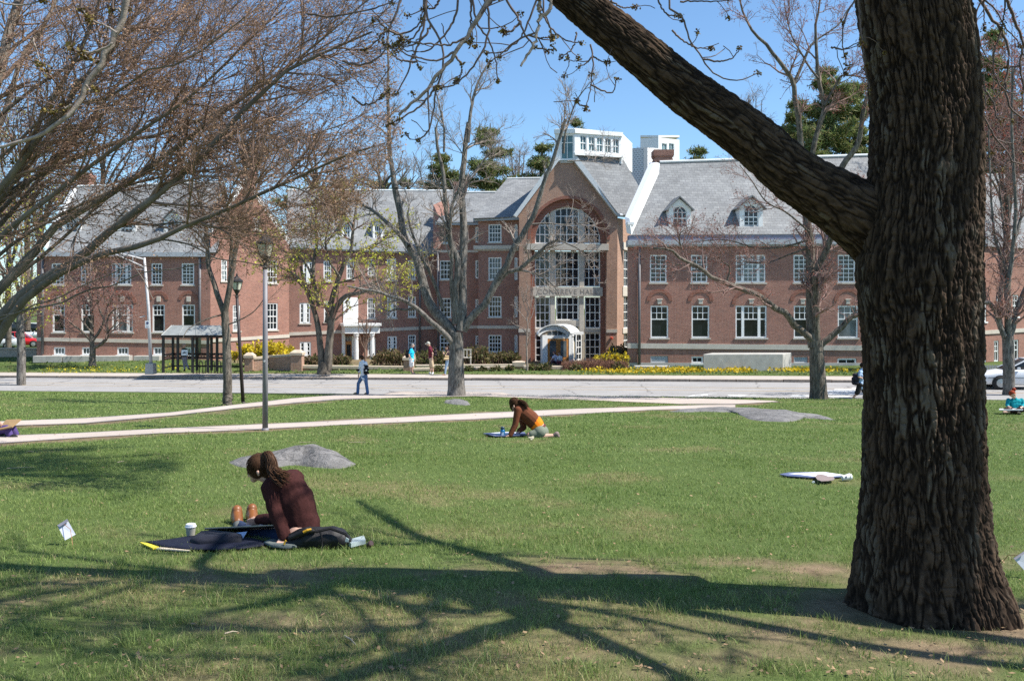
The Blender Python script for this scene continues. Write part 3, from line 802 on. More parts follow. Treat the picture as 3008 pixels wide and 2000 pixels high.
m.tube([FC.px(1243 + 44, 740, .1), FC.px(1287, 1030, .1)], .09, 8); m.tube([FR.px(1877, 728, .12), FR.px(1877, 1070, .12)], .09, 8)
m.tube([FL.px(588, 745, .12), FL.px(588, 1040, .12)], .1, 8); m.tube([FL.px(127, 745, .12), FL.px(127, 1040, .12)], .1, 8); m.tube([FB.px(1232, 745, .1), FB.px(1232, 1032, .1)], .09, 8)
m.split('downspout', MT['pipe'], hall, smooth=True)
e0, e1 = P(1280, 655, 71.2), P(1415, 652, 71.0); roofpoly(roof, [e0, e1, P(1460, 566, 75.5), P(1340, 566, 75.5)])
e0, e1 = P(1392, 641, 69), P(1540, 636, 68.8); roofpoly(roof, [e0, e1, P(1600, 524, 75), P(1489, 526, 75), P(1455, 566, 72.8)])
ridge.tube([P(1340, 565, 75.5), P(1460, 564.5, 75.5)], .09, 6); ridge.tube([P(1489, 525, 75), P(1600, 523, 75)], .09, 6)

# --- gable entrance
FG = Facade(1525, 67.4, 1812, 68.2)
tan = MB(); zg = lambda x, y: (1500 + x / 4.355, 560 + y / 4.355)
def arc(cx, cy, rx, ry, n=25, t0=0, t1=math.pi): return [(cx + rx * math.cos(t), cy - ry * math.sin(t)) for t in np.linspace(t0, t1, n)]
axc, ayb = 1670.5, 714
opening = [(1559, 1078), (1780, 1078)] + arc(axc, 705, 112.5, 121, 31)
outer = [(1525, 1092), (1812, 1092), (1814, 640), (1817, 629), (1694, 470), (1690, 477), (1642, 477), (1636, 472), (1511, 634), (1525, 640)]
FG.wall(tan, [FG.sz(*p) for p in outer], [[FG.sz(*p) for p in opening]], .75)
tan.build('gable_wall', MT['brick_tan'], hall, uv=True)
# ring of dark brick round the arch, proud of the wall
m = MB(); o1, i1 = arc(axc, 705, 121, 129.5, 31), arc(axc, 705, 112.5, 121, 31)
for k in range(30):
    m.prism([FG.px(*o1[k]), FG.px(*o1[k + 1]), FG.px(*i1[k + 1]), FG.px(*i1[k])], FG.n.to_3d() * .03)
m.build('arch_ring', MT['brick_arch'], hall, uv=True)
# inner reveal step, second brick order
BK = -.72
m = MB()
o1 = [(1559, 1078)] + arc(axc, 705, 112.5, 121, 31)[::-1] + [(1780, 1078)]; i1 = [(1573, 1078)] + arc(axc, 711, 97.5, 106, 31)[::-1] + [(1768, 1078)]
for k in range(len(o1) - 1):
    m.prism([FG.px(*o1[k], -.35), FG.px(*o1[k + 1], -.35), FG.px(*i1[k + 1], -.35), FG.px(*i1[k], -.35)], FG.n.to_3d() * -.4)
m.build('arch_reveal', MT['brick_arch'], hall, uv=True)
# stone grid of the great window
st = MB()
def gbox(m, x0, x1, y0, y1, o0, o1): r = FG.rect(x0, x1, y0, y1); FG.lbox(m, r[0], r[1], r[2], r[3], o0, o1)
gbox(st, 1545, 1788, 716, 735, -.75, .06)
gbox(st, 1566, 1773, 843, 870, -.75, -.3)
for x0, x1 in ((1619, 1633), (1705, 1718.5)):
    gbox(st, x0, x1, 735, 843, BK - .05, BK + .28); gbox(st, x0, x1, 870, 1068, BK - .05, BK + .28); gbox(st, x0, x1, 614, 716, BK - .05, BK + .28)
gbox(st, 1633, 1705, 941, 960, BK - .05, BK + .2); gbox(st, 1718.5, 1768, 966, 978, BK - .05, BK + .2); gbox(st, 1573, 1619, 966, 978, BK - .05, BK + .2)
gbox(st, 1573, 1768, 1060, 1082, BK - .05, BK + .3)
st.build('stone_frame', MT['stone'], hall, bevel=.015)
m = MB(); FG.bar(m, 1523, 966, 1557, 966, 10, .05); FG.bar(m, 1781, 967, 1813, 967, 10, .05); gbox(m, 1645, 1682, 476, 480, -.2, .12); m.split('belt_course', MT['stone'], hall)
def grid(x0, x1, y0, y1, c, rws, F=FG, back=BK, clip=None, mat=None, mw=.062):
    """glazed screen: white bars and one pane sheet; clip(x_px) gives the top pixel under the arch"""
    m = MB(); r = F.rect(x0, x1, y0, y1); g = MB()
    top = lambda s_: r[3]
    if clip:
        xs = np.linspace(x0, x1, 12); ss = [F.s_of(x) for x in xs]; zs = [min(r[3], F.z_of(x, clip(x))) for x in xs]
        top = lambda s_: float(np.interp(s_, ss, zs))
        for k in range(11):
            m.prism([F.pt(ss[k], zs[k], back + .08), F.pt(ss[k + 1], zs[k + 1], back + .08), F.pt(ss[k + 1], zs[k + 1] - .13, back + .08), F.pt(ss[k], zs[k] - .13, back + .08)], F.n.to_3d() * -.07)
        g.poly([F.pt(r[0], r[2], back + .02), F.pt(r[1], r[2], back + .02)] + [F.pt(a, z, back + .02) for a, z in list(zip(ss, zs))[::-1]])
    else: g.poly([F.pt(r[0], r[2], back + .02), F.pt(r[1], r[2], back + .02), F.pt(r[1], r[3], back + .02), F.pt(r[0], r[3], back + .02)])
    fw = .09
    for i in range(c + 1):
        s_ = r[0] + (r[1] - r[0]) * i / c; w = fw if i in (0, c) else mw
        s_ += w / 2 if i == 0 else (-w / 2 if i == c else 0)
        F.lbox(m, s_ - w / 2, s_ + w / 2, r[2], top(s_) - .02, back + .01, back + (.1 if i in (0, c) else .06))
    for j in range(rws + 1):
        z = r[2] + (r[3] - r[2]) * j / rws; w = fw if j in (0, rws) else mw
        z += w / 2 if j == 0 else (-w / 2 if j == rws else 0)
        cc = [s_ for s_ in np.linspace(r[0], r[1], 40) if top(s_) >= z]
        if len(cc) > 1: F.lbox(m, cc[0], cc[-1], z - w / 2, z + w / 2, back + .012, back + .062)
    o = m.build('window', MT['white'], hall); g.build('pane', mat or MT['glass'], o); return o
ell = lambda x: 711 - 105 * math.sqrt(max(0, 1 - ((x - axc) / 97.0) ** 2))
grid(1574, 1619, 606, 714, 3, 4, clip=ell); grid(1633, 1705, 606, 714, 4, 4, clip=ell); grid(1718, 1767, 606, 714, 3, 4, clip=ell)
grid(1574, 1619, 737, 842, 3, 4); grid(1633, 1705, 737, 842, 4, 4); grid(1718, 1767, 737, 842, 3, 4)
grid(1575, 1619, 872, 965, 3, 4); grid(1637, 1704, 872, 941, 4, 3); grid(1722, 1768, 872, 965, 3, 4)
grid(1575, 1595, 978, 1066, 1, 4); grid(1722, 1768, 978, 1062, 3, 4)
# the carved name
def text(body, loc, size, rot, mat, name, parent, ext=.01, align='CENTER', sx=1.0):
    c = bpy.data.curves.new(name, 'FONT'); c.body = body; c.size = size; c.extrude = ext; c.align_x = align; c.align_y = 'CENTER'; c.space_character = sx
    t = bpy.data.objects.new(name, c); COL.objects.link(t); t.location = loc; t.rotation_euler = rot
    bpy.context.view_layer.update()
    dg = bpy.context.evaluated_depsgraph_get(); me = bpy.data.meshes.new_from_object(t.evaluated_get(dg)); me.transform(t.matrix_world)
    me.materials.clear(); me.materials.append(mat)
    bpy.data.objects.remove(t); o = bpy.data.objects.new(name, me); COL.objects.link(o); return attach(o, parent)
MT['carve'] = simple('carved_letter', (.27, .235, .205), .9, .1)
ang = math.atan2(FG.e.y, FG.e.x)
text('CONGREVE HALL', FG.px(1669, 857.5, -.295), .56, (R(90), 0, ang), MT['carve'], 'lettering', hall, .006, sx=1.13)
# rake boards, cupola, side roof of the gable
MT['rakeb'] = simple('rake_board', (.60, .62, .62), .5, .1)
rk = MB(); n3 = FG.n.to_3d()
for seg in (((1507, 634), (1632, 462), (1640, 474), (1516, 640)), ((1688, 456), (1818, 628), (1809, 635), (1680, 470))):
    rk.prism([FG.px(*p, .38) for p in seg], n3 * -.5)
rk.split('rake_board', MT['rakeb'], hall)
gR = [P(1686, 455, 67.6), P(1826, 460, 69.6), P(1930, 640, 69.4), P(1818, 630, 67.7)]
roofpoly(roof, gR); roofpoly(roof, [P(1509, 634, 67.2), P(1632, 466, 67.4), P(1640, 466, 74), P(1560, 560, 74)])
m = MB(); m.tube([P(1817, 632, 67.5), P(1848, 634, 69.2)], .16, 6); m.split('gutter', MT['gutter'], hall)
cu = MB()
f0, f1, f2 = P(1630, 386, 67.7), P(1688, 383, 67.4), P(1826, 392, 69.2)
zt = f1.z; b0 = P(1700, 400, 74)
rt = [Vector((p.x, p.y, zt)) for p in (f0, f1, f2, Vector((f0.x + 7, f0.y + 6, 0)), Vector((f0.x + 1.2, f0.y + 5, 0)))]
def wallstrip(m, a, b, z0, z1, z0b=None, th=.18):
    a, b = Vector((a.x, a.y, 0)), Vector((b.x, b.y, 0)); n = (b - a).normalized(); n = Vector((n.y, -n.x, 0)) * -th
    z0b = z0 if z0b is None else z0b
    m.box8([(a.x, a.y, z0), (b.x, b.y, z0b), (b.x + n.x, b.y + n.y, z0b), (a.x + n.x, a.y + n.y, z0), (a.x, a.y, z1), (b.x, b.y, z1), (b.x + n.x, b.y + n.y, z1), (a.x + n.x, a.y + n.y, z1)])
cu.prism([p + Vector((0, 0, -.05)) for p in rt], (0, 0, .22))
FCf = Facade(1630, 67.7, 1688, 67.4); FCs = Facade(1688, 67.4, 1826, 69.2)
cz = lambda y: FCf.z_of(1688, y)
h1 = FCf.rect(1647, 1685, 396, 469); hs = [FCs.rect(1600 + a / 3.92, 1600 + b / 3.92, 350 + c / 3.92, 350 + d / 3.92) for a, b, c, d in ((408, 482, 190, 362), (505, 578, 202, 372), (600, 670, 212, 380), (694, 764, 222, 390), (786, 856, 230, 398))]
FCf.wall(cu, [(0, cz(470)), (FCf.L, cz(470)), (FCf.L, zt), (0, zt)], [rectring(h1)], .12)
FCs.wall(cu, [FCs.sz(1688, 456), FCs.sz(1826, 462), (FCs.L, zt), (0, zt)], [rectring(h) for h in hs], .12)
a = FCf.pt(0, 0); wallstrip(cu, Vector((a.x + 1.2, a.y + 5, 0)), a, cz(470), zt)
p2 = FCs.pt(FCs.L, 0); wallstrip(cu, p2, Vector((a.x + 7, a.y + 6, 0)), cz(470), zt)
FCs.bar(cu, 1687, 449, 1828, 457, 7, .12); FCs.bar(cu, 1687, 380, 1828, 390, 12, .12); FCf.bar(cu, 1628, 382, 1688, 380, 12, .12)
cup = cu.build('cupola', MT['white'], hall)
o = win(FCf, h1, 2, (1, 1), .68, False, glass=MT['glass3'], fw=.08, mw=.05, parent=cup)
for h in hs: win(FCs, h, 2, (1, 1), .5, False, glass=MT['glass3'], fw=.06, mw=.06, parent=cup)
# second cupola and the pierced screen behind the roofs
c2 = MB(); F2 = Facade(1881, 84, 1934, 82.5); F3 = Facade(1934, 82.5, 1996, 84)
F2.wall(c2, [F2.sz(1881, 480), F2.sz(1934, 480), F2.sz(1934, 404), F2.sz(1881, 407)], [], .1)
hh = [F3.rect(1600 + a / 3.92, 1600 + b / 3.92, 422, 462) for a, b in ((1348, 1410), (1430, 1492))]
F3.wall(c2, [F3.sz(1934, 480), F3.sz(1996, 480), F3.sz(1996, 411), F3.sz(1934, 404)], [rectring(h) for h in hh], .1)
q = [F2.px(1881, 404), F2.px(1934, 404), F3.px(1996, 404), F3.px(1996, 404) + Vector((-1, 6, 0)), F2.px(1881, 404) + Vector((1, 5, 0))]
c2.prism(q, (0, 0, .2)); F3.bar(c2, 1934, 472, 1998, 474, 6, .15)
cup2 = c2.build('cupola', MT['white'], hall)
for h in hh: win(F3, h, 2, (1, 1), .5, False, glass=MT['glass3'], fw=.06, parent=cup2)
def screenmat():
    m, nt, b = mat_base('pierced_screen'); u = N(nt, 'ShaderNodeUVMap')
    t = N(nt, 'ShaderNodeTexBrick'); nt.links.new(u.outputs[0], t.inputs['Vector'])
    t.inputs['Scale'].default_value = 1; t.inputs['Brick Width'].default_value = .36; t.inputs['Row Height'].default_value = .2; t.inputs['Mortar Size'].default_value = .082
    t.inputs['Color1'].default_value = (.10, .09, .09, 1); t.inputs['Color2'].default_value = (.14, .13, .12, 1); t.inputs['Mortar'].default_value = (.72, .70, .69, 1)
    nt.links.new(t.outputs[0], b.inputs['Base Color']); b.inputs['Roughness'].default_value = .7; return m
MT['screen'] = screenmat()
s = MB(); FS = Facade(1822, 82, 1892, 80); FS2 = Facade(1901, 80, 1935, 82)
FS.wall(s, [FS.sz(1822, 560), FS.sz(1892, 560), FS.sz(1892, 434), FS.sz(1822, 438)], []); FS2.wall(s, [FS2.sz(1901, 560), FS2.sz(1935, 560), FS2.sz(1935, 436), FS2.sz(1901, 434)], [])
s.build('pierced_screen', MT['screen'], hall, uv=True)
s = MB(); s.box8([P(1891, 570, 79.9), P(1902, 570, 79.9), P(1902, 570, 80.4), P(1891, 570, 80.4), P(1891, 432, 79.9), P(1902, 432, 79.9), P(1902, 432, 80.4), P(1891, 432, 80.4)]); s.build('screen_post', MT['louver'], hall)
# right flank of the gable
FK = Facade(1812, 68.2, 1856, 72.5)
hk = FK.rect(1832, 1846, 738, 1022)
m = MB(); FK.wall(m, [FK.sz(1812, 1092), FK.sz(1856, 1092), FK.sz(1856, 648), FK.sz(1812, 640)], [rectring(hk)], .2); m.build('gable_flank', MT['brick_tan'], hall, uv=True)
grid(1832, 1846, 738, 843, 2, 4, F=FK, back=-.15); grid(1832, 1846, 868, 965, 2, 4, F=FK, back=-.15); grid(1832, 1846, 978, 1022, 2, 2, F=FK, back=-.15)
m = MB(); 
for y0, y1 in ((713, 735), (842, 870), (964, 978)): r = FK.rect(1828, 1848, y0, y1); FK.lbox(m, *r, -.1, .06)
m.split('belt_course', MT['stone'], hall)
# entrance porch with barrel roof
PO = 2.1
pc = MB()
def pbox(m, x0, x1, y0, y1, o0, o1): gbox(m, x0, x1, y0, y1, BK + o0, BK + o1)
ac = arc(1626, 992, 50, 36, 15, R(18), R(162)); ac2 = arc(1626, 998, 44, 28, 15, R(20), R(160))
FP = Facade(1575, 65.0, 1720, 66.6)
for k in range(14):
    pc.prism([FP.px(*ac[k]), FP.px(*ac[k + 1]), FP.px(*ac2[k + 1]), FP.px(*ac2[k])], FP.n.to_3d() * -.25)
porch = pc.build('porch', MT['white'], hall)
r_ = MB()
for k in range(14):
    a0, a1 = FP.px(*ac[k], .15), FP.px(*ac[k + 1], .15); bk_ = FG.n.to_3d() * -2.3 + Vector((1.15, 0, 0))
    r_.prism([a0 + Vector((0, 0, .03)), a1 + Vector((0, 0, .03)), a1 + bk_, a0 + bk_], (0, 0, .07))
r_.build('porch_roof', MT['rakeb'], porch)
def fp(m, x0, x1, y0, y1, o0, o1): r = FP.rect(x0, x1, y0, y1); FP.lbox(m, *r, o0, o1)
pp = MB(); fp(pp, 1594, 1609, 984, 1068, -.4, -.03); fp(pp, 1672, 1679, 984, 1062, -.4, -.03); fp(pp, 1609, 1672, 985, 994, -.3, -.04)
fp(pp, 1674, 1716, 975, 983, -2.4, -.1); pp.build('porch_frame', MT['white'], porch)
for x, o in ((1684, -.2), (1710, -1.7)):
    c = FP.px(x, 1062, o); l = MB(); h = FP.z_of(x, 980) - c.z
    l.lathe(c, [(.16, -.2), (.16, .06), (.125, .1), (.125, h * .4), (.105, h - .25), (.15, h - .2), (.15, h - .12), (.12, h - .1), (.15, h)], 12); l.build('column', MT['white'], porch)
FPs = Facade(1689, 66.35, 1707, 67.3)
grid(1690, 1706, 982, 1058, 2, 4, F=FPs, back=-.02)
d = MB(); fp(d, 1609, 1640.3, 995, 1069, -.2, -.06); fp(d, 1640.9, 1672, 995, 1069, -.2, -.06); dr = d.build('entrance_door', MT['wood'], porch, bevel=.015)
d = MB(); fp(d, 1616, 1634, 1001, 1048, -.1, -.045); fp(d, 1648, 1665, 1001, 1048, -.1, -.045); d.build('door_window', MT['glass2'], dr)
d = MB(); d.poly([FP.px(x, y, -.2) for x, y in arc(1641, 985, 32, 14, 13)]); d.build('fanlight', MT['glass2'], porch)
d = MB()
for x in (1624, 1641, 1657): fp(d, x - .7, x + .7, 973, 985, -.21, -.15)
d.build('fanlight_bars', MT['white'], porch)
d = MB(); fp(d, 1570, 1740, 1068, 1076, -2.5, .8); fp(d, 1585, 1690, 1076, 1086, -2.5, 1.3); d.build('entrance_step', MT['stone'], hall, bevel=.02)
# red alarm lamp on the gable
m = MB(); c = FG.px(1795.5, 993, .12); m.lathe(c, [(.05, -.1), (.13, -.06), (.13, .06), (.05, .1)], 10); m.box(c.x, c.y + .1, c.z, .12, .2, .12); m.build('alarm_lamp', simple('alarm_red', (.5, .08, .05), .4), hall)

wall.build('wall', MT['brick'], hall, uv=True)
roof.split('roof', MT['slate'], hall, uv=True)
ridge.split('roof_ridge', MT['rakeb'], hall)
rake.split('roof_parapet', MT['white'], hall)
# --- the building beyond on the right
hall2 = empty('brick_building', (30, 66, g1(30, 60)), 'brick building with a slate roof behind the white sedan and picket fence', 'building')
FX = Facade(2868, 60, 3120, 66)
hx = [FX.rect(2920, 2934, 1001, 1062), FX.rect(2886, 2897, 1006, 1068), FX.rect(2886, 2898, 880, 945), FX.rect(2925, 2940, 870, 935), FX.rect(2975, 2992, 866, 930), FX.rect(2975, 2992, 998, 1058)]
m = MB(); FX.wall(m, [FX.sz(2868, 1110), FX.sz(3120, 1110), FX.sz(3120, 735), FX.sz(2868, 722)], [rectring(h) for h in hx]); m.build('wall', MT['brick'], hall2, uv=True)
for h in hx: win(FX, h, 2, (2, 1), .5, True, parent=hall2)
m = MB(); FX.bar(m, 2868, 972, 3120, 958, 11, .07); m.build('belt_course', MT['stone'], hall2)
m = MB(); roofpoly(m, [P(2866, 722, 59.6), P(3120, 735, 65.6), P(3120, 507, 71), P(2866, 510, 65)]); m.build('roof', MT['slate'], hall2, uv=True)
# ------------------------------------------------------------------ trees
class Tubes:
    def __init__(s): s.v = []; s.f = []; s.n = 0
    def add(s, paths, rads, sides=3):
        """paths (N, n, 3), rads (N, n)"""
        paths = np.asarray(paths, float); rads = np.asarray(rads, float)
        if paths.ndim == 2: paths = paths[None]; rads = rads[None]
        Nn, n, _ = paths.shape
        if Nn == 0: return
        t = np.empty_like(paths); t[:, 1:-1] = paths[:, 2:] - paths[:, :-2]; t[:, 0] = paths[:, 1] - paths[:, 0]; t[:, -1] = paths[:, -1] - paths[:, -2]
        t /= np.linalg.norm(t, axis=2, keepdims=True) + 1e-9
        ref = np.where(np.abs(t[:, :1, 2:3]) < .9, np.array([0, 0, 1.]), np.array([1., 0, 0]))
        x = np.cross(t, np.broadcast_to(ref, t.shape)); x /= np.linalg.norm(x, axis=2, keepdims=True) + 1e-9
        y = np.cross(t, x)
        a = 2 * np.pi * np.arange(sides) / sides
        v = paths[:, :, None] + rads[:, :, None, None] * (x[:, :, None] * np.cos(a)[:, None] + y[:, :, None] * np.sin(a)[:, None])
        base = s.n + (np.arange(Nn) * n * sides)[:, None, None] + (np.arange(n - 1) * sides)[None, :, None]
        k = np.arange(sides)[None, None]; k2 = (k + 1) % sides
        f = np.stack([base + k, base + k2, base + sides + k2, base + sides + k], -1).reshape(-1, 4)
        s.v.append(v.reshape(-1, 3)); s.f.append(f); s.n += Nn * n * sides
    def build(s, name, mat, parent=None, smooth=True, **k):
        if not s.v: return None
        return mesh_np(name, np.concatenate(s.v), np.concatenate(s.f), mat, parent, smooth, **k)
def resample(pts, rad, n=20, curve=True):
    pts = np.asarray(pts, float); rad = np.asarray(rad, float)
    L = np.r_[0, np.cumsum(np.linalg.norm(np.diff(pts, axis=0), axis=1))]
    t = np.linspace(0, L[-1], n)
    if curve and len(pts) > 2:   # smooth through the points with a Hermite spline
        m = np.gradient(pts, L, axis=0)
        i = np.clip(np.searchsorted(L, t, 'right') - 1, 0, len(L) - 2); h = (L[i + 1] - L[i]); u = ((t - L[i]) / h)[:, None]; h = h[:, None]
        p = (2 * u ** 3 - 3 * u ** 2 + 1) * pts[i] + (u ** 3 - 2 * u ** 2 + u) * h * m[i] + (-2 * u ** 3 + 3 * u ** 2) * pts[i + 1] + (u ** 3 - u ** 2) * h * m[i + 1]
    else: p = np.stack([np.interp(t, L, pts[:, k]) for k in range(3)], -1)
    return p, np.interp(t, L, rad)
def spawn(paths, rads, per, rng, tp=1.0, L=(.6, 1.2), ang=(30, 60), tmin=.2, tmax=1.0, n=6, wob=.12, trop=0.0, rmax=.02, rtip=.004, bias=(0, 0, 0), taper=.5, rk=.65):
    """side branches of every path in a batch: per = number along each path (scalar or array)"""
    Nn, m, _ = paths.shape
    cnt = np.full(Nn, per, float) if np.isscalar(per) else np.asarray(per, float)
    cnt = np.floor(cnt + rng.random(Nn)).astype(int)
    idx = np.repeat(np.arange(Nn), cnt); M = len(idx)
    if M == 0: return np.zeros((0, n, 3)), np.zeros((0, n))
    t = tmin + (tmax - tmin) * rng.random(M) ** tp; q = t * (m - 1); i = np.clip(q.astype(int), 0, m - 2); f = (q - i)[:, None]
    p0 = paths[idx, i] * (1 - f) + paths[idx, i + 1] * f
    r0 = rads[idx, i] * (1 - f[:, 0]) + rads[idx, i + 1] * f[:, 0]
    tg = paths[idx, i + 1] - paths[idx, i]; tg /= np.linalg.norm(tg, axis=1, keepdims=True) + 1e-9
    rv = rng.normal(size=(M, 3)); rv -= tg * (rv * tg).sum(1, keepdims=True); rv /= np.linalg.norm(rv, axis=1, keepdims=True) + 1e-9
    a = np.radians(rng.uniform(*ang, M))[:, None]
    d = tg * np.cos(a) + rv * np.sin(a) + np.array(bias); d /= np.linalg.norm(d, axis=1, keepdims=True)
    ln = rng.uniform(*L, M) * (1 - taper * t)
    out = np.empty((M, n, 3)); out[:, 0] = p0
    for k in range(1, n):
        d = d + rng.normal(size=(M, 3)) * wob + np.array([0, 0, trop]); d /= np.linalg.norm(d, axis=1, keepdims=True)
        out[:, k] = out[:, k - 1] + d * (ln / (n - 1))[:, None]
    ra = np.minimum(r0 * rk, rmax); s = np.linspace(0, 1, n)[None]
    return out, np.maximum(ra[:, None] * (1 - s) + np.minimum(rtip, ra)[:, None] * s, rtip * .6)
def outside(p, mx=40):
    """True for paths whose every point projects beyond the top of the photograph"""
    px = 1504 + FPX * p[..., 0] / np.maximum(p[..., 1], .3); py = HOR - FPX * (p[..., 2] - CZ) / np.maximum(p[..., 1], .3)
    ins = (px > -mx) & (px < 3008 + mx) & (py > -mx) & (p[..., 1] > .2)
    return ~ins.any(axis=-1)
def leaves(pts, rng, size, colors, jit=.05, quad=False, aspect=1.0):
    """small leaf faces at points: returns v, f, col"""
    M = len(pts); a = rng.normal(size=(M, 3)); a /= np.linalg.norm(a, axis=1, keepdims=True); b = rng.normal(size=(M, 3)); b -= a * (a * b).sum(1, keepdims=True); b /= np.linalg.norm(b, axis=1, keepdims=True)
    s = rng.uniform(size[0], size[1], M)[:, None]; c = pts + rng.normal(size=(M, 3)) * jit
    a = a * s * aspect; b = b * s
    if quad: v = np.stack([c - a * .2, c + a * .5 + b * .5, c + a * 1.2, c + a * .5 - b * .5], 1); f = np.arange(M * 4).reshape(M, 4); k = 4
    else: v = np.stack([c - b * .5, c + b * .5, c + a], 1); f = np.arange(M * 3).reshape(M, 3); k = 3
    cc = np.asarray(colors, float)[rng.integers(0, len(colors), M)] * rng.uniform(.75, 1.25, (M, 1))
    return v.reshape(-1, 3), f, np.repeat(cc, k, 0)
def barkmat(name, c1, c2, scale=(9, 9, 2.2), bmp=.6):
    m, nt, b = mat_base(name); tc = N(nt, 'ShaderNodeTexCoord'); mp = N(nt, 'ShaderNodeMapping'); mp.inputs['Scale'].default_value = scale
    nt.links.new(tc.outputs['Object'], mp.inputs[0]); n = noise(nt, 1, 6, .7, mp.outputs[0]); n2 = noise(nt, .8, 3, .6, tc.outputs['Object'])
    r = ramp(nt, n.outputs[0], [(.35, c1), (.65, c2)]); f = ramp(nt, n2.outputs[0], [(.3, (.75,) * 3), (.7, (1.2,) * 3)])
    nt.links.new(mixc(nt, 1, r.outputs[0], f.outputs[0], 'MULTIPLY'), b.inputs['Base Color']); b.inputs['Roughness'].default_value = .9; b.inputs['Specular IOR Level'].default_value = .15
    bump(nt, b, n.outputs[0], bmp, .05); return m
MT['bark_grey'] = barkmat('bark_grey', (.055, .048, .042), (.27, .245, .215), (13, 13, 3.2), 1.0)
MT['bark_mid'] = barkmat('bark_mid', (.05, .042, .034), (.235, .20, .16), (13, 13, 3.2), 1.0)
MT['bark_dark'] = barkmat('bark_dark', (.06, .05, .04), (.20, .17, .135))
MT['bark_smooth'] = barkmat('bark_smooth', (.12, .10, .08), (.22, .185, .15), (5, 5, 2), .15)
MT['twig'] = simple('twig', (.225, .145, .105), .8, .3, 3); MT['twig_grey'] = simple('twig_grey', (.27, .22, .185), .85, .25, 3)
MT['twig_red'] = simple('twig_red', (.26, .165, .14), .85, .25, 3); MT['twig_brown'] = simple('twig_brown', (.20, .125, .095), .85, .25, 3)
MT['leaf'] = attrmat('young_leaf', .6, .35); MT['bud'] = attrmat('bud', .7, .1); MT['needle'] = attrmat('needle', .6, .35)

# ---- the big tree in the foreground: furrowed bark as real relief
def bark_relief(u, v, fu, fv, seed=0):
    """interlacing ridges running along v, u round the trunk in metres"""
    w = (fbm(u * 6, v * 3.5, seed, 3) - .5) * .07; sh = .07
    na = vnoise((u + sh * v + w) * fu, v * fv, seed + 5) * .75 + vnoise((u + sh * v) * fu * 2.3, v * fv * 2.6, seed + 6) * .25
    nb = vnoise((u - sh * v + w) * fu, v * fv + 7.3, seed + 8) * .75 + vnoise((u - sh * v) * fu * 2.3, v * fv * 2.6, seed + 9) * .25
    r = np.clip(np.minimum(np.abs(na - .5), np.abs(nb - .5) * 1.3) * 5, 0, 1) ** .75
    cr = np.clip(np.abs(vnoise(u * 24, v * 20, seed + 15) - .5) * 7, .7, 1)
    return r * cr, fbm(u * 70, v * 36, seed + 11, 3)
def bark_tube(axis, rad, nu, nv, fu, fv, amp, seed, flare=None, v0=0.):
    """dense tube along axis (k,3) with radii; returns v, f, col"""
    pts, rr = resample(axis, rad, nv)
    t = np.gradient(pts, axis=0); t /= np.linalg.norm(t, axis=1, keepdims=True)
    x = np.cross(t, [0, 1., 0]); x /= np.linalg.norm(x, axis=1, keepdims=True); y = np.cross(t, x)   # y points away from the camera
    L = np.r_[0, np.cumsum(np.linalg.norm(np.diff(pts, axis=0), axis=1))] + v0
    a = np.linspace(0, 2 * np.pi, nu, endpoint=False)
    Rm = float(np.median(rr)); A, V = np.meshgrid(a, L)
    Uc = A * Rm
    # periodic round the trunk: blend two samplings
    w = sstep(0, 1, np.clip((A - 5.4) / .88, 0, 1))
    r1, g1_ = bark_relief(Uc, V, fu, fv, seed); r2, g2_ = bark_relief(Uc - 2 * np.pi * Rm, V, fu, fv, seed)
    rel = r1 * (1 - w) + r2 * w; gr = g1_ * (1 - w) + g2_ * w
    big = (fbm(np.cos(A) * 1.6 + 5, V * .8 + np.sin(A) * 1.6, seed + 21, 3) - .5) * .035
    RR = rr[:, None] * (1 + big) + (rel - .6) * amp + (gr - .5) * amp * .7
    if flare is not None: RR = RR + flare(A, V)
    v = pts[:, None] + RR[..., None] * (x[:, None] * np.cos(A)[..., None] + y[:, None] * np.sin(A)[..., None])
    i = np.arange(nv - 1)[:, None] * nu + np.arange(nu)[None]; j = np.arange(nv - 1)[:, None] * nu + (np.arange(nu)[None] + 1) % nu
    f = np.stack([i, i + nu, j + nu, j], -1).reshape(-1, 4)[:, ::-1]
    c1, c2 = np.array([.015, .010, .007]), np.array([.092, .060, .039])
    lich = sstep(.56, .72, fbm(np.cos(A) * 3, V * 2.2 + np.sin(A) * 3, seed + 31, 4)) * sstep(.45, .8, rel)
    k = np.clip((rel - .15) * 1.05 + (gr - .45) * .7, 0, 1)[..., None]
    col = c1 * (1 - k) + c2 * k; col = col * (1 - .55 * lich[..., None]) + np.array([.17, .145, .11]) * .5 * lich[..., None]
    return v.reshape(-1, 3), f, col.reshape(-1, 3)
MT['bark_big'] = attrmat('bark_big', .92, 0, .12)
TD = 5.5
tb = gp(2725, 1858); TBZ = g1(P(2725, 905, TD).x, TD)
maple = empty('maple_tree', (P(2725, 905, TD).x, TD, TBZ), 'big old tree with furrowed bark and a limb reaching up left, in the foreground', 'tree')
prof = [(1990, 2740, 240), (1880, 2728, 236), (1835, 2727, 228), (1766, 2727, 222), (1720, 2724, 221), (1617, 2720, 206), (1530, 2718, 196), (1387, 2716, 187), (1186, 2717, 179), (1061, 2715, 179),
        (959, 2711, 182), (880, 2706, 187), (800, 2703, 191), (700, 2708, 186), (600, 2716, 178), (500, 2722, 172), (400, 2724, 169), (300, 2722, 166), (200, 2714, 166), (100, 2699, 169), (0, 2683, 167), (-150, 2665, 160), (-400, 2660, 140), (-700, 2680, 120)]
axis = np.array([P(c - 6, y, TD) for y, c, w in prof]); rad = np.array([w / FPX * TD * .895 for y, c, w in prof])
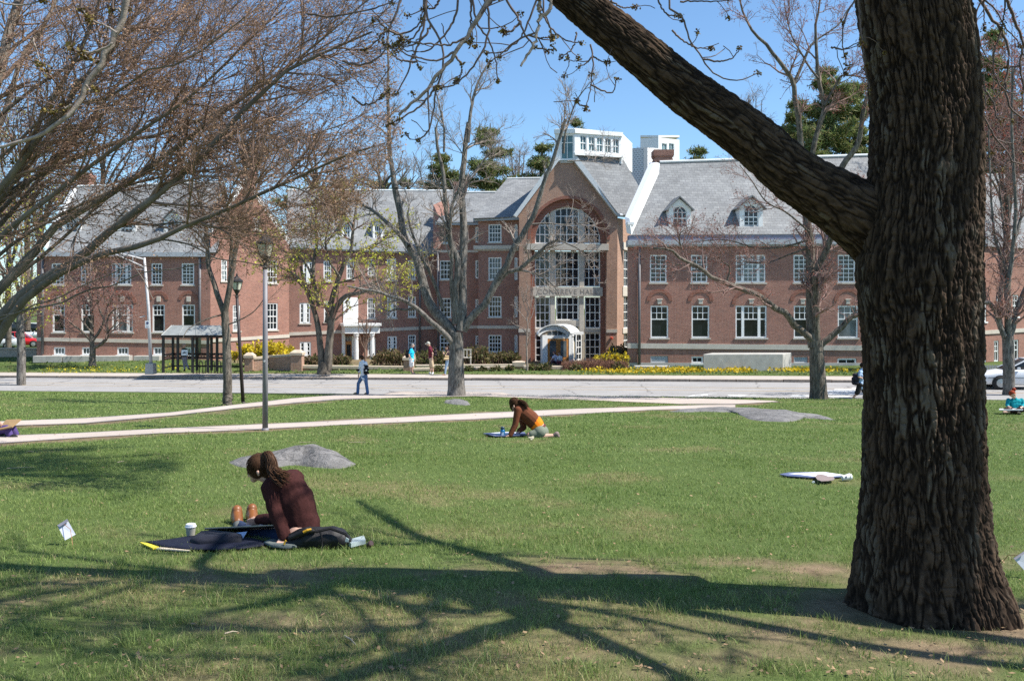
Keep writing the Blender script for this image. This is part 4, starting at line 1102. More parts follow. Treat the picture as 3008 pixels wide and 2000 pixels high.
def flare(A, V):
    # root lobes near the foot
    h = np.clip(V - .28, 0, 9); k = np.exp(-h / .24)
    lob = .5 + .5 * np.cos(A * 5 + 1.1 + .6 * np.sin(A * 2)); return k * (.03 + .17 * lob ** 2 * (1 - .35 * np.cos(A)))
v1, f1_, c1_ = bark_tube(axis, rad, 760, 1100, 36., 5.2, .022, 3, flare)
limb = [(2760, 850, 120), (2640, 735, 118), (2570, 672, 112), (2520, 632, 104), (2440, 580, 92), (2370, 540, 83), (2200, 400, 76), (2000, 255, 70), (1850, 130, 64), (1690, 0, 57), (1560, -110, 54), (1400, -260, 48), (1150, -480, 40)]
la = np.array([P(x, y, TD + (.24, .20, .15, .10, .08, .07, .08)[min(i, 6)] + .02 * max(0, i - 6)) for i, (x, y, w) in enumerate(limb)]); lr = np.array([w / FPX * TD * .965 for x, y, w in limb])
v2, f2_, c2_ = bark_tube(la, lr, 300, 700, 40., 5.6, .013, 8)
mesh_np('trunk', np.concatenate([v1, v2]), np.concatenate([f1_, f2_ + len(v1)]), MT['bark_big'], maple, True, col=np.concatenate([c1_, c2_]))

rng = np.random.default_rng(11)
# limbs above the picture, found from the shadows they throw on the grass
SH = [  # (ground pixel, height) along each limb, radius at both ends
    ([(0, 0, 4.45), (1600, 1815, 4.6), (1480, 1850, 4.9), (1300, 1905, 5.4), (1120, 1958, 6.0), (900, 2030, 7.0)], .15, .06),
    ([(0, 0, 4.5), (1750, 1885, 4.7), (1900, 1945, 4.8), (2050, 2010, 5.6)], .10, .045),
    ([(0, 0, 5.2), (1860, 1815, 5.1), (1990, 1845, 5.0), (2200, 1890, 5.0)], .06, .02),
    ([(0, 0, 4.6), (1600, 1690, 4.8), (1450, 1640, 5.0), (1270, 1590, 5.8), (1120, 1520, 6.8), (1050, 1470, 7.6)], .11, .035),
    ([(0, 0, 4.7), (1400, 1762, 4.9), (1150, 1735, 5.2), (900, 1708, 5.5), (600, 1688, 6.0), (300, 1650, 6.6), (-40, 1605, 7.2)], .085, .03),
    ([(0, 0, 4.9), (1400, 1798, 5.0), (1150, 1775, 5.2), (880, 1735, 5.5), (560, 1712, 5.9), (200, 1682, 6.5), (-60, 1650, 7.0)], .07, .025),
    ([(700, 1690, 5.6), (600, 1672, 5.8), (615, 1630, 6.2), (640, 1600, 6.6)], .07, .04),
    ([(0, 0, 5.4), (1200, 1850, 5.6), (800, 1850, 6.2), (400, 1850, 6.8), (50, 1830, 7.4)], .035, .012),
    ([(0, 0, 5.6), (1000, 1930, 6.0), (600, 1930, 6.6), (200, 1900, 7.2)], .03, .012),
    ([(560, 1712, 5.9), (300, 1715, 6.3), (-50, 1720, 6.8)], .04, .02),
    ([(1270, 1590, 5.8), (1150, 1600, 6.3), (1000, 1560, 7.0)], .045, .02),
]
hp, hr = [], []
for pts, r0, r1 in SH:
    q = []
    for (x, y, h) in pts:
        if x == 0 and y == 0:
            q.append((P(2683, 905, TD).x, TD, TBZ + h)); continue
        g = gp(x, y); k = h / tosun.z; q.append((g.x + tosun.x * k, g.y + tosun.y * k, g.z + h))
    a, b = resample(q, np.linspace(r0, r1, len(q)), 24); hp.append(a); hr.append(b)
crown = Tubes()
def offframe_spawn(p, r, *a, **k):
    x, y = spawn(p, r, *a, **k); m = outside(x); return x[m], y[m]
for (az, z0, L, r, sl) in ((11, 4.35, 6, .15, .2), (4, 4.6, 6, .11, .3), (18, 4.7, 6, .11, .22)):  # unseen limbs added on the sun side so that they shade the trunk
    b0 = np.array([P(2690, 905, TD).x, TD, TBZ + z0])
    q = []
    for t in np.linspace(0, 1, 8):
        a = R(az) + .12 * math.sin(5 * t + z0); x = L * t
        q.append(b0 + np.array([math.cos(a) * x, -math.sin(a) * x, sl * x + .18 * math.sin(7 * t + az) * t]))
    a, b = resample(q, np.linspace(r, r * .5, 8), 24); hp.append(a); hr.append(b)
for (dx, dy, z0, L, r) in ((.9, -.25, 5.6, 5.0, .11), (.62, -.22, 6.0, 6, .12)):  # steeper out-of-frame limbs, also added to throw shade on the trunk
    b0 = np.array([P(2690, 905, TD).x, TD, TBZ + z0]); dd = np.array([dx, dy, .78]); dd /= np.linalg.norm(dd)
    q = [b0 + dd * L * t + np.array([.25 * math.sin(5 * t + z0), .2 * math.cos(4 * t + z0) - .2, .5 * t * t]) * min(1, 3 * t) for t in np.linspace(0, 1, 7)]
    a, b = resample(q, np.linspace(r, r * .35, 7), 24); hp.append(a); hr.append(b)
hp = np.array(hp); hr = np.array(hr)
k1 = offframe_spawn(hp, hr, 4.5, rng, L=(.8, 2.0), ang=(25, 60), tmin=.3, n=8, wob=.14, trop=.03, rmax=.03, rtip=.008)
ka = offframe_spawn(hp[7:9], hr[7:9], 20, rng, L=(.7, 1.8), ang=(20, 65), tmin=.3, n=8, wob=.16, rmax=.02, rtip=.007); k1 = (np.concatenate([k1[0], ka[0]]), np.concatenate([k1[1], ka[1]]))
k2 = offframe_spawn(*k1, 5, rng, L=(.4, .9), ang=(25, 60), n=6, wob=.16, rmax=.012, rtip=.004)
k3 = offframe_spawn(*k2, 3, rng, L=(.2, .45), ang=(30, 60), n=4, wob=.2, rmax=.006, rtip=.003)
crown.add(hp, hr, 10)
for q in (k1, k2, k3): crown.add(*q, 4)
# drooping twigs with bud clusters that hang into the picture: pixel paths at a distance
HT = [
    # fine dark twigs top centre (900,0; 2.24)
    (900, 0, 2.24, 4.6, .007, [[(640, -60), (600, 60), (540, 190), (470, 260), (390, 330)], [(790, -40), (770, 120), (740, 200), (690, 260), (590, 300)], [(800, -40), (745, 270), (690, 400), (650, 520), (590, 620)],
        [(780, 30), (800, 130), (860, 220), (900, 340), (890, 470), (850, 600), (830, 760), (800, 860), (740, 925), (700, 925), (650, 880)],
        [(860, 560), (760, 690), (640, 770), (530, 825)], [(1090, -20), (1120, 140), (1200, 270), (1240, 370), (1258, 530)], [(1170, -10), (1200, 110), (1190, 260), (1150, 360), (1060, 480), (980, 550), (860, 580)],
        [(1310, -10), (1400, 140), (1450, 250), (1530, 320), (1620, 325)], [(1520, -20), (1470, 120), (1410, 250), (1300, 340), (1190, 350)], [(1085, -10), (1080, 120), (1082, 300)],
        [(460, 125), (560, 210), (660, 220), (730, 170), (770, 60)], [(1000, 10), (960, 160), (890, 250), (800, 330), (610, 330)], [(820, 160), (770, 250), (700, 300), (590, 300)], [(1400, 150), (1340, 210), (1290, 205)],
        [(880, -10), (830, 60), (790, 50)], [(1460, 230), (1530, 250), (1615, 245)], [(980, 370), (1020, 430), (1010, 510), (990, 540)], [(730, 410), (600, 390), (530, 310)], [(240, 400), (320, 430), (420, 410), (500, 360), (530, 200)], [(300, 640), (380, 690), (450, 670), (540, 600)],
        [(0, 90), (150, 110), (260, 95), (430, 60), (560, 20)]]),
    (900, 0, 2.24, 4.3, .014, [[(1215, -10), (1150, 90), (1060, 230), (980, 350), (880, 480), (770, 620), (580, 760)]]),
    (900, 0, 2.24, 4.2, .006, [[(1040, 250), (960, 290), (780, 290), (620, 260)], [(970, 345), (880, 395), (720, 380), (560, 310)], [(1150, 90), (1230, 10), (1280, -20)]]),
    (900, 0, 2.24, 3.6, .010, [[(1620, -20), (1600, 60), (1540, 120), (1500, 290), (1450, 380), (1415, 440)], [(1535, -20), (1530, 60), (1545, 120)]]),
    (900, 0, 2.24, 5.2, .006, [[(1560, 110), (1640, 220), (1720, 270), (1820, 285)], [(1780, 215), (1750, 320), (1680, 380)], [(1870, 290), (1885, 400), (1870, 560), (1840, 720)], [(1885, 370), (1940, 405), (1990, 410)], [(1870, 555), (1950, 600), (2010, 610), (2040, 520)], [(1875, 380), (1840, 420), (1790, 440)],
        [(1840, 700), (1800, 690), (1775, 660)], [(2000, 10), (2080, 50), (2170, 50)]]),
    # over the limb (2000,0; 2.24)
    (2000, 0, 2.24, 5.0, .006, [[(-70, 60), (0, 110), (60, 270), (130, 370), (200, 470), (300, 520), (400, 525), (515, 480)], [(-60, 200), (20, 270), (90, 310), (200, 325)], [(150, 390), (250, 405), (330, 390), (390, 320)], [(-160, -10), (-80, 100), (0, 108)], [(1150, -10), (1080, 130), (1065, 250), (1090, 440)], [(1165, 0), (1190, 250), (1215, 470), (1245, 590)], [(990, 310), (1060, 325), (1170, 280)], [(0, 10), (60, 10), (200, 12), (320, 5)]]),
    # right of the trunk (2450,0; 3.136)
    (2450, 0, 3.136, 6.2, .012, [[(1330, -20), (1450, 170), (1540, 290), (1600, 420), (1600, 620), (1585, 860), (1640, 1010), (1750, 1100)], [(1590, -20), (1680, 230), (1740, 420), (1720, 640), (1750, 840)]]),
    (2450, 0, 3.136, 6.0, .006, [[(1380, 0), (1480, 80), (1580, 260), (1700, 400), (1760, 540)], [(1350, 20), (1310, 130), (1330, 300), (1370, 470), (1440, 570), (1590, 620)], [(1540, 290), (1480, 470), (1510, 760), (1600, 850), (1750, 850)], [(1380, 1080), (1500, 1290), (1600, 1410), (1640, 1520), (1560, 1568)], [(1500, 1290), (1600, 1320), (1760, 1300)], [(1580, 50), (1540, 280)], [(1390, 830), (1480, 970), (1500, 1090), (1640, 1120)], [(1380, 0), (1385, 270)], [(1640, 1490), (1750, 1520)]]),
    # near branch across the upper left corner (0,0; 3.92)
    (0, 0, 3.92, 3.4, .0125, [[(1470, -30), (1420, 180), (1340, 390), (1225, 620), (1120, 810), (1000, 1000), (880, 1180), (760, 1340), (600, 1460), (420, 1568), (200, 1640), (-30, 1690)]]),
    (0, 0, 3.92, 3.4, .0045, [[(1225, 620), (1150, 690), (1040, 690), (970, 640)], [(1300, 500), (1150, 580), (1010, 610), (900, 590), (800, 560)], [(1000, 980), (1030, 1040), (1100, 1040)], [(840, 1210), (720, 1250), (600, 1270), (540, 1270)], [(1420, 170), (1370, 110), (1290, 115)], [(1340, 380), (1230, 310), (1100, 260), (930, 110)], [(-20, 20), (120, 60), (340, 50), (520, -10)], [(370, 440), (420, 580), (450, 740)]]),
]
tw = Tubes(); twl = Tubes(); bp = []; lp = []
for ox, oy, sc, d, r, L in HT:
    for k, line in enumerate(L):
        dj = d + rng.uniform(-.35, .35) if len(L) > 3 else d
        q = [P(ox + x / sc, oy + y / sc, dj) for x, y in line]
        a, b = resample(q, np.linspace(r, r * .5, len(q)), 22); a = a + rng.normal(size=a.shape) * r * .35; (twl if d < 3.8 or r > .0135 else tw).add(a, b, 6)
        if r < .009:
            for e in range(rng.integers(1, 4)):
                t = 21 - int(rng.integers(0, 14) * e * .5 % 20) if e else 21
                bp.append((a[t], rng.uniform(.010, .018)))
        lp.append((a, b))
P_, R_ = np.array([a for a, b in lp]), np.array([b for a, b in lp])
s1 = spawn(P_, R_, 1.3, rng, L=(.08, .3), ang=(35, 70), n=5, wob=.2, trop=.05, rmax=.005, rtip=.0025, taper=.2)
tw.add(*s1, 4)
bp += [(s1[0][i, -1], rng.uniform(.008, .015)) for i in range(len(s1[0])) if rng.random() < .4]
# link the hanging twigs to the crown above the frame
lk = []; lkr = []
for a, b in lp:
    e = a[0] if a[0][2] > a[-1][2] else a[-1]
    pyp = HOR - FPX * (e[2] - CZ) / e[1]
    if pyp < 60:
        tgt = hp[:, 4:].reshape(-1, 3); tgt = tgt[np.argmin(np.linalg.norm(tgt - (e + np.array([0, 0, 1.2])), axis=1))]
        mid = e + (tgt - e) * .4 + np.array([0, 0, .9]); q, rr_ = resample([e, e + np.array([0, .0, .35]), mid, tgt], [b.max(), b.max() * 1.1, b.max() * 1.4, b.max() * 1.8], 12)
        lk.append(q); lkr.append(rr_)
tw.add(np.array(lk), np.array(lkr), 6)
MT['twig_big'] = barkmat('twig_big', (.10, .075, .06), (.24, .19, .16), (40, 40, 40), .3)
crown.build('crown', MT['twig_big'], maple)
MT['twig_dark'] = simple('twig_dark', (.14, .10, .085), .8, .3, 8)
to = tw.build('twigs', MT['twig_dark'], maple); twl.build('near_twigs', barkmat('twig_pale', (.24, .185, .155), (.40, .34, .285), (30, 30, 30), .3), maple)
pts = np.concatenate([np.tile(p, (26, 1)) + rng.normal(size=(26, 3)) * s * .55 for p, s in bp])
v, f, c = leaves(pts, rng, (.007, .015), [(.14, .095, .03), (.21, .15, .04), (.11, .065, .03), (.24, .19, .06), (.09, .05, .03)], .004, True)
mesh_np('bud_cluster', v, f, MT['bud'], to, col=c)['label'] = 'yellow-brown flower buds'
tag(to.children[0], kind='stuff')
# ---- the other trees
def limbset(lines, d, rng, dj=0.0, n=22, k=1.0):
    """lines: list of (pixel path, radius px start, radius px end [, depth offsets])"""
    A, B = [], []
    for L in lines:
        pts, r0, r1 = L[:3]; o = L[3] if len(L) > 3 else rng.uniform(-dj, dj)
        q = [P(x, y, d + o * (i / max(1, len(pts) - 1))) for i, (x, y) in enumerate(pts)]
        a, b = resample(q, np.linspace(r0 * k, r1 * k, len(q)) / FPX * d, n); A.append(a); B.append(b)
    return np.array(A), np.array(B)
def make_tree(name, label, lines, base, d, bark, twig, rng, per=(9, 7, 5), L=((1.2, 3), (.6, 1.4), (.3, .7)), ang=(25, 65), rmin=.008, trop=.02, budcol=None, budn=1.0, buds=(.05, .1), group=None, bias=(0, 0, .15), tmin=.25, leafpart='buds', trunk_sides=12, cat='tree', filt=None, rough=.0, hmin=3.0, tp=1.0, thin=1.0):
    root = empty(name, (P(base[0], base[1], d).x, d, g1(P(base[0], 905, d).x, d)), label, cat, group)
    A, B = limbset(lines, d, rng, dj=1.2, k=thin)
    tr = Tubes()
    if rough: A = A + rng.normal(size=A.shape) * (B[..., None] * rough * (B[:, :1, None] < .22))
    tr.add(A, B, trunk_sides)
    # buttress the foot
    tr.build('trunk', bark, root)
    t1 = spawn(A, B, per[0], rng, L=L[0], ang=ang, tmin=tmin, n=8, wob=.13, trop=trop, rmax=.07, rtip=rmin * 1.3, bias=bias, rk=.55, tp=tp)
    zb = float(root.location.z) + hmin; ok = t1[0][:, 0, 2] > zb; t1 = (t1[0][ok], t1[1][ok])
    t2 = spawn(*t1, per[1], rng, L=L[1], ang=ang, tmin=.15, n=6, wob=.16, trop=trop, rmax=.03, rtip=rmin, bias=bias)
    t3 = spawn(*t2, per[2], rng, L=L[2], ang=ang, tmin=.2, n=5, wob=.18, trop=trop, rmax=.015, rtip=rmin * .8, bias=bias)
    if filt: t1, t2, t3 = [filt(*q) for q in (t1, t2, t3)]
    tw_ = Tubes(); tw_.add(*t1, 5); tw_.add(*t2, 4); tw_.add(*t3, 3)
    cr = tw_.build('crown', twig, root)
    if budcol is not None:
        e = np.concatenate([t3[0][:, -1], t3[0][:, -2], t3[0][:, -3], t2[0][:, -1]]); e = e[rng.random(len(e)) < budn]
        v, f, c = leaves(e, rng, buds, budcol, .05, leafpart == 'young_leaves')
        o = mesh_np(leafpart, v, f, MT['leaf'], cr, col=c); tag(o, kind='stuff')
    return root
RED = [(.30, .09, .06), (.24, .07, .05), (.36, .14, .09), (.20, .08, .06)]
RUST = [(.26, .13, .06), (.20, .09, .05), (.30, .17, .08)]
LIME = [(.46, .48, .06), (.55, .53, .08), (.38, .42, .05), (.50, .43, .08)]
z5b = lambda L: [(600 + x / 2.4125, 500 + y / 2.4125) for x, y in L]
z2b = lambda L: [(900 + x / 2.24, y / 2.24) for x, y in L]
z6b = lambda L: [(1200 + x / 1.96, 350 + y / 1.96) for x, y in L]
z7b = lambda L: [(1800 + x / 2.091, 500 + y / 2.091) for x, y in L]
z3b = lambda L: [(2000 + x / 2.24, y / 2.24) for x, y in L]
z1b = lambda L: [(x / 2.24, y / 2.24) for x, y in L]
zl = lambda L: [(100 + x / 3.733, 480 + y / 3.733) for x, y in L]
z4b = lambda L: [(x / 2.4125, 500 + y / 2.4125) for x, y in L]
zb0 = lambda L: [(x / 5.9, 850 + y / 5.9) for x, y in L]
rng = np.random.default_rng(5)
# bare grey tree in the middle, by the road
cb = gp(1340, 1163)
cd = cb.y
lines = [
    ([(1341, 1172), (1340, 1120), (1340, 1080), (1340, 1040), (1341, 1005), (1342, 975)], 26, 18, 0),
    ([(1341, 1185), (1341, 1160), (1341, 1125)], 34, 23, 0),
    (z5b([(1790, 1260), (1740, 1200), (1620, 1085), (1500, 975), (1420, 925), (1310, 890), (1250, 868), (1130, 845), (1010, 820)]), 9, 2.5, -1.5),
    (z5b([(1500, 975), (1430, 990), (1360, 985), (1310, 1000), (1230, 960)]), 4, 1.5, .5),
    (z5b([(1790, 1230), (1740, 1120), (1640, 1010), (1600, 950), (1560, 830), (1530, 720), (1500, 620), (1440, 520), (1405, 420), (1395, 330), (1355, 150), (1340, 60)]), 16, 8.5, 1.),
    (z2b([(590, 1240), (570, 1150), (548, 1000), (545, 850), (538, 700), (536, 560), (540, 450), (535, 300), (545, 180)]), 8, 1.8, .5),
    (z5b([(1450, 540), (1360, 430), (1280, 360), (1200, 290), (1110, 230), (1030, 100), (900, -40), (800, -160)]), 7, 2, 2),
    (z5b([(1690, 980), (1650, 850), (1600, 730), (1540, 620), (1500, 520), (1460, 400), (1440, 300)]), 6, 3, -.5),
    (z6b([(270, 1180), (268, 1000), (285, 830), (240, 700), (230, 600), (210, 450), (200, 300), (170, 180), (155, 50)]), 11, 3.5, -.6),
    (z2b([(905, 1000), (905, 850), (880, 720), (855, 620), (830, 560)]), 3.5, 1.2, 0),
    (z6b([(300, 1220), (310, 1060), (308, 900), (316, 760), (318, 640), (312, 520), (305, 380), (320, 240), (330, 120), (345, 20)]), 15, 6, .8),
    (z2b([(1062, 940), (1080, 750), (1110, 600), (1140, 520), (1190, 430), (1220, 380)]), 5.5, 1.2, .5),
    (z6b([(262, 1150), (245, 900), (250, 760), (240, 640), (250, 500), (300, 380), (310, 300)]), 6, 3, -1.0),
    (z2b([(985, 1290), (930, 1180), (860, 1200), (800, 1250), (740, 1110), (700, 1000)]), 2.5, 1, 1),
    (z6b([(312, 1210), (360, 1140), (430, 1080), (470, 1010), (520, 910), (570, 840), (600, 750), (650, 680), (690, 610), (720, 560), (745, 480), (770, 390), (800, 310), (830, 240), (855, 160), (880, 80), (905, 0)]), 12, 4, -1.2),
    (z2b([(1690, 1010), (1710, 850), (1740, 760), (1780, 660), (1830, 590), (1870, 540)]), 3.5, 1, -.4),
    (z6b([(500, 960), (560, 890), (640, 860), (700, 810), (760, 760), (820, 710), (860, 695)]), 8, 3.5, -1),
    (z6b([(860, 695), (920, 720), (980, 750), (1010, 780), (1030, 830)]), 2.5, 1, .3),
    (z6b([(600, 870), (700, 880), (790, 920), (850, 980), (880, 1040)]), 2.5, 1, -.5),
    (z6b([(710, 605), (790, 600), (900, 608), (1000, 600), (1080, 590)]), 2.6, 1, .6),
    (z2b([(1715, 1060), (1800, 1060), (1900, 1060), (2000, 1030)]), 2.0, .8, .6),
    (z2b([(1060, 1180), (1150, 1080), (1260, 940), (1310, 920)]), 2.2, .9, .5),
    (z2b([(1060, 1070), (990, 960), (930, 900)]), 2, .8, .5),
    (z2b([(1010, 1120), (1080, 950), (1140, 930), (1230, 880)]), 2, .8, -.5),
]
make_tree('bare_tree', 'bare grey many-stemmed tree between the lawn and the road, in front of the arched gable', lines, (1340, 1163), cd, MT['bark_grey'], MT['twig_grey'], rng,
          per=(7, 6, 5), L=((.9, 2.6), (.5, 1.2), (.25, .6)), rmin=.0075, tmin=.3, bias=(0, 0, .22), rough=.10)
# red-budded maple right of the middle
rb = gp(2405, 1171); rd = rb.y
lines = [
    ([(2405, 1182), (2404, 1140), (2401, 1090), (2399, 1040), (2398, 1000)], 26, 19, 0), ([(2406, 1195), (2405, 1172), (2404, 1135)], 33, 23, 0),
    (z7b([(1235, 1090), (1222, 950), (1218, 800), (1216, 650), (1212, 520), (1208, 400), (1195, 320), (1180, 200)]), 17, 10, .5),
    (z7b([(1250, 1090), (1248, 900), (1246, 760), (1240, 650)]), 12, 9, -.6),
    (z7b([(1240, 680), (1262, 580), (1300, 520), (1330, 440), (1365, 350), (1400, 250), (1430, 150)]), 10, 7, -1),
    (z3b([(815, 1250), (800, 1100), (793, 980), (775, 800), (750, 640), (745, 555), (690, 460), (620, 375), (560, 290), (495, 235), (440, 150), (400, 60), (380, -60)]), 10, 2, -.5),
    (z3b([(745, 555), (775, 480), (810, 400), (850, 310), (885, 270), (960, 220), (1040, 160), (1100, 60)]), 5, 1.5, .4),
    (z3b([(880, 1400), (850, 1100), (875, 960), (910, 830), (945, 700), (920, 600), (905, 510), (895, 400), (890, 260), (885, 170), (905, 80), (920, -40)]), 9, 2.5, .3),
    (z3b([(905, 520), (850, 450), (780, 330), (740, 260), (700, 130), (680, 20)]), 3.5, 1.2, .6), (z3b([(945, 700), (1010, 580), (1060, 500), (1130, 500), (1230, 520)]), 4.5, 1.5, -.5),
    (z3b([(1030, 1150), (1100, 1040), (1160, 960), (1185, 850), (1200, 740), (1225, 640), (1260, 540), (1300, 400)]), 9, 4, -1.),
    (z7b([(1255, 1090), (1330, 1030), (1400, 970), (1460, 905), (1530, 880), (1640, 850), (1800, 790)]), 10, 5, -.5),
    (z7b([(1240, 1060), (1180, 1000), (1100, 940), (1070, 880), (1000, 850), (940, 800), (880, 760), (790, 730), (700, 695), (640, 670), (590, 650), (540, 600), (450, 560), (400, 530), (360, 490), (250, 480)]), 11, 3, -2.5),
    (z7b([(700, 690), (715, 590), (670, 560), (640, 520)]), 3, 1, -.5), (z7b([(480, 590), (420, 470), (410, 400), (440, 360)]), 2.4, 1, -1.), (z7b([(600, 650), (520, 600), (400, 580), (300, 560), (170, 540)]), 2.2, 1, 1),
    (z7b([(1200, 480), (1080, 520), (980, 560), (850, 570), (760, 540)]), 3, 1, 1.5), (z7b([(1200, 430), (1050, 470), (900, 480), (700, 430), (500, 440)]), 3, 1, .5),
    (z7b([(1210, 380), (1050, 250), (950, 200), (850, 60), (780, -30)]), 3, 1, -1),
]
make_tree('bare_tree', 'leafless maple hazed with red buds, between the big trunk and the gable', lines, (2405, 1171), rd, MT['bark_mid'], MT['twig_red'], rng,
          per=(9, 6, 5), L=((1.0, 2.6), (.5, 1.3), (.25, .6)), rmin=.007, tmin=.3, bias=(0, 0, .1), budcol=RED, budn=.5, buds=(.03, .065), rough=.07)
# tree with young yellow-green leaves across the road
yb = P(955, 1082, 50.6); yd = 50.6
z3c = lambda L: [(680 + x / 5.9, 850 + y / 5.9) for x, y in L]
lines = [
    (z3c([(1565, 1400), (1560, 1200), (1540, 1000), (1520, 800), (1490, 600), (1450, 430), (1400, 280), (1340, 120), (1300, -20), (1240, -200), (1200, -400)]), 11, 4, .5),
    (z3c([(1665, 1400), (1680, 1150), (1700, 900), (1715, 720), (1740, 500), (1800, 330), (1880, 220), (1960, 130), (2060, 90), (2200, 70), (2340, 20), (2500, -60)]), 13, 3.5, -1),
    (z5b([(870, 1080), (900, 930), (930, 830), (960, 740), (1000, 650), (1035, 580), (1050, 480), (1060, 370), (1080, 260), (1090, 150)]), 9, 2.5, .8),
    (z5b([(820, 960), (790, 860), (770, 740), (780, 620), (800, 500), (790, 380), (800, 250)]), 8, 2.5, .5), (z5b([(810, 930), (740, 850), (700, 800), (640, 740), (560, 700), (450, 640)]), 5, 1.5, -.5),
    (z5b([(960, 760), (880, 620), (860, 500), (880, 400), (900, 280)]), 4, 1.5, -.8), (z5b([(1040, 580), (1130, 560), (1200, 540), (1300, 480), (1360, 470)]), 4, 1.2, .5), (z5b([(1000, 940), (1100, 830), (1200, 800), (1300, 760), (1400, 730)]), 3, 1.2, .5),
    (z5b([(770, 760), (700, 640), (620, 600), (520, 560), (400, 540)]), 3.5, 1.2, 1), (z5b([(950, 800), (1080, 760), (1180, 700), (1260, 640)]), 3, 1, -1),
    (z3c([(1600, 1470), (1600, 1380), (1610, 1250)]), 22, 15, 0),
]
make_tree('budding_tree', 'forked tree with sparse young yellow-green leaves beside the white portico', lines, (955, 1082), yd, MT['bark_dark'], MT['twig_brown'], rng,
          per=(9, 5, 4), L=((1.5, 3.6), (.7, 1.8), (.3, .9)), rmin=.009, tmin=.3, bias=(0, 0, .08), budcol=[(.44, .46, .06), (.50, .49, .08), (.36, .40, .05), (.46, .40, .09)], budn=1.0, buds=(.06, .13), leafpart='young_leaves', rough=.1)
# slim forked tree by the upper path
tb_ = gp(668, 1190); td = tb_.y
lines = [
    (z4b([(1612, 1690), (1610, 1560), (1612, 1400), (1608, 1250), (1600, 1100), (1592, 1000)]), 13.5, 11, 0), (z4b([(1612, 1700), (1612, 1640), (1611, 1560)]), 18, 13, 0),
    (z4b([(1585, 1010), (1540, 880), (1510, 780), (1480, 690), (1468, 550), (1460, 430), (1440, 300), (1400, 150), (1380, 0)]), 8.5, 3, .6), (z4b([(1595, 1010), (1620, 880), (1650, 690), (1670, 560), (1692, 440), (1715, 300), (1735, 150), (1745, 0), (1720, -200), (1700, -420)]), 9, 3, -.6),
    (z4b([(1625, 860), (1630, 700), (1640, 560), (1640, 400), (1600, 250), (1560, 100), (1540, -100), (1560, -300)]), 6, 2, .3), (z4b([(1700, 400), (1800, 200), (1850, 50), (1900, -150), (1920, -400)]), 4, 1.5, .6), (z4b([(1470, 560), (1420, 470), (1360, 420), (1250, 380)]), 3, 1, .4),
    (z4b([(1585, 1020), (1480, 1050), (1410, 1080), (1330, 1130), (1290, 1200)]), 2.5, 1, -.6), (z4b([(1600, 1100), (1700, 1060), (1800, 1000), (1880, 900)]), 2.2, 1, -.5),
]
make_tree('bare_tree', 'slim forked bare tree standing between the bus shelter and the tall grey lamp post', lines, (668, 1190), td, MT['bark_mid'], MT['twig_brown'], rng,
          per=(8, 5, 4), L=((.9, 2.2), (.4, 1.0), (.2, .5)), rmin=.0055, tmin=.3, budcol=RUST + LIME[:1], budn=.35, buds=(.02, .05), rough=.07)
# far left tree with yellow-green leaves
fb = gp(63, 1137); fd = fb.y
lines = [(z4b([(152, 1560), (150, 1450), (152, 1300), (148, 1200), (142, 1100), (150, 1000)]), 12.5, 10, 0), (z4b([(150, 1000), (130, 850), (90, 700), (60, 550), (40, 400), (10, 200)]), 6, 2, 1), (z4b([(148, 1020), (190, 900), (220, 780), (230, 640), (240, 500)]), 5, 2, -.6),
         (z4b([(145, 1120), (60, 1050), (-40, 1000), (-160, 960)]), 4, 1.5, .5), (z4b([(148, 1100), (220, 1040), (290, 1010), (330, 960)]), 3, 1, .5), (z4b([(120, 800), (0, 700), (-100, 600)]), 4, 1.5, -1), (z4b([(140, 900), (160, 700), (150, 500), (120, 300)]), 4, 1.5, 1)]
make_tree('budding_tree', 'grey trunk with yellow-green young leaves at the left edge, before the parked cars', lines, (63, 1137), fd, MT['bark_grey'], MT['twig_brown'], rng,
          per=(8, 5, 4), L=((1.0, 2.4), (.5, 1.2), (.25, .6)), rmin=.008, tmin=.2, budcol=LIME[:3] + RUST[:1], budn=.5, buds=(.06, .12), leafpart='young_leaves', rough=.08)
# small red-budded tree before the left wing
lines = [(zb0([(1600, 1310), (1602, 1200), (1604, 1080), (1602, 1010)]), 9, 8, 0), (zb0([(1600, 1330), (1600, 1290), (1602, 1230)]), 12, 9, 0), (zb0([(1600, 1030), (1560, 880), (1490, 800), (1400, 710), (1300, 640), (1200, 560), (1120, 470), (1000, 420)]), 4, 1.3, -.6), (zb0([(1605, 1020), (1590, 850), (1590, 700), (1595, 500), (1580, 250), (1550, 50), (1520, -150), (1500, -400)]), 7, 2, .5),
         (zb0([(1620, 1020), (1740, 950), (1840, 860), (1870, 700), (1850, 580), (1880, 470), (1960, 370), (2080, 320)]), 5.5, 1.3, -.5), (zb0([(1850, 590), (1770, 450), (1720, 330), (1690, 180), (1690, 0), (1660, -200)]), 4, 1.2, .4), (zb0([(1600, 900), (1700, 760), (1800, 560), (1840, 400), (1900, 200), (1990, 30), (2050, -150), (2150, -350)]), 4.5, 1.5, .8), (zb0([(1875, 740), (1960, 640), (2060, 520), (2180, 480)]), 2.5, 1, .4), (zb0([(1620, 780), (1500, 640), (1400, 500), (1380, 380), (1300, 200)]), 3, 1, -.4), (zb0([(1620, 650), (1500, 450), (1450, 200), (1350, 0), (1250, -200)]), 3, 1, .6)]
make_tree('bare_tree', 'small leafless tree with reddish buds on the grass before the left wing', lines, (271, 1072), 58.5, MT['bark_mid'], MT['twig_red'], rng, hmin=1.8,
          per=(8, 6, 4), L=((1.3, 3.2), (.7, 1.6), (.3, .8)), rmin=.011, tmin=.3, budcol=RED, budn=.45, buds=(.05, .1), rough=.08)
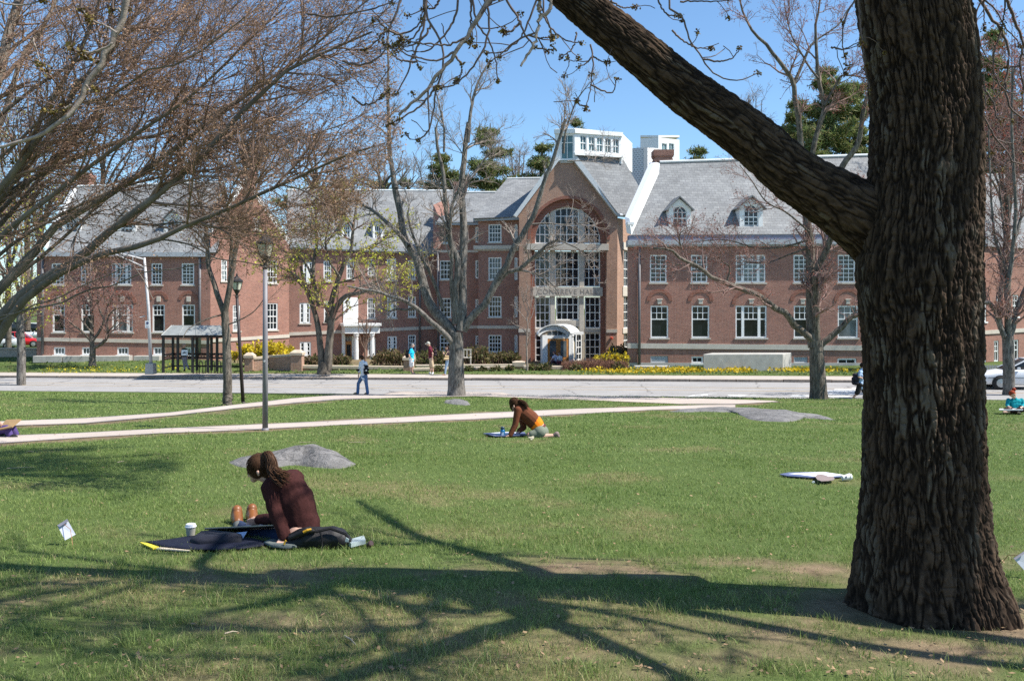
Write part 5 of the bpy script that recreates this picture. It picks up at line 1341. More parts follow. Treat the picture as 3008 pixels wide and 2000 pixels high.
# tree at the right, beside the white car
z6r = lambda L: [(2840 + x / 3.48, 800 + y / 3.48) for x, y in L]
eb = gp(2962, 1168); ed = eb.y
lines = [(z6r([(430, 1300), (430, 1150), (428, 950), (424, 800), (420, 700), (418, 650)]), 16, 15, 0), (z6r([(430, 1330), (430, 1280), (430, 1200)]), 22, 16, 0), (z6r([(400, 700), (370, 620), (330, 520), (300, 430), (270, 350), (230, 310), (170, 310), (60, 290)]), 8, 4, -.6),
         (z6r([(405, 680), (350, 560), (330, 420), (340, 260), (360, 100), (370, -60), (390, -300), (360, -600), (330, -900)]), 8, 2.5, .6), (z6r([(430, 680), (470, 560), (500, 420), (540, 300), (580, 200), (640, 60), (680, -150)]), 9, 4, .3), (z6r([(430, 670), (420, 520), (430, 380), (400, 200), (440, 0), (470, -250), (500, -600), (480, -1000), (460, -1500), (470, -2100)]), 9, 3, -.5), (z6r([(440, 100), (380, -100), (300, -300), (260, -600), (240, -1000), (220, -1500)]), 5, 2, .5), (z6r([(480, -300), (560, -600), (600, -1000), (620, -1500)]), 5, 2, .8)]
make_tree('bare_tree', 'tall leafless reddish tree beside the white sedan at the right edge', lines, (2962, 1168), ed, MT['bark_grey'], MT['twig_red'], rng,
          per=(11, 7, 5), L=((1.0, 2.6), (.5, 1.2), (.25, .6)), rmin=.007, tmin=.15, budcol=RED + RUST, budn=.45, buds=(.03, .07), rough=.08)
# saplings
lines = [([(1549, 1088), (1548, 1050), (1547, 1010), (1548, 985), (1551, 960)], 3, 2.2, 0), ([(1548, 985), (1535, 965), (1515, 955), (1500, 945)], 1.6, .6, .3), ([(1551, 965), (1548, 930), (1552, 900), (1545, 870), (1552, 840)], 1.8, .6, 0), ([(1552, 950), (1565, 920), (1570, 890), (1580, 850)], 1.4, .6, .2), ([(1550, 945), (1530, 920), (1515, 900), (1508, 880)], 1.3, .5, 0), ([(1551, 930), (1560, 890), (1562, 850), (1566, 810)], 1.3, .5, -.2), ([(1549, 920), (1535, 880), (1530, 850)], 1.2, .5, 0)]
make_tree('sapling', 'thin bare sapling in front of the arched gable window', lines, (1549, 1088), 52.5, MT['twig_grey'], MT['twig_grey'], rng, per=(6, 4, 2), L=((.4, 1.0), (.2, .5), (.1, .3)), rmin=.008, hmin=.9, bias=(0, 0, .5), trop=.06, trunk_sides=6)
lines = [([(1073, 1075), (1073, 1045), (1072, 1025)], 3.5, 2.6, 0), ([(1072, 1030), (1068, 1000), (1069, 970), (1064, 940)], 2, .7, 0), ([(1073, 1028), (1080, 1000), (1086, 975), (1092, 945)], 1.8, .6, .2), ([(1072, 1028), (1061, 1005), (1055, 980), (1052, 950)], 1.7, .6, -.2), ([(1073, 1020), (1076, 985), (1078, 950), (1077, 920)], 1.6, .6, 0)]
make_tree('sapling', 'small bare sapling between the columns of the white portico', lines, (1073, 1075), 66.0, MT['twig'], MT['twig'], rng, per=(6, 4, 2), L=((.5, 1.2), (.3, .6), (.1, .3)), rmin=.01, hmin=.9, bias=(0, 0, .5), trop=.06, trunk_sides=6)

# the wide-spreading tree at the left, its trunk just outside the picture
rng = np.random.default_rng(21)
LD = 11.0
fork = (-330, 1180)
def lim(*pts): return [fork, (-230, pts[0][1] * .45 + 1130 * .55)] + list(pts)
lines = [
    ([(-345, 1420), (-340, 1340), (-332, 1260), (-325, 1150)], 62, 54, 0), ([(-347, 1440), (-346, 1400), (-343, 1350)], 85, 62, 0),
    (lim(*([(-60, 990)] + z4b([(0, 1050), (150, 890), (350, 740), (460, 690)]) + zl([(450, 1050), (700, 890), (800, 770), (1000, 610), (1250, 430), (1480, 240), (1760, 0)]) + z1b([(1600, 730), (1700, 640), (1850, 490), (2040, 390), (2240, 300), (2450, 210)]))), 26, 3.5, -1.0),
    (lim((-70, 1080), (0, 985), (54, 898), (110, 850), (160, 812), (216, 782), (290, 749), (373, 732), (456, 707), (539, 666), (622, 633), (700, 600), (800, 554), (900, 510), (1000, 462), (1100, 430)), 20, 3, -1.6),
    (lim((-80, 920), (0, 849), (62, 782), (108, 732), (137, 683), (199, 645), (270, 600), (353, 554), (437, 491), (530, 425), (625, 350), (740, 270), (860, 185), (1000, 70), (1080, 0)), 24, 3, .4),
    (lim((-90, 690), (0, 589), (89, 527), (160, 490), (268, 446), (366, 411), (446, 402), (536, 370), (638, 330), (700, 290), (780, 230), (880, 120), (960, 20)), 16, 2.5, 1.4),
    (lim((-80, 660), (0, 558), (45, 500), (134, 379), (187, 330), (223, 250), (312, 178), (345, 90), (365, 10), (380, -80)), 17, 6, -1.2),
    (lim((-110, 420), (0, 339), (112, 250), (200, 196), (286, 147), (380, 90), (470, 20), (520, -60)), 10, 2.5, .5),
    (lim((-60, 380), (0, 210), (27, 90), (58, 0), (80, -90)), 24, 17, 1.2), (lim((-80, 470), (0, 366), (36, 259), (67, 165), (134, 67), (165, 0), (200, -80)), 15, 7, 2.2),
    (lim((-30, 620), (67, 491), (110, 370), (178, 250), (240, 140), (285, 27), (310, -60)), 12, 6, -.4), (lim((-20, 600), (80, 491), (178, 357), (277, 236), (330, 156), (384, 67), (446, -10)), 13, 4, .8),
    (lim((0, 620), (90, 530), (220, 400), (330, 270), (420, 150), (500, 70), (590, -30)), 12, 4, 1.8), (lim((20, 640), (140, 500), (280, 350), (400, 260), (520, 170), (640, 110), (760, 20), (800, -30)), 11, 2.5, 2.2),
    (lim((-60, 760), (40, 660), (160, 570), (290, 470), (420, 380), (540, 300), (650, 200), (740, 110), (840, 20)), 13, 2.5, -.6), (lim((-60, 800), (60, 700), (200, 620), (330, 560), (470, 520), (620, 500), (760, 460), (900, 400), (1000, 370), (1080, 330)), 9, 2, 1.0),
    (lim((-90, 880), (20, 830), (150, 730), (250, 640), (380, 520), (500, 470), (640, 410), (800, 360), (950, 270), (1050, 220)), 10, 2, 2.0), (lim((-120, 1010), (-20, 950), (80, 910), (180, 890), (260, 850), (330, 840), (420, 800), (520, 790), (640, 760)), 5, 1.5, -1.4),
    (lim((-100, 1000), (0, 930), (57, 918), (100, 895), (160, 880), (250, 835), (340, 800), (390, 780), (450, 880)), 4, 1.2, -1.9), (lim((-80, 540), (40, 430), (150, 330), (250, 300), (340, 280), (420, 210), (520, 190), (620, 130), (720, 50)), 8, 2, -1.4),
    ([(456, 700), (560, 720), (640, 760), (720, 770), (800, 790)], 4, 1.2, -.8), ([(373, 650), (450, 660), (540, 655), (640, 700), (760, 690), (840, 700)], 4, 1.2, -.6), ([(540, 668), (680, 640), (800, 620), (900, 600), (1000, 600)], 4, 1.2, .4),
    ([(270, 610), (220, 700), (216, 755)], 4, 2, -.6), ([(800, 560), (860, 600), (930, 620), (1000, 700)], 2.5, 1, -.2), ([(353, 560), (430, 600), (520, 610), (600, 640)], 3, 1, .2),
]
def lfilt(p, r):
    """keep the sprays out of the open lawn and off the middle"""
    px = 1504 + FPX * p[..., 0] / p[..., 1]; py = HOR - FPX * (p[..., 2] - CZ) / p[..., 1]
    lim_ = np.interp(px, [-500, 0, 300, 600, 900, 1150, 1250], [1050, 1000, 960, 880, 760, 520, 300])
    ok = ((py < lim_) & (px < 1190)).all(axis=1)
    ok &= rng.random(len(ok)) < np.interp(px[:, 0], [-300, 0, 350], [.25, .4, 1.0]) * np.interp(py[:, 0], [450, 700], [1.0, .95])
    return p[ok], r[ok]
make_tree('spreading_tree', 'spreading tree at the left with many long bare brown branches reaching right', lines, (-345, 1420), LD, MT['bark_smooth'], MT['twig'], rng,
          per=(28, 10, 5.5), L=((.7, 2.2), (.3, .85), (.12, .36)), ang=(15, 55), rmin=.0028, tmin=.2, tp=.62, trop=-.005, bias=(.12, 0, .06), budcol=[(.36, .22, .14), (.42, .27, .16), (.28, .17, .11)], budn=.6, buds=(.014, .03), filt=lfilt, trunk_sides=14, thin=.72)

# trees behind the hall
def pine(px, top, d, w, seed, label, yb=620):
    r = np.random.default_rng(seed); b = P(px, yb, d); t = P(px, top, d); H = t.z - b.z; gz_ = g1(b.x, d)
    root = empty('pine_tree', (b.x, d, gz_), label, 'tree', 'pines behind the hall')
    T = Tubes(); ax, rr_ = resample([(b.x, d, gz_), (b.x + r.normal() * .3, d, b.z + H * .5), (t.x, d, t.z)], [.45, .3, .05], 10); T.add(ax, rr_, 7); T.build('trunk', MT['bark_dark'], root)
    W = w / FPX * d / 2 * 1.12; br = Tubes(); pts = []
    A, B = [], []
    nw = int(H / 1.15)
    for i in range(nw):
        f = (i + r.random() * .6) / nw; z = b.z + H * f
        for k in range(r.integers(4, 7)):
            a = r.uniform(0, 2 * np.pi); L = W * (1.1 - f) ** .8 * r.uniform(.35, 1.25)
            e = np.array([math.cos(a), math.sin(a), 0]); s0 = np.array([b.x + (t.x - b.x) * f, d, z])
            q = [s0, s0 + e * L * .5 + np.array([0, 0, -.05 * L + .12]), s0 + e * L + np.array([0, 0, .22 * L])]
            p_, q_ = resample(q, [.09, .06, .02], 8); A.append(p_); B.append(q_)
            n = int(20 * L) + 8; tt = 1 - r.random(n) ** 1.25 * .9; ii = np.clip((tt * 7).astype(int), 0, 7)
            pts.append(p_[ii] + r.normal(size=(n, 3)) * np.array([.42, .42, .19]) * (.5 + .13 * L))
        
    br.add(np.array(A), np.array(B), 4); cr = br.build('crown', MT['bark_dark'], root)
    pts = np.concatenate(pts); pts = np.repeat(pts, 9, 0)
    v, f, c = leaves(pts, r, (.08, .17), [(.13, .18, .06), (.18, .22, .07), (.10, .145, .05), (.23, .24, .09), (.24, .20, .09)], .16, False, 4.0)
    o = mesh_np('needles', v, f, MT['needle'], cr, col=c); tag(o, kind='stuff')
for q in [(1440, 362, 100, 165, 1, 'tall pine behind the hall just left of the arched gable'), (1300, 452, 104, 150, 2, 'dark pine behind the hall, left of the tallest pine by the gable'), (1190, 520, 110, 120, 3, 'low pine behind the long slate roof'), (1595, 415, 100, 135, 4, 'pine against the left rake of the gable'), (1690, 348, 112, 130, 5, 'pine whose top shows above the white cupola'),
          (2052, 425, 108, 120, 6, 'small pine showing above the right wing roof beside the chimney'), (2425, 195, 96, 300, 7, 'tallest pine, behind the right wing beside the big trunk'), (2330, 300, 104, 230, 8, 'pine left of the tallest one behind the right wing'), (2520, 240, 100, 240, 9, 'pine partly hidden by the big trunk'), (2920, 95, 100, 240, 10, 'pine right of the big trunk'), (1010, 520, 112, 170, 11, 'pine behind the long slate roof, right of the yellow-green tree'), (880, 545, 118, 150, 12, 'pine behind the roof, left of the other low ones'), (1125, 520, 120, 120, 13, 'small pine in the middle of the low skyline')]: pine(*q)
def bgtree(px, top, d, w, seed, label, yb=620, bc=None, tw='twig_grey', bd=.5, dens=1.0, bs=(.08, .16)):
    r = np.random.default_rng(seed); ls = [([(px, yb + 330), (px, yb), (px + r.normal() * 8, yb - (yb - top) * .35)], 9, 6, 0)]
    for k in range(int(8 * dens)):
        a = r.uniform(-1, 1); y0 = yb - (yb - top) * r.uniform(.0, .35); e = (px + a * w * .5, top + abs(a) ** 1.5 * (yb - top) * .5 + r.uniform(0, 25))
        ls.append(([(px + r.normal() * 2, y0), (px + a * w * .18, y0 - (yb - top) * .22), (px + a * w * .36, (y0 + e[1]) / 2 - 10), e], 4, .8, r.uniform(-2.5, 2.5)))
    make_tree('bare_tree', label, ls, (px, yb + 330), d, MT['bark_mid'], MT[tw], r, per=(7, 5, 4), L=((2, 4.5), (1, 2.2), (.5, 1.1)), rmin=.014, tmin=.3, budcol=bc, budn=bd, buds=bs, group='bare trees behind the hall', bias=(0, 0, .2))
bgtree(740, 130, 84, 330, 31, 'tall bare tree behind the left court, nearest the brick gable end', 640, bc=RUST, tw='twig_brown')
bgtree(520, 170, 88, 360, 32, 'bare tree behind the left wing roof', 620, bc=RUST, tw='twig_brown'); bgtree(300, 220, 90, 360, 33, 'bare tree behind the left wing chimney', 620, bc=RUST, tw='twig_brown')
bgtree(80, 260, 86, 320, 34, 'bare brownish tree beyond the left end of the hall', 640, bc=RUST + LIME[:1], tw='twig_brown'); bgtree(930, 330, 92, 260, 35, 'bare tree behind the long slate roof', 640, bc=RUST, tw='twig_brown')
bgtree(2215, 260, 105, 170, 36, 'faint bare tree on the skyline above the right wing'); bgtree(1880, 440, 115, 120, 37, 'thin bare tree behind the pierced screen'); bgtree(1520, 430, 110, 170, 38, 'thin bare tree between two pines at the gable')
bgtree(2960, 60, 60, 330, 39, 'dense reddish bare tree behind the tree by the white sedan', 700, bc=RED, tw='twig_red', dens=1.6); bgtree(3060, 200, 52, 260, 40, 'reddish bare tree cut by the right edge of the picture', 760, bc=RED, tw='twig_red', dens=1.4)
bgtree(-60, 500, 78, 260, 41, 'yellow-green budding tree beyond the parked cars', 860, bc=LIME, tw='twig_brown', bd=.7); bgtree(1120, 400, 100, 240, 42, 'bare tree behind the long slate roof, near the low pines', 640, tw='twig_grey')

bgtree(25, 330, 72, 280, 43, 'brown and yellow-green budding tree above the parked cars', 860, bc=LIME + RUST, tw='twig_brown', bd=.7); bgtree(-110, 280, 76, 320, 44, 'brown budding tree cut by the left edge of the picture', 860, bc=RUST + LIME[:1], tw='twig_brown', bd=.7); bgtree(120, 430, 98, 300, 45, 'brown bare tree behind the left chimney, low on the skyline', 760, bc=RUST, tw='twig_brown')
# ------------------------------------------------------------------ grass blades on the lawn
rng = np.random.default_rng(3)
ROCKS = []
def rock(name, label, outline_front, top, cat='rock', sink=.12, seed=1):
    """low boulder: ground outline in pixels (front edge left to right), back outline, crest height in metres"""
    front, back, h = outline_front
    F = [gp(*p) for p in front]; B = [gp(*p) for p in back]
    n = 44; m_ = 15
    a, _ = resample([tuple(p) for p in F], [0] * len(F), n); b, _ = resample([tuple(p) for p in B], [0] * len(B), n)
    v = np.zeros((n, m_, 3))
    r = np.random.default_rng(seed)
    for j in range(m_):
        t = j / (m_ - 1); v[:, j] = a * (1 - t) + b * t
    s = np.linspace(0, 1, n)[:, None]; t = np.linspace(0, 1, m_)[None]
    hp_ = np.interp(np.linspace(0, 1, n), np.linspace(0, 1, len(h)), h)[:, None]
    prof_ = np.sin(np.pi * np.clip(t, 0, 1)) ** .6 * np.interp(t, [0, .12, .35, .6, 1], [0, .45, .9, 1, .0])
    z = gz(v[..., 0], v[..., 1])
    fr = 1.6 / max(.3, float(np.linalg.norm(a[-1] - a[0])) / 3)
    zn = (fbm(v[..., 0] * fr * 1.5, v[..., 1] * fr * 1.5, seed, 4) - .5) * hp_ * .5 + (fbm(v[..., 0] * 9, v[..., 1] * 9, seed, 3) - .5) * .02
    v[..., 2] = z - sink * (1 - np.minimum(1, prof_ * 8)) + hp_ * prof_ + zn * np.minimum(1, prof_ * 2)
    i = np.arange(n - 1)[:, None] * m_ + np.arange(m_ - 1)[None]; f = np.stack([i, i + m_, i + m_ + 1, i + 1], -1).reshape(-1, 4)
    o = mesh_np(name, v.reshape(-1, 3), f, MT['rock'], smooth=True); tag(o, label, cat)
    ROCKS.append([(p[0], p[1]) for p in a] + [(p[0], p[1]) for p in b[::-1]])
    return o
def rockmat():
    m, nt, b = mat_base('rock'); pos = geo_pos(nt); n = noise(nt, 3, 7, .7, pos); n2 = noise(nt, 45, 3, .7, pos)
    r = ramp(nt, n.outputs[0], [(.25, (.085, .08, .075)), (.5, (.17, .162, .155)), (.75, (.28, .265, .255))]); f = ramp(nt, n2.outputs[0], [(.3, (.85,) * 3), (.7, (1.12,) * 3)])
    vo = N(nt, 'ShaderNodeTexVoronoi', feature='DISTANCE_TO_EDGE'); vo.inputs['Scale'].default_value = 1.1
    w = N(nt, 'ShaderNodeVectorMath', operation='ADD'); nt.links.new(pos, w.inputs[0]); nn = noise(nt, 2, 4, .6, pos); nt.links.new(nn.outputs[1], w.inputs[1]); nt.links.new(w.outputs[0], vo.inputs['Vector'])
    cr = ramp(nt, vo.outputs[0], [(0, (.5,) * 3), (.035, (1,) * 3)])
    c = mixc(nt, 1, mixc(nt, 1, r.outputs[0], f.outputs[0], 'MULTIPLY'), cr.outputs[0], 'MULTIPLY')
    nt.links.new(c, b.inputs['Base Color']); b.inputs['Roughness'].default_value = .85; bump(nt, b, n.outputs[0], .9, .12); return m
MT['rock'] = rockmat()
q = lambda x, y: (350 + x / 2.949, 1280 + y / 2.949)
rock('boulder', 'smooth grey boulder in the grass just behind the woman in the maroon sweater', ([q(955, 240), q(1060, 285), q(1250, 300), q(1480, 265), q(1700, 285), q(1880, 292), q(2045, 262)], [q(955, 225), q(1100, 195), q(1300, 185), (q(1500, 0)[0], 1334), (q(1700, 0)[0], 1334), q(1880, 190), q(2050, 258)], [.01, .05, .09, .12, .19, .21, .20, .17, .11, .03]), 0, seed=2)
q = lambda x, y: (1900 + x / 3.574, 1050 + y / 3.574)
rock('rock_outcrop', 'long flat grey rock outcrop at the end of the lower footpath', ([q(240, 570), q(420, 578), q(620, 572), q(850, 578), q(1000, 630), q(1200, 678), q(1400, 684), q(1560, 672), q(1700, 640), q(1985, 662)], [q(240, 565), q(450, 528), q(700, 515), q(900, 520), q(1080, 520), q(1250, 535), q(1450, 565), q(1600, 590), q(1800, 606), q(1985, 658)], [.01, .05, .07, .08, .1, .15, .17, .13, .08, .01]), 0, seed=4)
q = lambda x, y: (1000 + x / 5.9, 1000 + y / 5.9)
rock('boulder', 'small flat pale rock in the grass strip between the two paths', ([q(1790, 1085), q(1900, 1105), q(2050, 1122), q(2150, 1128), q(2250, 1118)], [q(1790, 1078), q(1900, 1060), q(2050, 1058), q(2150, 1066), q(2250, 1112)], [.01, .08, .13, .13, .08, .01]), 0, seed=5)

def grass():
    X, Y, Hh, Wd, Cc = [], [], [], [], []
    zones = [(3.6, 6.0, 5200, 1.0, .0032), (6.0, 9.0, 3400, .95, .004), (9.0, 13.5, 1700, .9, .006), (13.5, 20, 700, .95, .010), (20, 29, 280, 1.0, .017), (29, 38.5, 130, 1.1, .026)]
    for d0, d1, dn, hs, w in zones:
        A = .5 * (d1 ** 2 - d0 ** 2) * 1.3; n = int(A * dn)
        d = np.sqrt(rng.uniform(d0 ** 2, d1 ** 2, n)); x = d * rng.uniform(-.66, .64, n)
        X.append(x); Y.append(d); Hh.append(np.full(n, hs)); Wd.append(np.full(n, w))
    nt_ = 150; cx = rng.uniform(-2.6, 3.4, nt_); cy = 4.05 + 3.6 * rng.random(nt_) ** 1.6; k_ = rng.integers(14, 46, nt_)
    X.append(np.repeat(cx, k_) + rng.normal(0, .035, k_.sum())); Y.append(np.repeat(cy, k_) + rng.normal(0, .035, k_.sum())); Hh.append(np.repeat(rng.uniform(1.3, 2.3, nt_), k_)); Wd.append(np.full(k_.sum(), .0042))
    x = np.concatenate(X); y = np.concatenate(Y); hs = np.concatenate(Hh); w = np.concatenate(Wd)
    v_ = y * CT + x * ST
    s = soilmask(x, y); dr = drymask(x, y)
    lush = fbm(x * .9 + 7, y * 1.1, 91, 4); clump = fbm(x * 7, y * 7, 55, 3)
    keep = (v_ < 38.15) & (rng.random(len(x)) > s * (.80 + .4 * (clump < .5))) & (rng.random(len(x)) < .30 + 1.2 * sstep(.28, .62, clump))
    keep |= (hs > 1.2) & (rng.random(len(x)) < .8)
    keep &= ~inpoly(x, y, POLY_LO) & ~inpoly(x, y, POLY_UP)
    keep &= np.hypot(x - tb.x, y - TD) > .56
    for p in ROCKS: keep &= ~inpoly(x, y, p)
    x, y, hs, w, s, dr, lush, clump = [q_[keep] for q_ in (x, y, hs, w, s, dr, lush, clump)]; n = len(x)
    h = hs * rng.uniform(.018, .044, n) * (.65 + .8 * lush) * (1 - .35 * s) * (1 + .35 * (clump > .62))
    a = rng.uniform(0, 2 * np.pi, n); lean = rng.normal(0, .55, (n, 2)) * h[:, None]
    z = gz(x, y) - .004
    p = np.stack([x, y, z], -1); ww = w * rng.uniform(.7, 1.3, n)
    e = np.stack([np.cos(a) * ww, np.sin(a) * ww, np.zeros(n)], -1) * .5
    mid = p + np.stack([lean[:, 0] * .35, lean[:, 1] * .35, h * .6], -1); tip = p + np.stack([lean[:, 0], lean[:, 1], h * .98], -1)
    v = np.stack([p - e, p + e, mid + e * .7, mid - e * .7, tip], 1).reshape(-1, 3)
    b = np.arange(n)[:, None] * 5
    f4 = b + np.array([[0, 1, 2, 3]]); f3 = b + np.array([[3, 2, 4]])
    g1_, g2_, g3_ = np.array([.165, .24, .058]), np.array([.27, .335, .105]), np.array([.44, .38, .19])
    t = np.clip(lush * 1.5 - .3 + rng.normal(0, .25, n), 0, 1)[:, None]
    c = g2_ * (1 - t) + g1_ * t
    st = (rng.random(n) < np.clip(.035 + dr * .30 + s * .35, 0, .75))[:, None]
    c = np.where(st, g3_ * rng.uniform(.6, 1.15, (n, 1)), c * rng.uniform(.75, 1.25, (n, 1)))
    c5 = np.repeat(c, 5, 0).reshape(n, 5, 3); c5[:, 4] *= 1.0
    o = mesh_np('grass', v, [f4, f3], MT['grass'], smooth=False, col=c5.reshape(-1, 3)); tag(o, 'short green lawn grass with dry patches', None, kind='stuff')
MT['grass'] = attrmat('grass_blade', .55, .35, .25)
grass()
# litter on the lawn: dead leaves and fallen twigs
m = MB(); r = random.Random(4)
for i in range(1400):
    d = 4.2 + 20 * r.random() ** 2.2; x = d * r.uniform(-.62, .62); z = g1(x, d) + .02; s = r.uniform(.006, .017) * (1 + d * .04); a = r.uniform(0, 6.28)
    e1, e2 = Vector((math.cos(a), math.sin(a), r.uniform(-.3, .5))) * s, Vector((-math.sin(a), math.cos(a), r.uniform(-.2, .5))) * s * .6
    c = Vector((x, d, z)); m.poly([c - e1, c + e2, c + e1, c - e2 * .9])
MT['deadleaf'] = simple('dead_leaf', (.25, .165, .09), .8, .5, 3)
tag(m.build('leaves', MT['deadleaf']), 'dead leaves scattered in the grass', kind='stuff')
STK = [((20, 1381), (100, 1378)), ((82, 1330), (100, 1332)), ((878, 1303), (930, 1304)), ((1022, 1303), (1082, 1304)), ((1012, 1884), (1045, 1908)), ((345, 1363), (365, 1360)), ((660, 1875), (700, 1868)), ((1010, 1880), (1030, 1896))]
labs = ['pale twig lying flat in the grass at the far left', 'tiny pale twig beyond the flat twig at the left', 'thin straw-coloured stick behind the boulder', 'thin stick right of the boulder in the sunny grass', 'dark stick in the shaded grass at the bottom', 'short pale twig in the grass left of the boulder', 'thin dry stem among the shaded grass at lower left', '']
for (a, b), l in list(zip(STK, labs))[:7]:
    p, q_ = gp(*a), gp(*b); m = MB(); mid = p.lerp(q_, .55) + Vector((0, .008, .004)); m.tube([p + Vector((0, 0, .025)), mid + Vector((0, 0, .025)), q_ + Vector((0, 0, .025))], [.005, .0045, .002], 5)
    tag(m.build('stick', simple('dry_stick', (.42, .34, .24), .8, .2)), l, 'stick', 'sticks fallen in the grass')

# ------------------------------------------------------------------ street furniture
MT['lamp_grey'] = simple('lamp_grey', (.20, .19, .205), .5, .12, 6); MT['black_metal'] = simple('black_metal', (.025, .022, .02), .45, .2, 5)
MT['galv'] = simple('galvanised', (.48, .47, .47), .5, .14, 5); MT['lampglass'] = simple('lamp_glass', (.55, .53, .42), .3, .06)
def lamp(base, topy, d, label, mat, group='lamp posts on the lawn', lean=0):
    b = P(base[0], base[1], d); b.z = g1(b.x, d); H = P(base[0], topy, d).z - b.z
    root = empty('lamp_post', b, label, 'lamp post', group); tx = Vector((lean * H, 0, 0))
    s = H / 4.05; off = lambda z: b + tx * (z / H) + Vector((0, 0, z))
    m = MB(); m.lathe(b, [(.075 * s, -.1), (.075 * s, .02), (.06 * s, .05)], 14); m.tube([off(0), off(1.6 * s), off(3.30 * s)], [.056 * s, .052 * s, .044 * s], 14); m.build('pole', mat, root, smooth=True)
    t = off(3.30 * s); m = MB(); m.lathe(t, [(.05 * s, -.04), (.06 * s, -.01), (.04 * s, .03), (.045 * s, .09), (.07 * s, .12), (.08 * s, .15), (.11 * s, .22)], 8)
    for k in range(4):
        a = k * math.pi / 2 + .4
        m.tube([t + Vector((math.cos(a) * .105 * s, math.sin(a) * .105 * s, .20 * s)), t + Vector((math.cos(a) * .165 * s, math.sin(a) * .165 * s, .46 * s))], .012 * s, 5)
    for a in (0, math.pi): m.tube([t + Vector((math.cos(a) * .04 * s, 0, .03)), t + Vector((math.cos(a) * .11 * s, 0, .05))], .014 * s, 6)
    hd = m.build('lantern_base', MT['black_metal'], root)
    g = MB(); g.lathe(t, [(.10 * s, .205), (.157 * s, .455)], 8); g.build('lantern_glass', MT['lampglass'], hd)
    c = MB(); c.lathe(t, [(.175 * s, .45), (.195 * s, .47), (.185 * s, .52), (.12 * s, .57), (.07 * s, .63), (.03 * s, .66), (.035 * s, .69), (.02 * s, .73), (.004, .75)], 8); c.build('lantern_roof', MT['black_metal'], root)
    return root
l1 = gp(779, 1264); lamp((779, 1264), 676, l1.y, 'tall grey lamp post with black lantern beside the lower footpath', MT['lamp_grey'])
m = MB(); c = P(777, 1061, l1.y - .055); m.lathe(c, [(.02, -.002), (.02, .004)], 10, axis=(0, 1, 0)); m.build('sticker', simple('sticker', (.7, .68, .68), .6), bpy.data.objects['lamp_post'])
l2 = gp(714, 1184); lamp((714, 1184), 800, l2.y, 'slightly leaning dark brown lamp post behind the tall grey one', simple('lamp_brown', (.035, .025, .025), .5), lean=-.058)
# street light
b = gp(443, 1086); d = 51.5; b = P(443, 1084, d); sl = empty('street_light', b, 'galvanised street light with a truss arm and small white sign by the bus shelter', 'street light')
m = MB(); m.box8([Vector((b.x + a, b.y + c, b.z + z)) for z, w in ((-.3, .27), (.36, .24)) for a, c in ((-w, -w), (w, -w), (w, w), (-w, w))]); m.build('base', MT['concrete'], sl, bevel=.04)
m = MB(); m.tube([b + Vector((0, 0, .3)), P(436, 905, d), P(424, 757, d)], [.105, .09, .07], 12); m.build('pole', MT['galv'], sl, smooth=True)
m = MB(); A = P(424, 762, d); m.tube([A, P(370, 749, d - .3), P(290, 728, d - .8)], [.05, .045, .035], 8); m.tube([P(424, 785, d), P(350, 752, d - .4), P(312, 738, d - .7)], [.05, .045, .035], 8); m.tube([P(390, 753, d - .2), P(390, 768, d - .2)], .03, 6); m.tube([P(424, 792, d), P(398, 791, d - .1)], .025, 6); m.build('arm', MT['galv'], sl, smooth=True)
m = MB(); hd = P(272, 724, d - .9); m.box(hd.x, hd.y, hd.z, .9, .34, .16, .1); m.build('lamp_head', MT['galv'], sl, bevel=.05)
m = MB(); a = P(426, 942, d - .16); c = P(440, 964, d - .16); m.box8([(a.x, d - .16, c.z), (c.x, d - .16, c.z), (c.x, d - .14, c.z), (a.x, d - .14, c.z), (a.x, d - .16, a.z), (c.x, d - .16, a.z), (c.x, d - .14, a.z), (a.x, d - .14, a.z)]); sg = m.build('sign', MT['white'], sl)
m = MB(); c = P(433, 949.5, d - .168); m.prism([c + Vector((x * .085, 0, z * .09)) for x, z in ((-.9, .6), (-.4, 1), (.3, 1), (.9, .5), (1, -.1), (.3, -.6), (.1, -1.1), (-.3, -.7), (-.9, -.2))], (0, .006, 0)); m.build('sign_emblem', simple('sign_navy', (.06, .07, .16), .6), sg)
m = MB(); a = P(433, 959, d - .168); m.box(a.x, a.y, a.z, .17, .006, .025); m.build('sign_text', simple('sign_navy2', (.06, .07, .16), .6), sg)
m = MB(); a = P(411, 931, d); m.tube([P(426, 928.5, d), P(411, 932, d)], .035, 6); m.build('bracket', MT['galv'], sl)

# bus shelter
zs = lambda x, y: (380 + x / 7.372, 900 + y / 7.372)
sd_ = 51.0
sh = empty('bus_shelter', P(*zs(1380, 1400), sd_), 'dark framed glass bus shelter with pale hipped roof', 'bus shelter')
def sp(x, y, dd=0): return P(*zs(x, y), sd_ + dd)
gzs = sp(1380, 1420).z
fr = MB()
posts = [(735, -.35, 0), (945, 1.25, 0), (1050, -.1, 0), (1370, -.35, 0), (1465, 1.3, 0), (1700, -.35, 0), (1780, 1.3, 0), (1900, .6, 0), (2045, -.3, 0), (2130, 1.3, 0)]
topz = sp(1380, 640).z
for x, dd, _ in posts:
    q = sp(x, 640, dd); fr.box(q.x, q.y, (gzs + topz) / 2, .13, .13, topz - gzs)
fr.split('frame_post', MT['black_metal'], sh)
fr = MB()
for z in (topz, ): 
    for (x0, d0, x1, d1) in ((705, -.4, 2180, -.35), (930, 1.3, 2180, 1.3), (705, -.4, 930, 1.3), (2180, -.35, 2180, 1.3)):
        a, b_ = sp(x0, 640, d0), sp(x1, 640, d1); a.z = b_.z = z; fr.tube([a, b_], .09, 4)
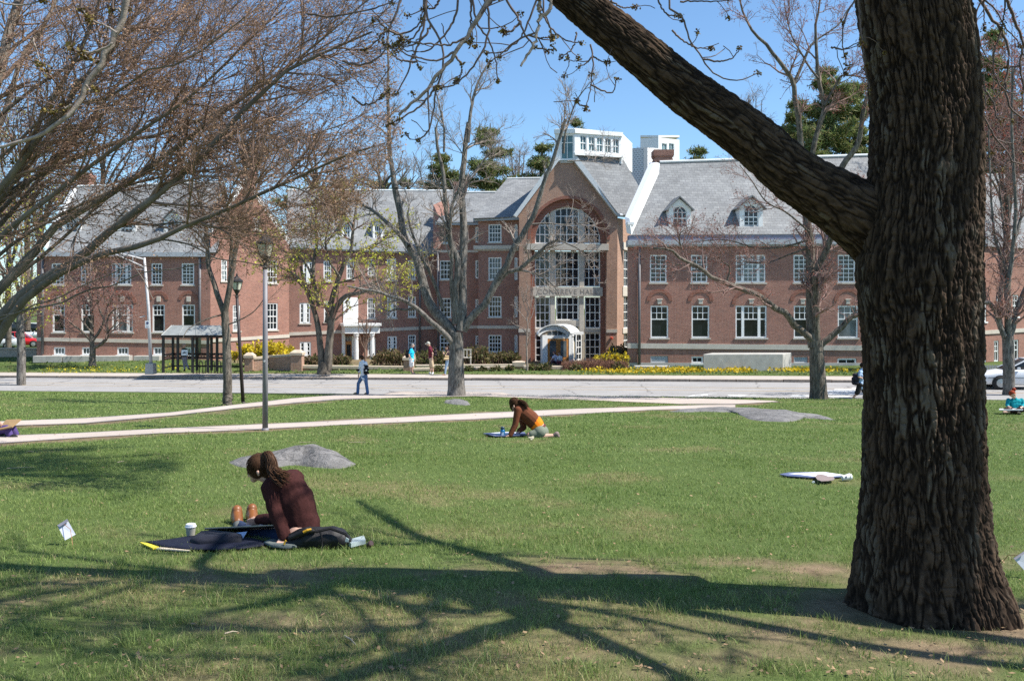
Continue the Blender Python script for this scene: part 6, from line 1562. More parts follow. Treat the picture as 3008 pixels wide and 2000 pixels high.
for zz, rr_ in ((sp(0, 1050).z, .05), (sp(0, 1145).z, .035), (sp(0, 1320).z, .04)):
    for (x0, d0, x1, d1) in ((945, 1.25, 2130, 1.3), (735, -.35, 945, 1.25), (1900, .6, 2130, 1.3)):
        a, b_ = sp(x0, 640, d0), sp(x1, 640, d1); a.z = b_.z = zz; fr.tube([a, b_], rr_, 4)
for k in range(22):
    a = sp(780 + k * 62, 640, 1.22); a.z = sp(0, 1100).z; c = [a + Vector((math.cos(t) * .085, 0, math.sin(t) * .085)) for t in np.linspace(0, 6.283, 9)]; fr.tube(c, .018, 4, cap=False)
fr.build('frame_rail', MT['black_metal'], sh)
g = MB()
for (x0, d0, x1, d1) in ((945, 1.25, 1465, 1.3), (1465, 1.3, 2130, 1.3), (735, -.35, 945, 1.25)):
    a, b_ = sp(x0, 640, d0), sp(x1, 640, d1); g.poly([(a.x, a.y, sp(0, 1150).z), (b_.x, b_.y, sp(0, 1150).z), (b_.x, b_.y, topz), (a.x, a.y, topz)])
def clearglass():
    m, nt, b = mat_base('clear_glass'); t = N(nt, 'ShaderNodeBsdfTransparent'); t.inputs[0].default_value = (.86, .9, .9, 1); gl = N(nt, 'ShaderNodeBsdfGlossy'); gl.inputs['Roughness'].default_value = .05
    mx = N(nt, 'ShaderNodeMixShader'); mx.inputs[0].default_value = .1; nt.links.new(t.outputs[0], mx.inputs[1]); nt.links.new(gl.outputs[0], mx.inputs[2]); nt.links.new(mx.outputs[0], nt.nodes['Material Output'].inputs[0]); return m
g.build('glass_panel', clearglass(), sh)
rf = MB(); zz = sp(0, 618).z; zt_ = sp(0, 415).z
c4 = [sp(695, 640, -.55), sp(2200, 640, -.5), sp(2190, 640, 1.5), sp(900, 640, 1.5)]
for q in c4: q.z = zz
t2 = [sp(915, 415, .35), sp(1950, 415, .35), sp(1950, 415, .7), sp(950, 415, .7)]
for q in t2: q.z = zt_
for i in range(4): rf.poly([c4[i], c4[(i + 1) % 4], t2[(i + 1) % 4], t2[i]])
rf.poly(t2); rf.poly(c4[::-1])
for i in range(4): rf.tube([c4[i], t2[i]], .035, 4)
for t in (.25, .5, .75): rf.tube([c4[0].lerp(c4[1], t), t2[0].lerp(t2[1], t)], .03, 4)
rf.build('roof', simple('shelter_roof', (.24, .25, .24), .5, .2, 2), sh)
m = MB(); a, c = zs(1128, 942), zs(1262, 1060); q = sp(1195, 1000, -.28)
p0, p1 = P(*a, sd_ - .28), P(*c, sd_ - .28); m.box8([(p0.x, p0.y, p1.z), (p1.x, p0.y, p1.z), (p1.x, p0.y + .03, p1.z), (p0.x, p0.y + .03, p1.z), (p0.x, p0.y, p0.z), (p1.x, p0.y, p0.z), (p1.x, p0.y + .03, p0.z), (p0.x, p0.y + .03, p0.z)]); sg = m.build('notice', simple('notice_white', (.62, .68, .70), .5, .05), sh)
m = MB(); u = lambda x, y: sp(x, y, -.285) + Vector((0, -.008, 0)); m.poly([u(1150, 1010), u(1240, 985), u(1240, 1005), u(1150, 1030)]); m.poly([u(1165, 985), u(1210, 970), u(1215, 985), u(1170, 1000)]); m.poly([u(1222, 1030), u(1244, 1028), u(1244, 1040), u(1222, 1042)]); m.build('notice_print', simple('notice_ink', (.06, .08, .10), .6), sg)
m = MB(); q0, q1 = sp(1128, 1000, -.3), sp(1375, 1000, -.3); m.tube([(q0.x, q0.y + .05, sp(0, 1080).z), (q1.x, q1.y + .05, sp(0, 1080).z)], .03, 4); m.build('notice_rail', MT['black_metal'], sh)
# bicycle rack behind the shelter
bk = empty('bike_rack', sp(1600, 1400, 2.6), 'dark hooped bicycle rack behind the bus shelter', 'bike rack'); m = MB(); gzb = g1(sp(1600, 1400, 2.6).x, sd_ + 2.6)
for k in range(6):
    x0 = 1385 + k * 130; a, c = sp(x0, 1400, 2.6), sp(x0 + 75, 1400, 2.6); w = c.x - a.x; hz = sp(0, 1180, 2.6).z
    m.tube([(a.x, a.y, gzb)] + [(a.x + w / 2 - w / 2 * math.cos(t), a.y, hz - w / 2 + w / 2 * math.sin(t)) for t in np.linspace(0, math.pi, 9)] + [(c.x, a.y, gzb)], .03, 6)
m.build('hoop', MT['black_metal'], bk, smooth=True); m = MB(); a, c = sp(1370, 1300, 2.6), sp(2130, 1300, 2.6); m.tube([a, c], .03, 6); m.build('rail', MT['black_metal'], bk)

# ------------------------------------------------------------------ planting and low walls
def shrub(name, label, px0, px1, ytop, ybot, d, cols, stem, seed, n=900, size=(.06, .13), depth=1.6, group=None, twiggy=140, cat='shrub', erect=.6, aspect=1.6):
    r = np.random.default_rng(seed); a, b_ = P(px0, ybot, d), P(px1, ybot, d); w = b_.x - a.x; h = (ybot - ytop) / FPX * d
    root = empty(name, ((a.x + b_.x) / 2, d + depth / 2, a.z), label, cat, group)
    k = twiggy; sx = a.x + w * r.random(k); sy = d + depth * r.random(k); p0 = np.stack([sx, sy, np.full(k, a.z - .1)], -1)
    hh = h * r.uniform(.55, 1.05, k) * (.75 + .25 * np.sin(np.pi * np.clip((sx - a.x) / w, 0, 1)))
    tip = p0 + np.stack([r.normal(0, .3, k) * hh * (1.2 - erect), r.normal(0, .3, k) * hh * (1.2 - erect), hh], -1)
    paths = p0[:, None] + (tip - p0)[:, None] * np.linspace(0, 1, 6)[None, :, None] + r.normal(0, .03, (k, 6, 3)) * np.linspace(0, 1, 6)[None, :, None]
    T = Tubes(); T.add(paths, np.linspace(.018, .006, 6)[None].repeat(k, 0), 4)
    s = spawn(paths, np.full((k, 6), .012), 4, r, L=(.2 * h, .5 * h), ang=(20, 55), n=5, rmax=.009, rtip=.005, bias=(0, 0, .25), tmin=.25); T.add(*s, 3)
    st = T.build('stems', stem, root)
    allp = np.concatenate([paths[:, 2:].reshape(-1, 3), s[0][:, 1:].reshape(-1, 3)]); e = allp[r.integers(0, len(allp), n)] + r.normal(0, .05, (n, 3))
    v, f, c = leaves(e, r, size, cols, .03, True, aspect); o = mesh_np('foliage', v, f, MT['leaf'], st, col=c); tag(o, kind='stuff'); return root
YEL = [(.62, .47, .02), (.70, .55, .03), (.50, .38, .02), (.35, .30, .04)]
OLV = [(.10, .105, .035), (.14, .13, .05), (.07, .08, .03), (.18, .13, .06)]
MT['stem_red'] = simple('stem_red', (.22, .105, .07), .8, .3, 5)
shrub('forsythia_bush', 'yellow flowering bush behind the brick wall pillars', 682, 850, 1010, 1062, 57.0, YEL, MT['twig_brown'], 1, 2600, (.08, .18), 2.0, twiggy=220)
shrub('forsythia_bush', 'yellow flowering bush in the corner of the gable and the right wing', 1760, 1846, 1036, 1078, 54.5, YEL + OLV[:1], MT['twig_brown'], 2, 1500, (.07, .15), 1.4)
shrub('shrub', 'dark green shrub above the yellow bush in the corner by the gable', 1790, 1846, 1015, 1062, 56.4, OLV, MT['twig_brown'], 3, 900, (.07, .15), 1.0)
shrub('shrub', 'low reddish leafless hedge before the entrance porch and gable', 1652, 1846, 1052, 1086, 53.0, [(.20, .10, .07), (.24, .14, .09)], MT['stem_red'], 4, 500, (.03, .07), 1.4, twiggy=620, erect=.75)
shrub('shrub', 'dark shrub right of the bare grey tree, in the court shade', 1365, 1430, 1020, 1072, 60, OLV, MT['twig_brown'], 5, 1300, (.07, .16), 1.8)
shrub('shrub', 'dark shrub in the gable shadow under the bay window', 1425, 1524, 1034, 1072, 64.5, OLV, MT['twig_brown'], 6, 1400, (.08, .16), 1.8)
shrub('shrub', 'brownish shrub behind the man in the blue shirt', 1098, 1205, 1030, 1072, 62, OLV + [(.22, .15, .08)], MT['twig_brown'], 7, 1500, (.07, .15), 1.8)
shrub('shrub', 'green shrub behind the man in the maroon shirt', 1215, 1330, 1028, 1082, 60, OLV + [(.12, .15, .04)], MT['twig_brown'], 8, 1700, (.07, .15), 1.8)
shrub('shrub', 'brownish shrub left of the forked budding tree', 884, 935, 1043, 1074, 60, OLV + [(.24, .16, .09)], MT['twig_brown'], 9, 700, (.07, .14), 1.2)
shrub('shrub', 'brownish shrub between the budding tree and the portico door', 974, 1022, 1043, 1076, 60, OLV + [(.24, .16, .09)], MT['twig_brown'], 10, 700, (.07, .14), 1.2)
for i, (x0, x1, y0, y1, l) in enumerate(((1276, 1302, 1074, 1094, 'small round shrub beside the man in the maroon shirt'), (1366, 1386, 1076, 1090, 'small round shrub right of the bare grey trunk'), (1408, 1424, 1077, 1089, 'second small shrub in the row along the stone ledge'), (1446, 1468, 1076, 1088, 'third small shrub in the row along the stone ledge'), (1490, 1506, 1074, 1086, 'small shrub in the row nearest the sapling'), (1556, 1580, 1069, 1085, 'small shrub right of the sapling'), (1588, 1616, 1067, 1086, 'round shrub before the entrance step'), (1684, 1706, 1070, 1084, 'small green shrub before the reddish hedge'), (1800, 1830, 1064, 1084, 'pale grey-green shrub at the end of the reddish hedge'))):
    shrub('shrub', l, x0, x1, y0, y1, 52.6 + .1 * (i % 3), OLV + [(.12, .14, .04)], MT['twig_brown'], 20 + i, 420, (.05, .11), .7, group='small shrubs along the ledge', twiggy=60)
# low walls with stone caps
MT['cap'] = simple('cap_stone', (.50, .41, .31), .8, .15, 4)
def lowwall(label, px0, px1, ytop0, ytop1, ybot, d0, d1, cap=.16, th=.4, name='low_wall', brick=True):
    a0, a1 = P(px0, ybot, d0), P(px1, ybot, d1); t0, t1 = P(px0, ytop0, d0).z, P(px1, ytop1, d1).z
    root = empty(name, ((a0.x + a1.x) / 2, (d0 + d1) / 2, a0.z), label, 'wall'); 
    def slab(m, o, z0a, z0b, z1a, z1b):
        n = Vector((-(a1.y - a0.y), a1.x - a0.x, 0)).normalized(); e = Vector((a1.x - a0.x, a1.y - a0.y, 0)).normalized() * o
        p, q = Vector((a0.x, a0.y, 0)) - e - n * o, Vector((a1.x, a1.y, 0)) + e - n * o; k = n * (th + 2 * o)
        m.box8([p + Vector((0, 0, z0a)), q + Vector((0, 0, z0b)), q + k + Vector((0, 0, z0b)), p + k + Vector((0, 0, z0a)), p + Vector((0, 0, z1a)), q + Vector((0, 0, z1b)), q + k + Vector((0, 0, z1b)), p + k + Vector((0, 0, z1a))])
    m = MB(); slab(m, 0, a0.z - .5, a1.z - .5, t0 - cap, t1 - cap); m.build('wall_body', MT['brick_tan'] if brick else MT['cap'], root, uv=True)
    m = MB(); slab(m, .05, t0 - cap, t1 - cap, t0, t1); m.build('coping', MT['cap'], root, bevel=.02); return root
def pillar(label, px0, px1, ytop, ybot, d, cap=(.18, .16)):
    a, b_ = P(px0, ybot, d), P(px1, ybot, d); w = b_.x - a.x; t = P(px0, ytop, d).z; cx = (a.x + b_.x) / 2; cy = d + w / 2
    root = empty('pillar', (cx, cy, a.z), label, 'pillar', 'brick pillars with stone caps'); m = MB(); z1 = t - cap[0] - cap[1]; m.box(cx, cy, (a.z - .4 + z1) / 2, w, w, z1 - a.z + .4); m.build('shaft', MT['brick_tan'], root, uv=True)
    m = MB(); k = w / 2 + .06; m.box(cx, cy, z1 + cap[1] / 2, 2 * k, 2 * k, cap[1]); zt = z1 + cap[1]
    m.box8([(cx + sx * q, cy + sy * q, z) for z, q in ((zt, k), (t, k * .45)) for sx, sy in ((-1, -1), (1, -1), (1, 1), (-1, 1))]); m.build('cap', MT['cap'], root)
pillar('brick pillar with stone cap at the left end of the low wall', 718, 742, 1036, 1080, 54.6); pillar('brick pillar with stone cap behind the tall lamp post', 788, 818, 1034, 1066, 57.5); pillar('larger brick pillar at the right end of the curved wall', 854, 886, 1028, 1080, 54.2)
lowwall('low brick wall with pale coping running left of the tall lamp post', 742, 786, 1050, 1046, 1080, 54.8, 55.2); lowwall('low brick wall with pale coping between the lamp post and the large pillar', 789, 854, 1044, 1040, 1080, 55.3, 54.6)
lowwall('long low stone ledge before the forked budding tree', 886, 1186, 1073, 1076, 1084, 54.5, 54.6, .2)
pillar('brick pillar beside the man in the blue shirt', 1185, 1214, 1042, 1094, 53.4)
lowwall('front stone ledge behind the three standing people', 1216, 1500, 1082, 1076, 1094, 52.9, 53.6, .16); lowwall('rear stone ledge behind the three standing people', 1222, 1512, 1072, 1070, 1080, 56.0, 56.4, .22)
pillar('squat pillar with wide stone cap left of the sapling', 1508, 1540, 1061, 1080, 54.4, (.06, .28)); lowwall('stone ledge at the foot of the entrance steps', 1540, 1660, 1074, 1076, 1086, 53.4, 53.5, .2, brick=False)
m = MB(); a = [P(2066, 1082, 51.6), P(2300, 1082, 51.9), P(2325, 1082, 53.6), P(2091, 1082, 53.4)]
for q in a: q.z = g1(q.x, q.y) - .2
zt_ = P(2066, 1040.5, 51.6).z; m.box8(a + [Vector((q.x, q.y, zt_)) for q in a]); tag(m.build('concrete_wall', MT['concrete'], bevel=.03), 'long plain grey concrete enclosure before the right wing', 'wall')
m = MB(); a = P(1868, 1080, 53.8); m.box(a.x + 1, a.y, a.z, 2.2, .8, .25); tag(m.build('window_well', MT['concrete'], bevel=.02), 'flat pale concrete slab under the louvred window of the right wing', 'slab')
# white garden bench by the grey tree
bz = empty('garden_bench', P(1370, 1070, 57), 'pale wooden bench half hidden behind the bare grey trunk', 'bench'); m = MB(); c = P(1352, 1070, 57); s0 = .036 * 57 / 2.5
m.box(c.x, c.y, c.z + .45, 1.5, .5, .05); m.build('seat', MT['stone'], bz); m = MB()
for k in range(7): m.box(c.x - .66 + k * .22, c.y + .22, c.z + .72, .08, .03, .5)
m.box(c.x, c.y + .22, c.z + .98, 1.5, .04, .08); m.build('backrest', MT['stone'], bz)
for sx in (-.7, .7):
    m = MB(); m.box(c.x + sx, c.y - .2, c.z + .22, .07, .07, .5); m.box(c.x + sx, c.y + .2, c.z + .45, .07, .07, .95); m.box(c.x + sx, c.y, c.z + .66, .07, .5, .05); m.build('leg', MT['stone'], bz)
# flower strip
r = np.random.default_rng(8); n = 5200
pxs = r.uniform(1690, 2570, n); dd = 49.6 + 3.0 * r.random(n) ** .8; X = (pxs - 1504) / FPX * dd; dens_ = fbm(X * .8, dd * 1.5, 3, 3); keep = (r.random(n) < sstep(.30, .6, dens_) * np.interp(pxs, [1690, 1760, 1900, 2150, 2300, 2560], [.08, .4, .75, .75, .4, .2]))
e = np.stack([X, dd, gz(X, dd) + .12], -1)[keep]; v, f, c = leaves(e, r, (.09, .16), [(.60, .42, .02), (.50, .36, .02), (.62, .48, .05)], .05, True, .9); tag(mesh_np('flowers', v, f, MT['leaf'], col=c), 'yellow dandelion flowers in the grass strip', kind='stuff')
n = 500; pxs = r.uniform(120, 560, n); dd = r.uniform(55, 58.5, n); X = (pxs - 1504) / FPX * dd; e = np.stack([X, dd, gz(X, dd) + .1], -1); v, f, c = leaves(e, r, (.06, .11), [(.6, .5, .03), (.4, .4, .05)], .05, True, .9); tag(mesh_np('flowers', v, f, MT['leaf'], col=c), 'yellow flowers in the grass before the left wing', kind='stuff')
# grass tufts on the far verge
n = 16000; u = r.uniform(-75, 45, n); vv = r.uniform(48.8, 57, n); X, Y = XY(u, vv); e = np.stack([X, Y, gz(X, Y) + .03], -1); v, f, c = leaves(e, r, (.05, .12), [(.10, .16, .04), (.14, .20, .05), (.08, .13, .035), (.22, .22, .08)], .02, False, 1.4); tag(mesh_np('grass', v, f, MT['grass'], col=c), 'grass of the verge beyond the road', kind='stuff')
# picket fence at the right
pf = empty('picket_fence', P(2925, 1100, 50), 'grey picket fence behind the white sedan', 'fence'); m = MB()
for k in range(34):
    q = P(2893 + k * 7.6, 1100, 50 + k * .02); t = P(2893, 1071, 50).z - .15 * 0; w = .06
    m.prism([(q.x - w, q.y, q.z - .3), (q.x + w, q.y, q.z - .3), (q.x + w, q.y, t - .07), (q.x, q.y, t), (q.x - w, q.y, t - .07)], (0, .03, 0))
m.build('picket', simple('picket', (.40, .37, .36), .8, .15), pf); m = MB(); a, c = P(2890, 1078, 50.06), P(3150, 1078, 50.8); m.tube([a, c], .04, 4); m.tube([a - Vector((0, 0, .35)), c - Vector((0, 0, .35))], .04, 4); m.build('rail', simple('picket2', (.38, .35, .34), .8), pf)
# ------------------------------------------------------------------ people
def capsule_np(p0, r0, p1, r1, sides=14):
    p0, p1 = np.array(p0, float), np.array(p1, float); t = p1 - p0; L = np.linalg.norm(t); t = t / L if L > 1e-6 else np.array([0, 0, 1.])
    x = np.cross(t, [0, 0, 1.] if abs(t[2]) < .9 else [1., 0, 0]); x /= np.linalg.norm(x); y = np.cross(t, x)
    th = np.r_[np.linspace(-80, 0, 5), np.linspace(0, 80, 5)]; rr_ = np.r_[np.full(5, r0), np.full(5, r1)]
    ce = np.r_[np.tile(p0, (5, 1)), np.tile(p1, (5, 1))]; th = np.radians(th)
    a = 2 * np.pi * np.arange(sides) / sides
    ring = ce[:, None] + (t * (np.sin(th) * rr_)[:, None])[:, None] + (np.cos(th) * rr_)[:, None, None] * (x * np.cos(a)[:, None] + y * np.sin(a)[:, None])[None]
    v = np.concatenate([ring.reshape(-1, 3), [p0 - t * r0, p1 + t * r1]]); n = 10 * sides; f = []
    for i in range(9):
        for k in range(sides): k2 = (k + 1) % sides; f.append((i * sides + k, i * sides + k2, (i + 1) * sides + k2, (i + 1) * sides + k))
    for k in range(sides): k2 = (k + 1) % sides; f.append((k2, k, n)); f.append((9 * sides + k, 9 * sides + k2, n + 1))
    return v, f
def blob(name, caps, mat, parent, vox=.012, smooth=3, post=None):
    """capsules merged into one continuous smooth surface"""
    V, F, b = [], [], 0
    for c in caps:
        v, f = capsule_np(*c); V += [tuple(q) for q in v]; F += [tuple(i + b for i in q) for q in f]; b += len(v)
    me = bpy.data.meshes.new('tmp'); me.from_pydata(V, [], F); o = bpy.data.objects.new('tmp', me); COL.objects.link(o)
    m = o.modifiers.new('r', 'REMESH'); m.mode = 'VOXEL'; m.voxel_size = vox
    s = o.modifiers.new('s', 'SMOOTH'); s.iterations = smooth; s.factor = .5
    bpy.context.view_layer.update()
    dg = bpy.context.evaluated_depsgraph_get(); me2 = bpy.data.meshes.new_from_object(o.evaluated_get(dg)); bpy.data.objects.remove(o); bpy.data.meshes.remove(me)
    me2.materials.clear(); me2.materials.append(mat)
    if post is not None:
        co = np.empty(len(me2.vertices) * 3, np.float32); me2.vertices.foreach_get('co', co); co = post(co.reshape(-1, 3)); me2.vertices.foreach_set('co', co.astype(np.float32).ravel())
    me2.polygons.foreach_set('use_smooth', np.ones(len(me2.polygons), bool)); me2.name = name
    o = bpy.data.objects.new(name, me2); COL.objects.link(o); return attach(o, parent)
def cloth(name, c, rough=.85, var=.15, sc=14): return simple(name, c, rough, var, sc, .25, 0, .15)
SKIN = simple('skin', (.56, .34, .25), .5, .06, 8, 0, 0, .35); SKIN2 = simple('skin_warm', (.50, .28, .20), .5, .08, 8, 0, 0, .35)
def hand(caps, wrist, tip, side, s=1.0, curl=None):
    """palm, four unequal fingers and a thumb"""
    w, t = np.array(wrist, float), np.array(tip, float); d = t - w; L = np.linalg.norm(d); d /= L
    sd = np.array(side, float); sd -= d * sd.dot(d); sd /= np.linalg.norm(sd) + 1e-9; nrm = np.cross(d, sd); cu = nrm * .25 if curl is None else np.array(curl, float) * .3
    pe = w + d * L * .52
    for k in (-1, 0, 1): caps.append((w + sd * k * .014 * s, .016 * s, pe + sd * k * .024 * s, .015 * s))
    for k, ln in zip((-1.5, -.5, .5, 1.5), (.8, .97, 1.0, .9)):
        a = pe + sd * k * .017 * s; b_ = a + (d + sd * k * .06) * L * .28 * ln; c = b_ + (d + cu) * L * .24 * ln
        caps.append((a, .0095 * s, b_, .009 * s)); caps.append((b_, .009 * s, c, .0075 * s))
    a = w + d * L * .15 + sd * .024 * s; b_ = a + (d * .6 + sd * .8) * L * .26; caps.append((a, .012 * s, b_, .011 * s)); caps.append((b_, .011 * s, b_ + (d + sd * .15) * L * .2, .008 * s))
def figure(label, J, S, skin, top, bottom, shoes, hair, face=(0, -1, 0), sleeve=1.0, legs=1.0, vox=.014, group=None, hem=0., fat=1.0, cap=None, flare=0., waistgap=0., hairlong=0., eyes=True, part_names=('shirt', 'trousers')):
    """J: dict of joints in world space. sleeve/legs: share of the limb the cloth covers"""
    J = {k: np.array(v, float) for k, v in J.items()}; l = lambda a, b, t: J[a] * (1 - t) + J[b] * t
    pel = (J['hpl'] + J['hpr']) / 2; shc = (J['shl'] + J['shr']) / 2
    base = min((J['anl'], J['anr'], pel), key=lambda q: q[2])
    root = empty('person', (float(pel[0]), float(pel[1]), float(base[2]) - .08 * S), label, 'person', group)
    up = shc - pel; up /= np.linalg.norm(up); side = J['shr'] - J['shl']; side /= np.linalg.norm(side); hu = J['head'] - J['neck']; hu /= np.linalg.norm(hu)
    fc = np.array(face, float); fc /= np.linalg.norm(fc); fs = np.cross(fc, hu); fs /= np.linalg.norm(fs)
    H = J['head']; r = S
    b = [(H + hu * .025 * r, .094 * r, H - hu * .03 * r + fc * .02 * r, .085 * r), (H - hu * .045 * r + fc * .035 * r, .06 * r, H - hu * .085 * r + fc * .06 * r, .034 * r),
         (J['neck'], .055 * r, H - hu * .05 * r, .05 * r), (H - hu * .01 * r + fc * .10 * r, .012 * r, H - hu * .035 * r + fc * .115 * r, .016 * r)]
    for k in (-1, 1): b.append((H + fs * k * .093 * r - hu * .005 * r, .016 * r, H + fs * k * .09 * r - hu * .04 * r, .012 * r))
    def torso(g=0.):
        q = []; w = .13 * r * fat; mid = pel * .55 + shc * .45
        q.append((shc - side * .10 * r - up * .05 * r, (.085 + g) * r, shc + side * .10 * r - up * .05 * r, (.085 + g) * r))
        q.append((shc - side * .075 * r - up * .15 * r, (.105 + g) * r * fat, shc + side * .075 * r - up * .15 * r, (.105 + g) * r * fat))
        q.append((mid - side * .055 * r, (.10 + g) * r * fat, mid + side * .055 * r, (.10 + g) * r * fat))
        q.append((shc - up * .14 * r, (.11 + g) * r * fat, pel + up * .08 * r, (.115 + g) * r * fat)); q.append((shc, (.075 + g) * r, J['neck'], (.058 + g * .6) * r))
        return q
    def hips(g=0.): return [(J['hpl'], (.105 + g) * r * fat, J['hpr'], (.105 + g) * r * fat), (pel, (.115 + g) * r * fat, pel + up * .10 * r, (.11 + g) * r * fat)]
    def arm(s, g=0., t=1.0):
        q = [(J['sh' + s], (.056 + g) * r, J['sh' + s] * (1 - min(1, t * 2)) + J['el' + s] * min(1, t * 2), (.056 + g - .014 * min(1, t * 2)) * r)]
        if t > .5: q.append((J['el' + s], (.044 + g) * r, l('el' + s, 'wr' + s, (t - .5) * 2), (.044 + g * 1.1 - .014 * (t - .5) * 2) * r))
        return q
    def leg(s, g=0., t=1.0, fl=0.):
        q = [(J['hp' + s], (.09 + g) * r * fat, J['hp' + s] * (1 - min(1, t * 2)) + J['kn' + s] * min(1, t * 2), (.09 + g - .03 * min(1, t * 2) + fl * (t <= .6)) * r)]
        if t > .5: q.append((J['kn' + s], (.060 + g) * r, l('kn' + s, 'an' + s, (t - .5) * 2), (.060 + g - .02 * (t - .5) * 2 + fl) * r))
        return q
    def foot(s, g=0.): 
        a, t = J['an' + s], J['to' + s]; return [(a, (.042 + g) * r, a * .35 + t * .65, (.040 + g) * r), (a * .35 + t * .65, (.04 + g) * r, t, (.032 + g) * r)]
    b += torso() + hips()
    for s in 'lr':
        b += arm(s) + leg(s) + foot(s); hs = side if s == 'l' else -side
        hand(b, J['wr' + s], J['hd' + s], fc if np.linalg.norm(np.cross(fc, J['hd' + s] - J['wr' + s])) > .03 else side, r)
    body = blob('body', b, skin, root, vox * .8, 2)
    if top:
        q = torso(.016) + arm('l', .013, sleeve) + arm('r', .013, sleeve)
        if hem: q.append((pel - side * .05 * r, (.118) * r * fat, pel + side * .05 * r - up * hem * r, (.122) * r * fat)); q.append((pel + up * .05 * r - side * .05 * r, .125 * r * fat, pel + side * .05 * r + up * .05 * r, .125 * r * fat))
        blob(part_names[0], q, top, root, vox, 2)
    if bottom: blob(part_names[1], hips(.012) + leg('l', .014, legs, flare) + leg('r', .014, legs, flare), bottom, root, vox, 2)
    if shoes:
        for s in 'lr': blob('shoe', foot(s, .012), shoes, root, vox * .8, 2)
    if hair is not None:
        q = [(H + hu * .035 * r - fc * .018 * r, .103 * r, H + hu * .01 * r - fc * .045 * r, .092 * r), (H - hu * .03 * r - fc * .055 * r, .075 * r, J['neck'] * (.35 + hairlong * .5) + H * (.65 - hairlong * .5) - fc * .05 * r, .045 * r)]
        blob('hair', q, hair, root, vox * .8, 2)
    if cap is not None:
        blob('cap', [(H + hu * .055 * r - fc * .012 * r, .10 * r, H + hu * .03 * r - fc * .02 * r, .105 * r), (H + hu * .045 * r + fc * .05 * r, .05 * r, H + hu * .035 * r + fc * .16 * r, .03 * r)], cap, root, vox * .7, 1)
    if eyes:
        m = MB()
        for k in (-1, 1): c = H + fs * k * .034 * r + hu * .012 * r + fc * .092 * r; m.lathe(Vector(c), [(.003 * r, -.012 * r), (.011 * r, -.004 * r), (.011 * r, .004 * r), (.003 * r, .012 * r)], 8)
        m.build('eyes', MT['glass'], root); m = MB(); c = H - hu * .062 * r + fc * .098 * r; m.tube([Vector(c - fs * .022 * r), Vector(c + fc * .006 * r), Vector(c + fs * .022 * r)], .006 * r, 5); m.build('mouth', LIP, root)
    return root
LIP = simple('lip', (.38, .14, .12), .5)
HAIRB = simple('hair_brown', (.06, .03, .015), .7, .4, 30, 0, 0, .1); HAIRD = simple('hair_dark', (.025, .016, .012), .7, .3, 30, 0, 0, .1); HAIRR = simple('hair_red', (.26, .045, .02), .7, .35, 30, 0, 0, .1)
def strands(name, c, rad, tie, face, tail, mat, parent, n=420, m=260, seed=1):
    """combed hair: strands over the skull (centre c) to the tie point, and a tail of loose strands; tail = [(point, bundle radius)]"""
    r = np.random.default_rng(seed); c = np.array(c, float); tie = np.array(tie, float); tu = tie - c; tr = np.linalg.norm(tu); tu /= tr; fc = np.array(face, float); fc /= np.linalg.norm(fc); T = Tubes()
    u = r.normal(size=(n * 3, 3)); u /= np.linalg.norm(u, axis=1, keepdims=True); u = u[(u @ fc < .55) & (u[:, 2] > -.75)][:n]
    t = np.linspace(0, 1, 8)[None, :, None]; w = u[:, None] * (1 - t) + tu * t; w /= np.linalg.norm(w, axis=2, keepdims=True); rr_ = rad * (1 - t) + tr * t * t + rad * t * (1 - t)
    p = c + w * (rr_ + r.uniform(-.002, .004, (len(u), 1, 1))); T.add(p, np.full(p.shape[:2], .0024), 3)
    q, b = resample([a for a, _ in tail], [x for _, x in tail], 12); o = r.normal(size=(m, 3)); o /= np.linalg.norm(o, axis=1, keepdims=True); o *= r.random((m, 1)) ** .4
    cut = r.uniform(.6, 1, m); tt = np.linspace(0, 1, 12)[None] * cut[:, None]; P_ = np.stack([np.interp(tt, np.linspace(0, 1, 12), q[:, k]) for k in range(3)], -1); B_ = np.interp(tt, np.linspace(0, 1, 12), b)
    P_ = P_ + o[:, None] * B_[..., None] + r.normal(size=(m, 1, 3)) * .012 * (tt[..., None] ** 2); T.add(P_, np.full(tt.shape, .0026), 3); return T.build(name, mat, parent)
JEAN = cloth('denim', (.10, .17, .30)); JEANL = cloth('denim_light', (.26, .36, .48)); WHITE = cloth('cloth_white', (.76, .77, .80)); BLACK = cloth('cloth_black', (.018, .017, .018))
def walk_z(x, y): u, v = UV(x, y); return float(roadz(u)) + .135
def on_walk(px, py):
    k = (px - 1504) / FPX; d = 48.
    for _ in range(30): d = (CZ - walk_z(k * d, d)) * FPX / (py - HOR)
    return d
def shift(J, d, h0=None): return J
z6a = lambda d: (lambda x, y, dy=0: P(1000 + x / 5.9, 1000 + y / 5.9, d + dy))
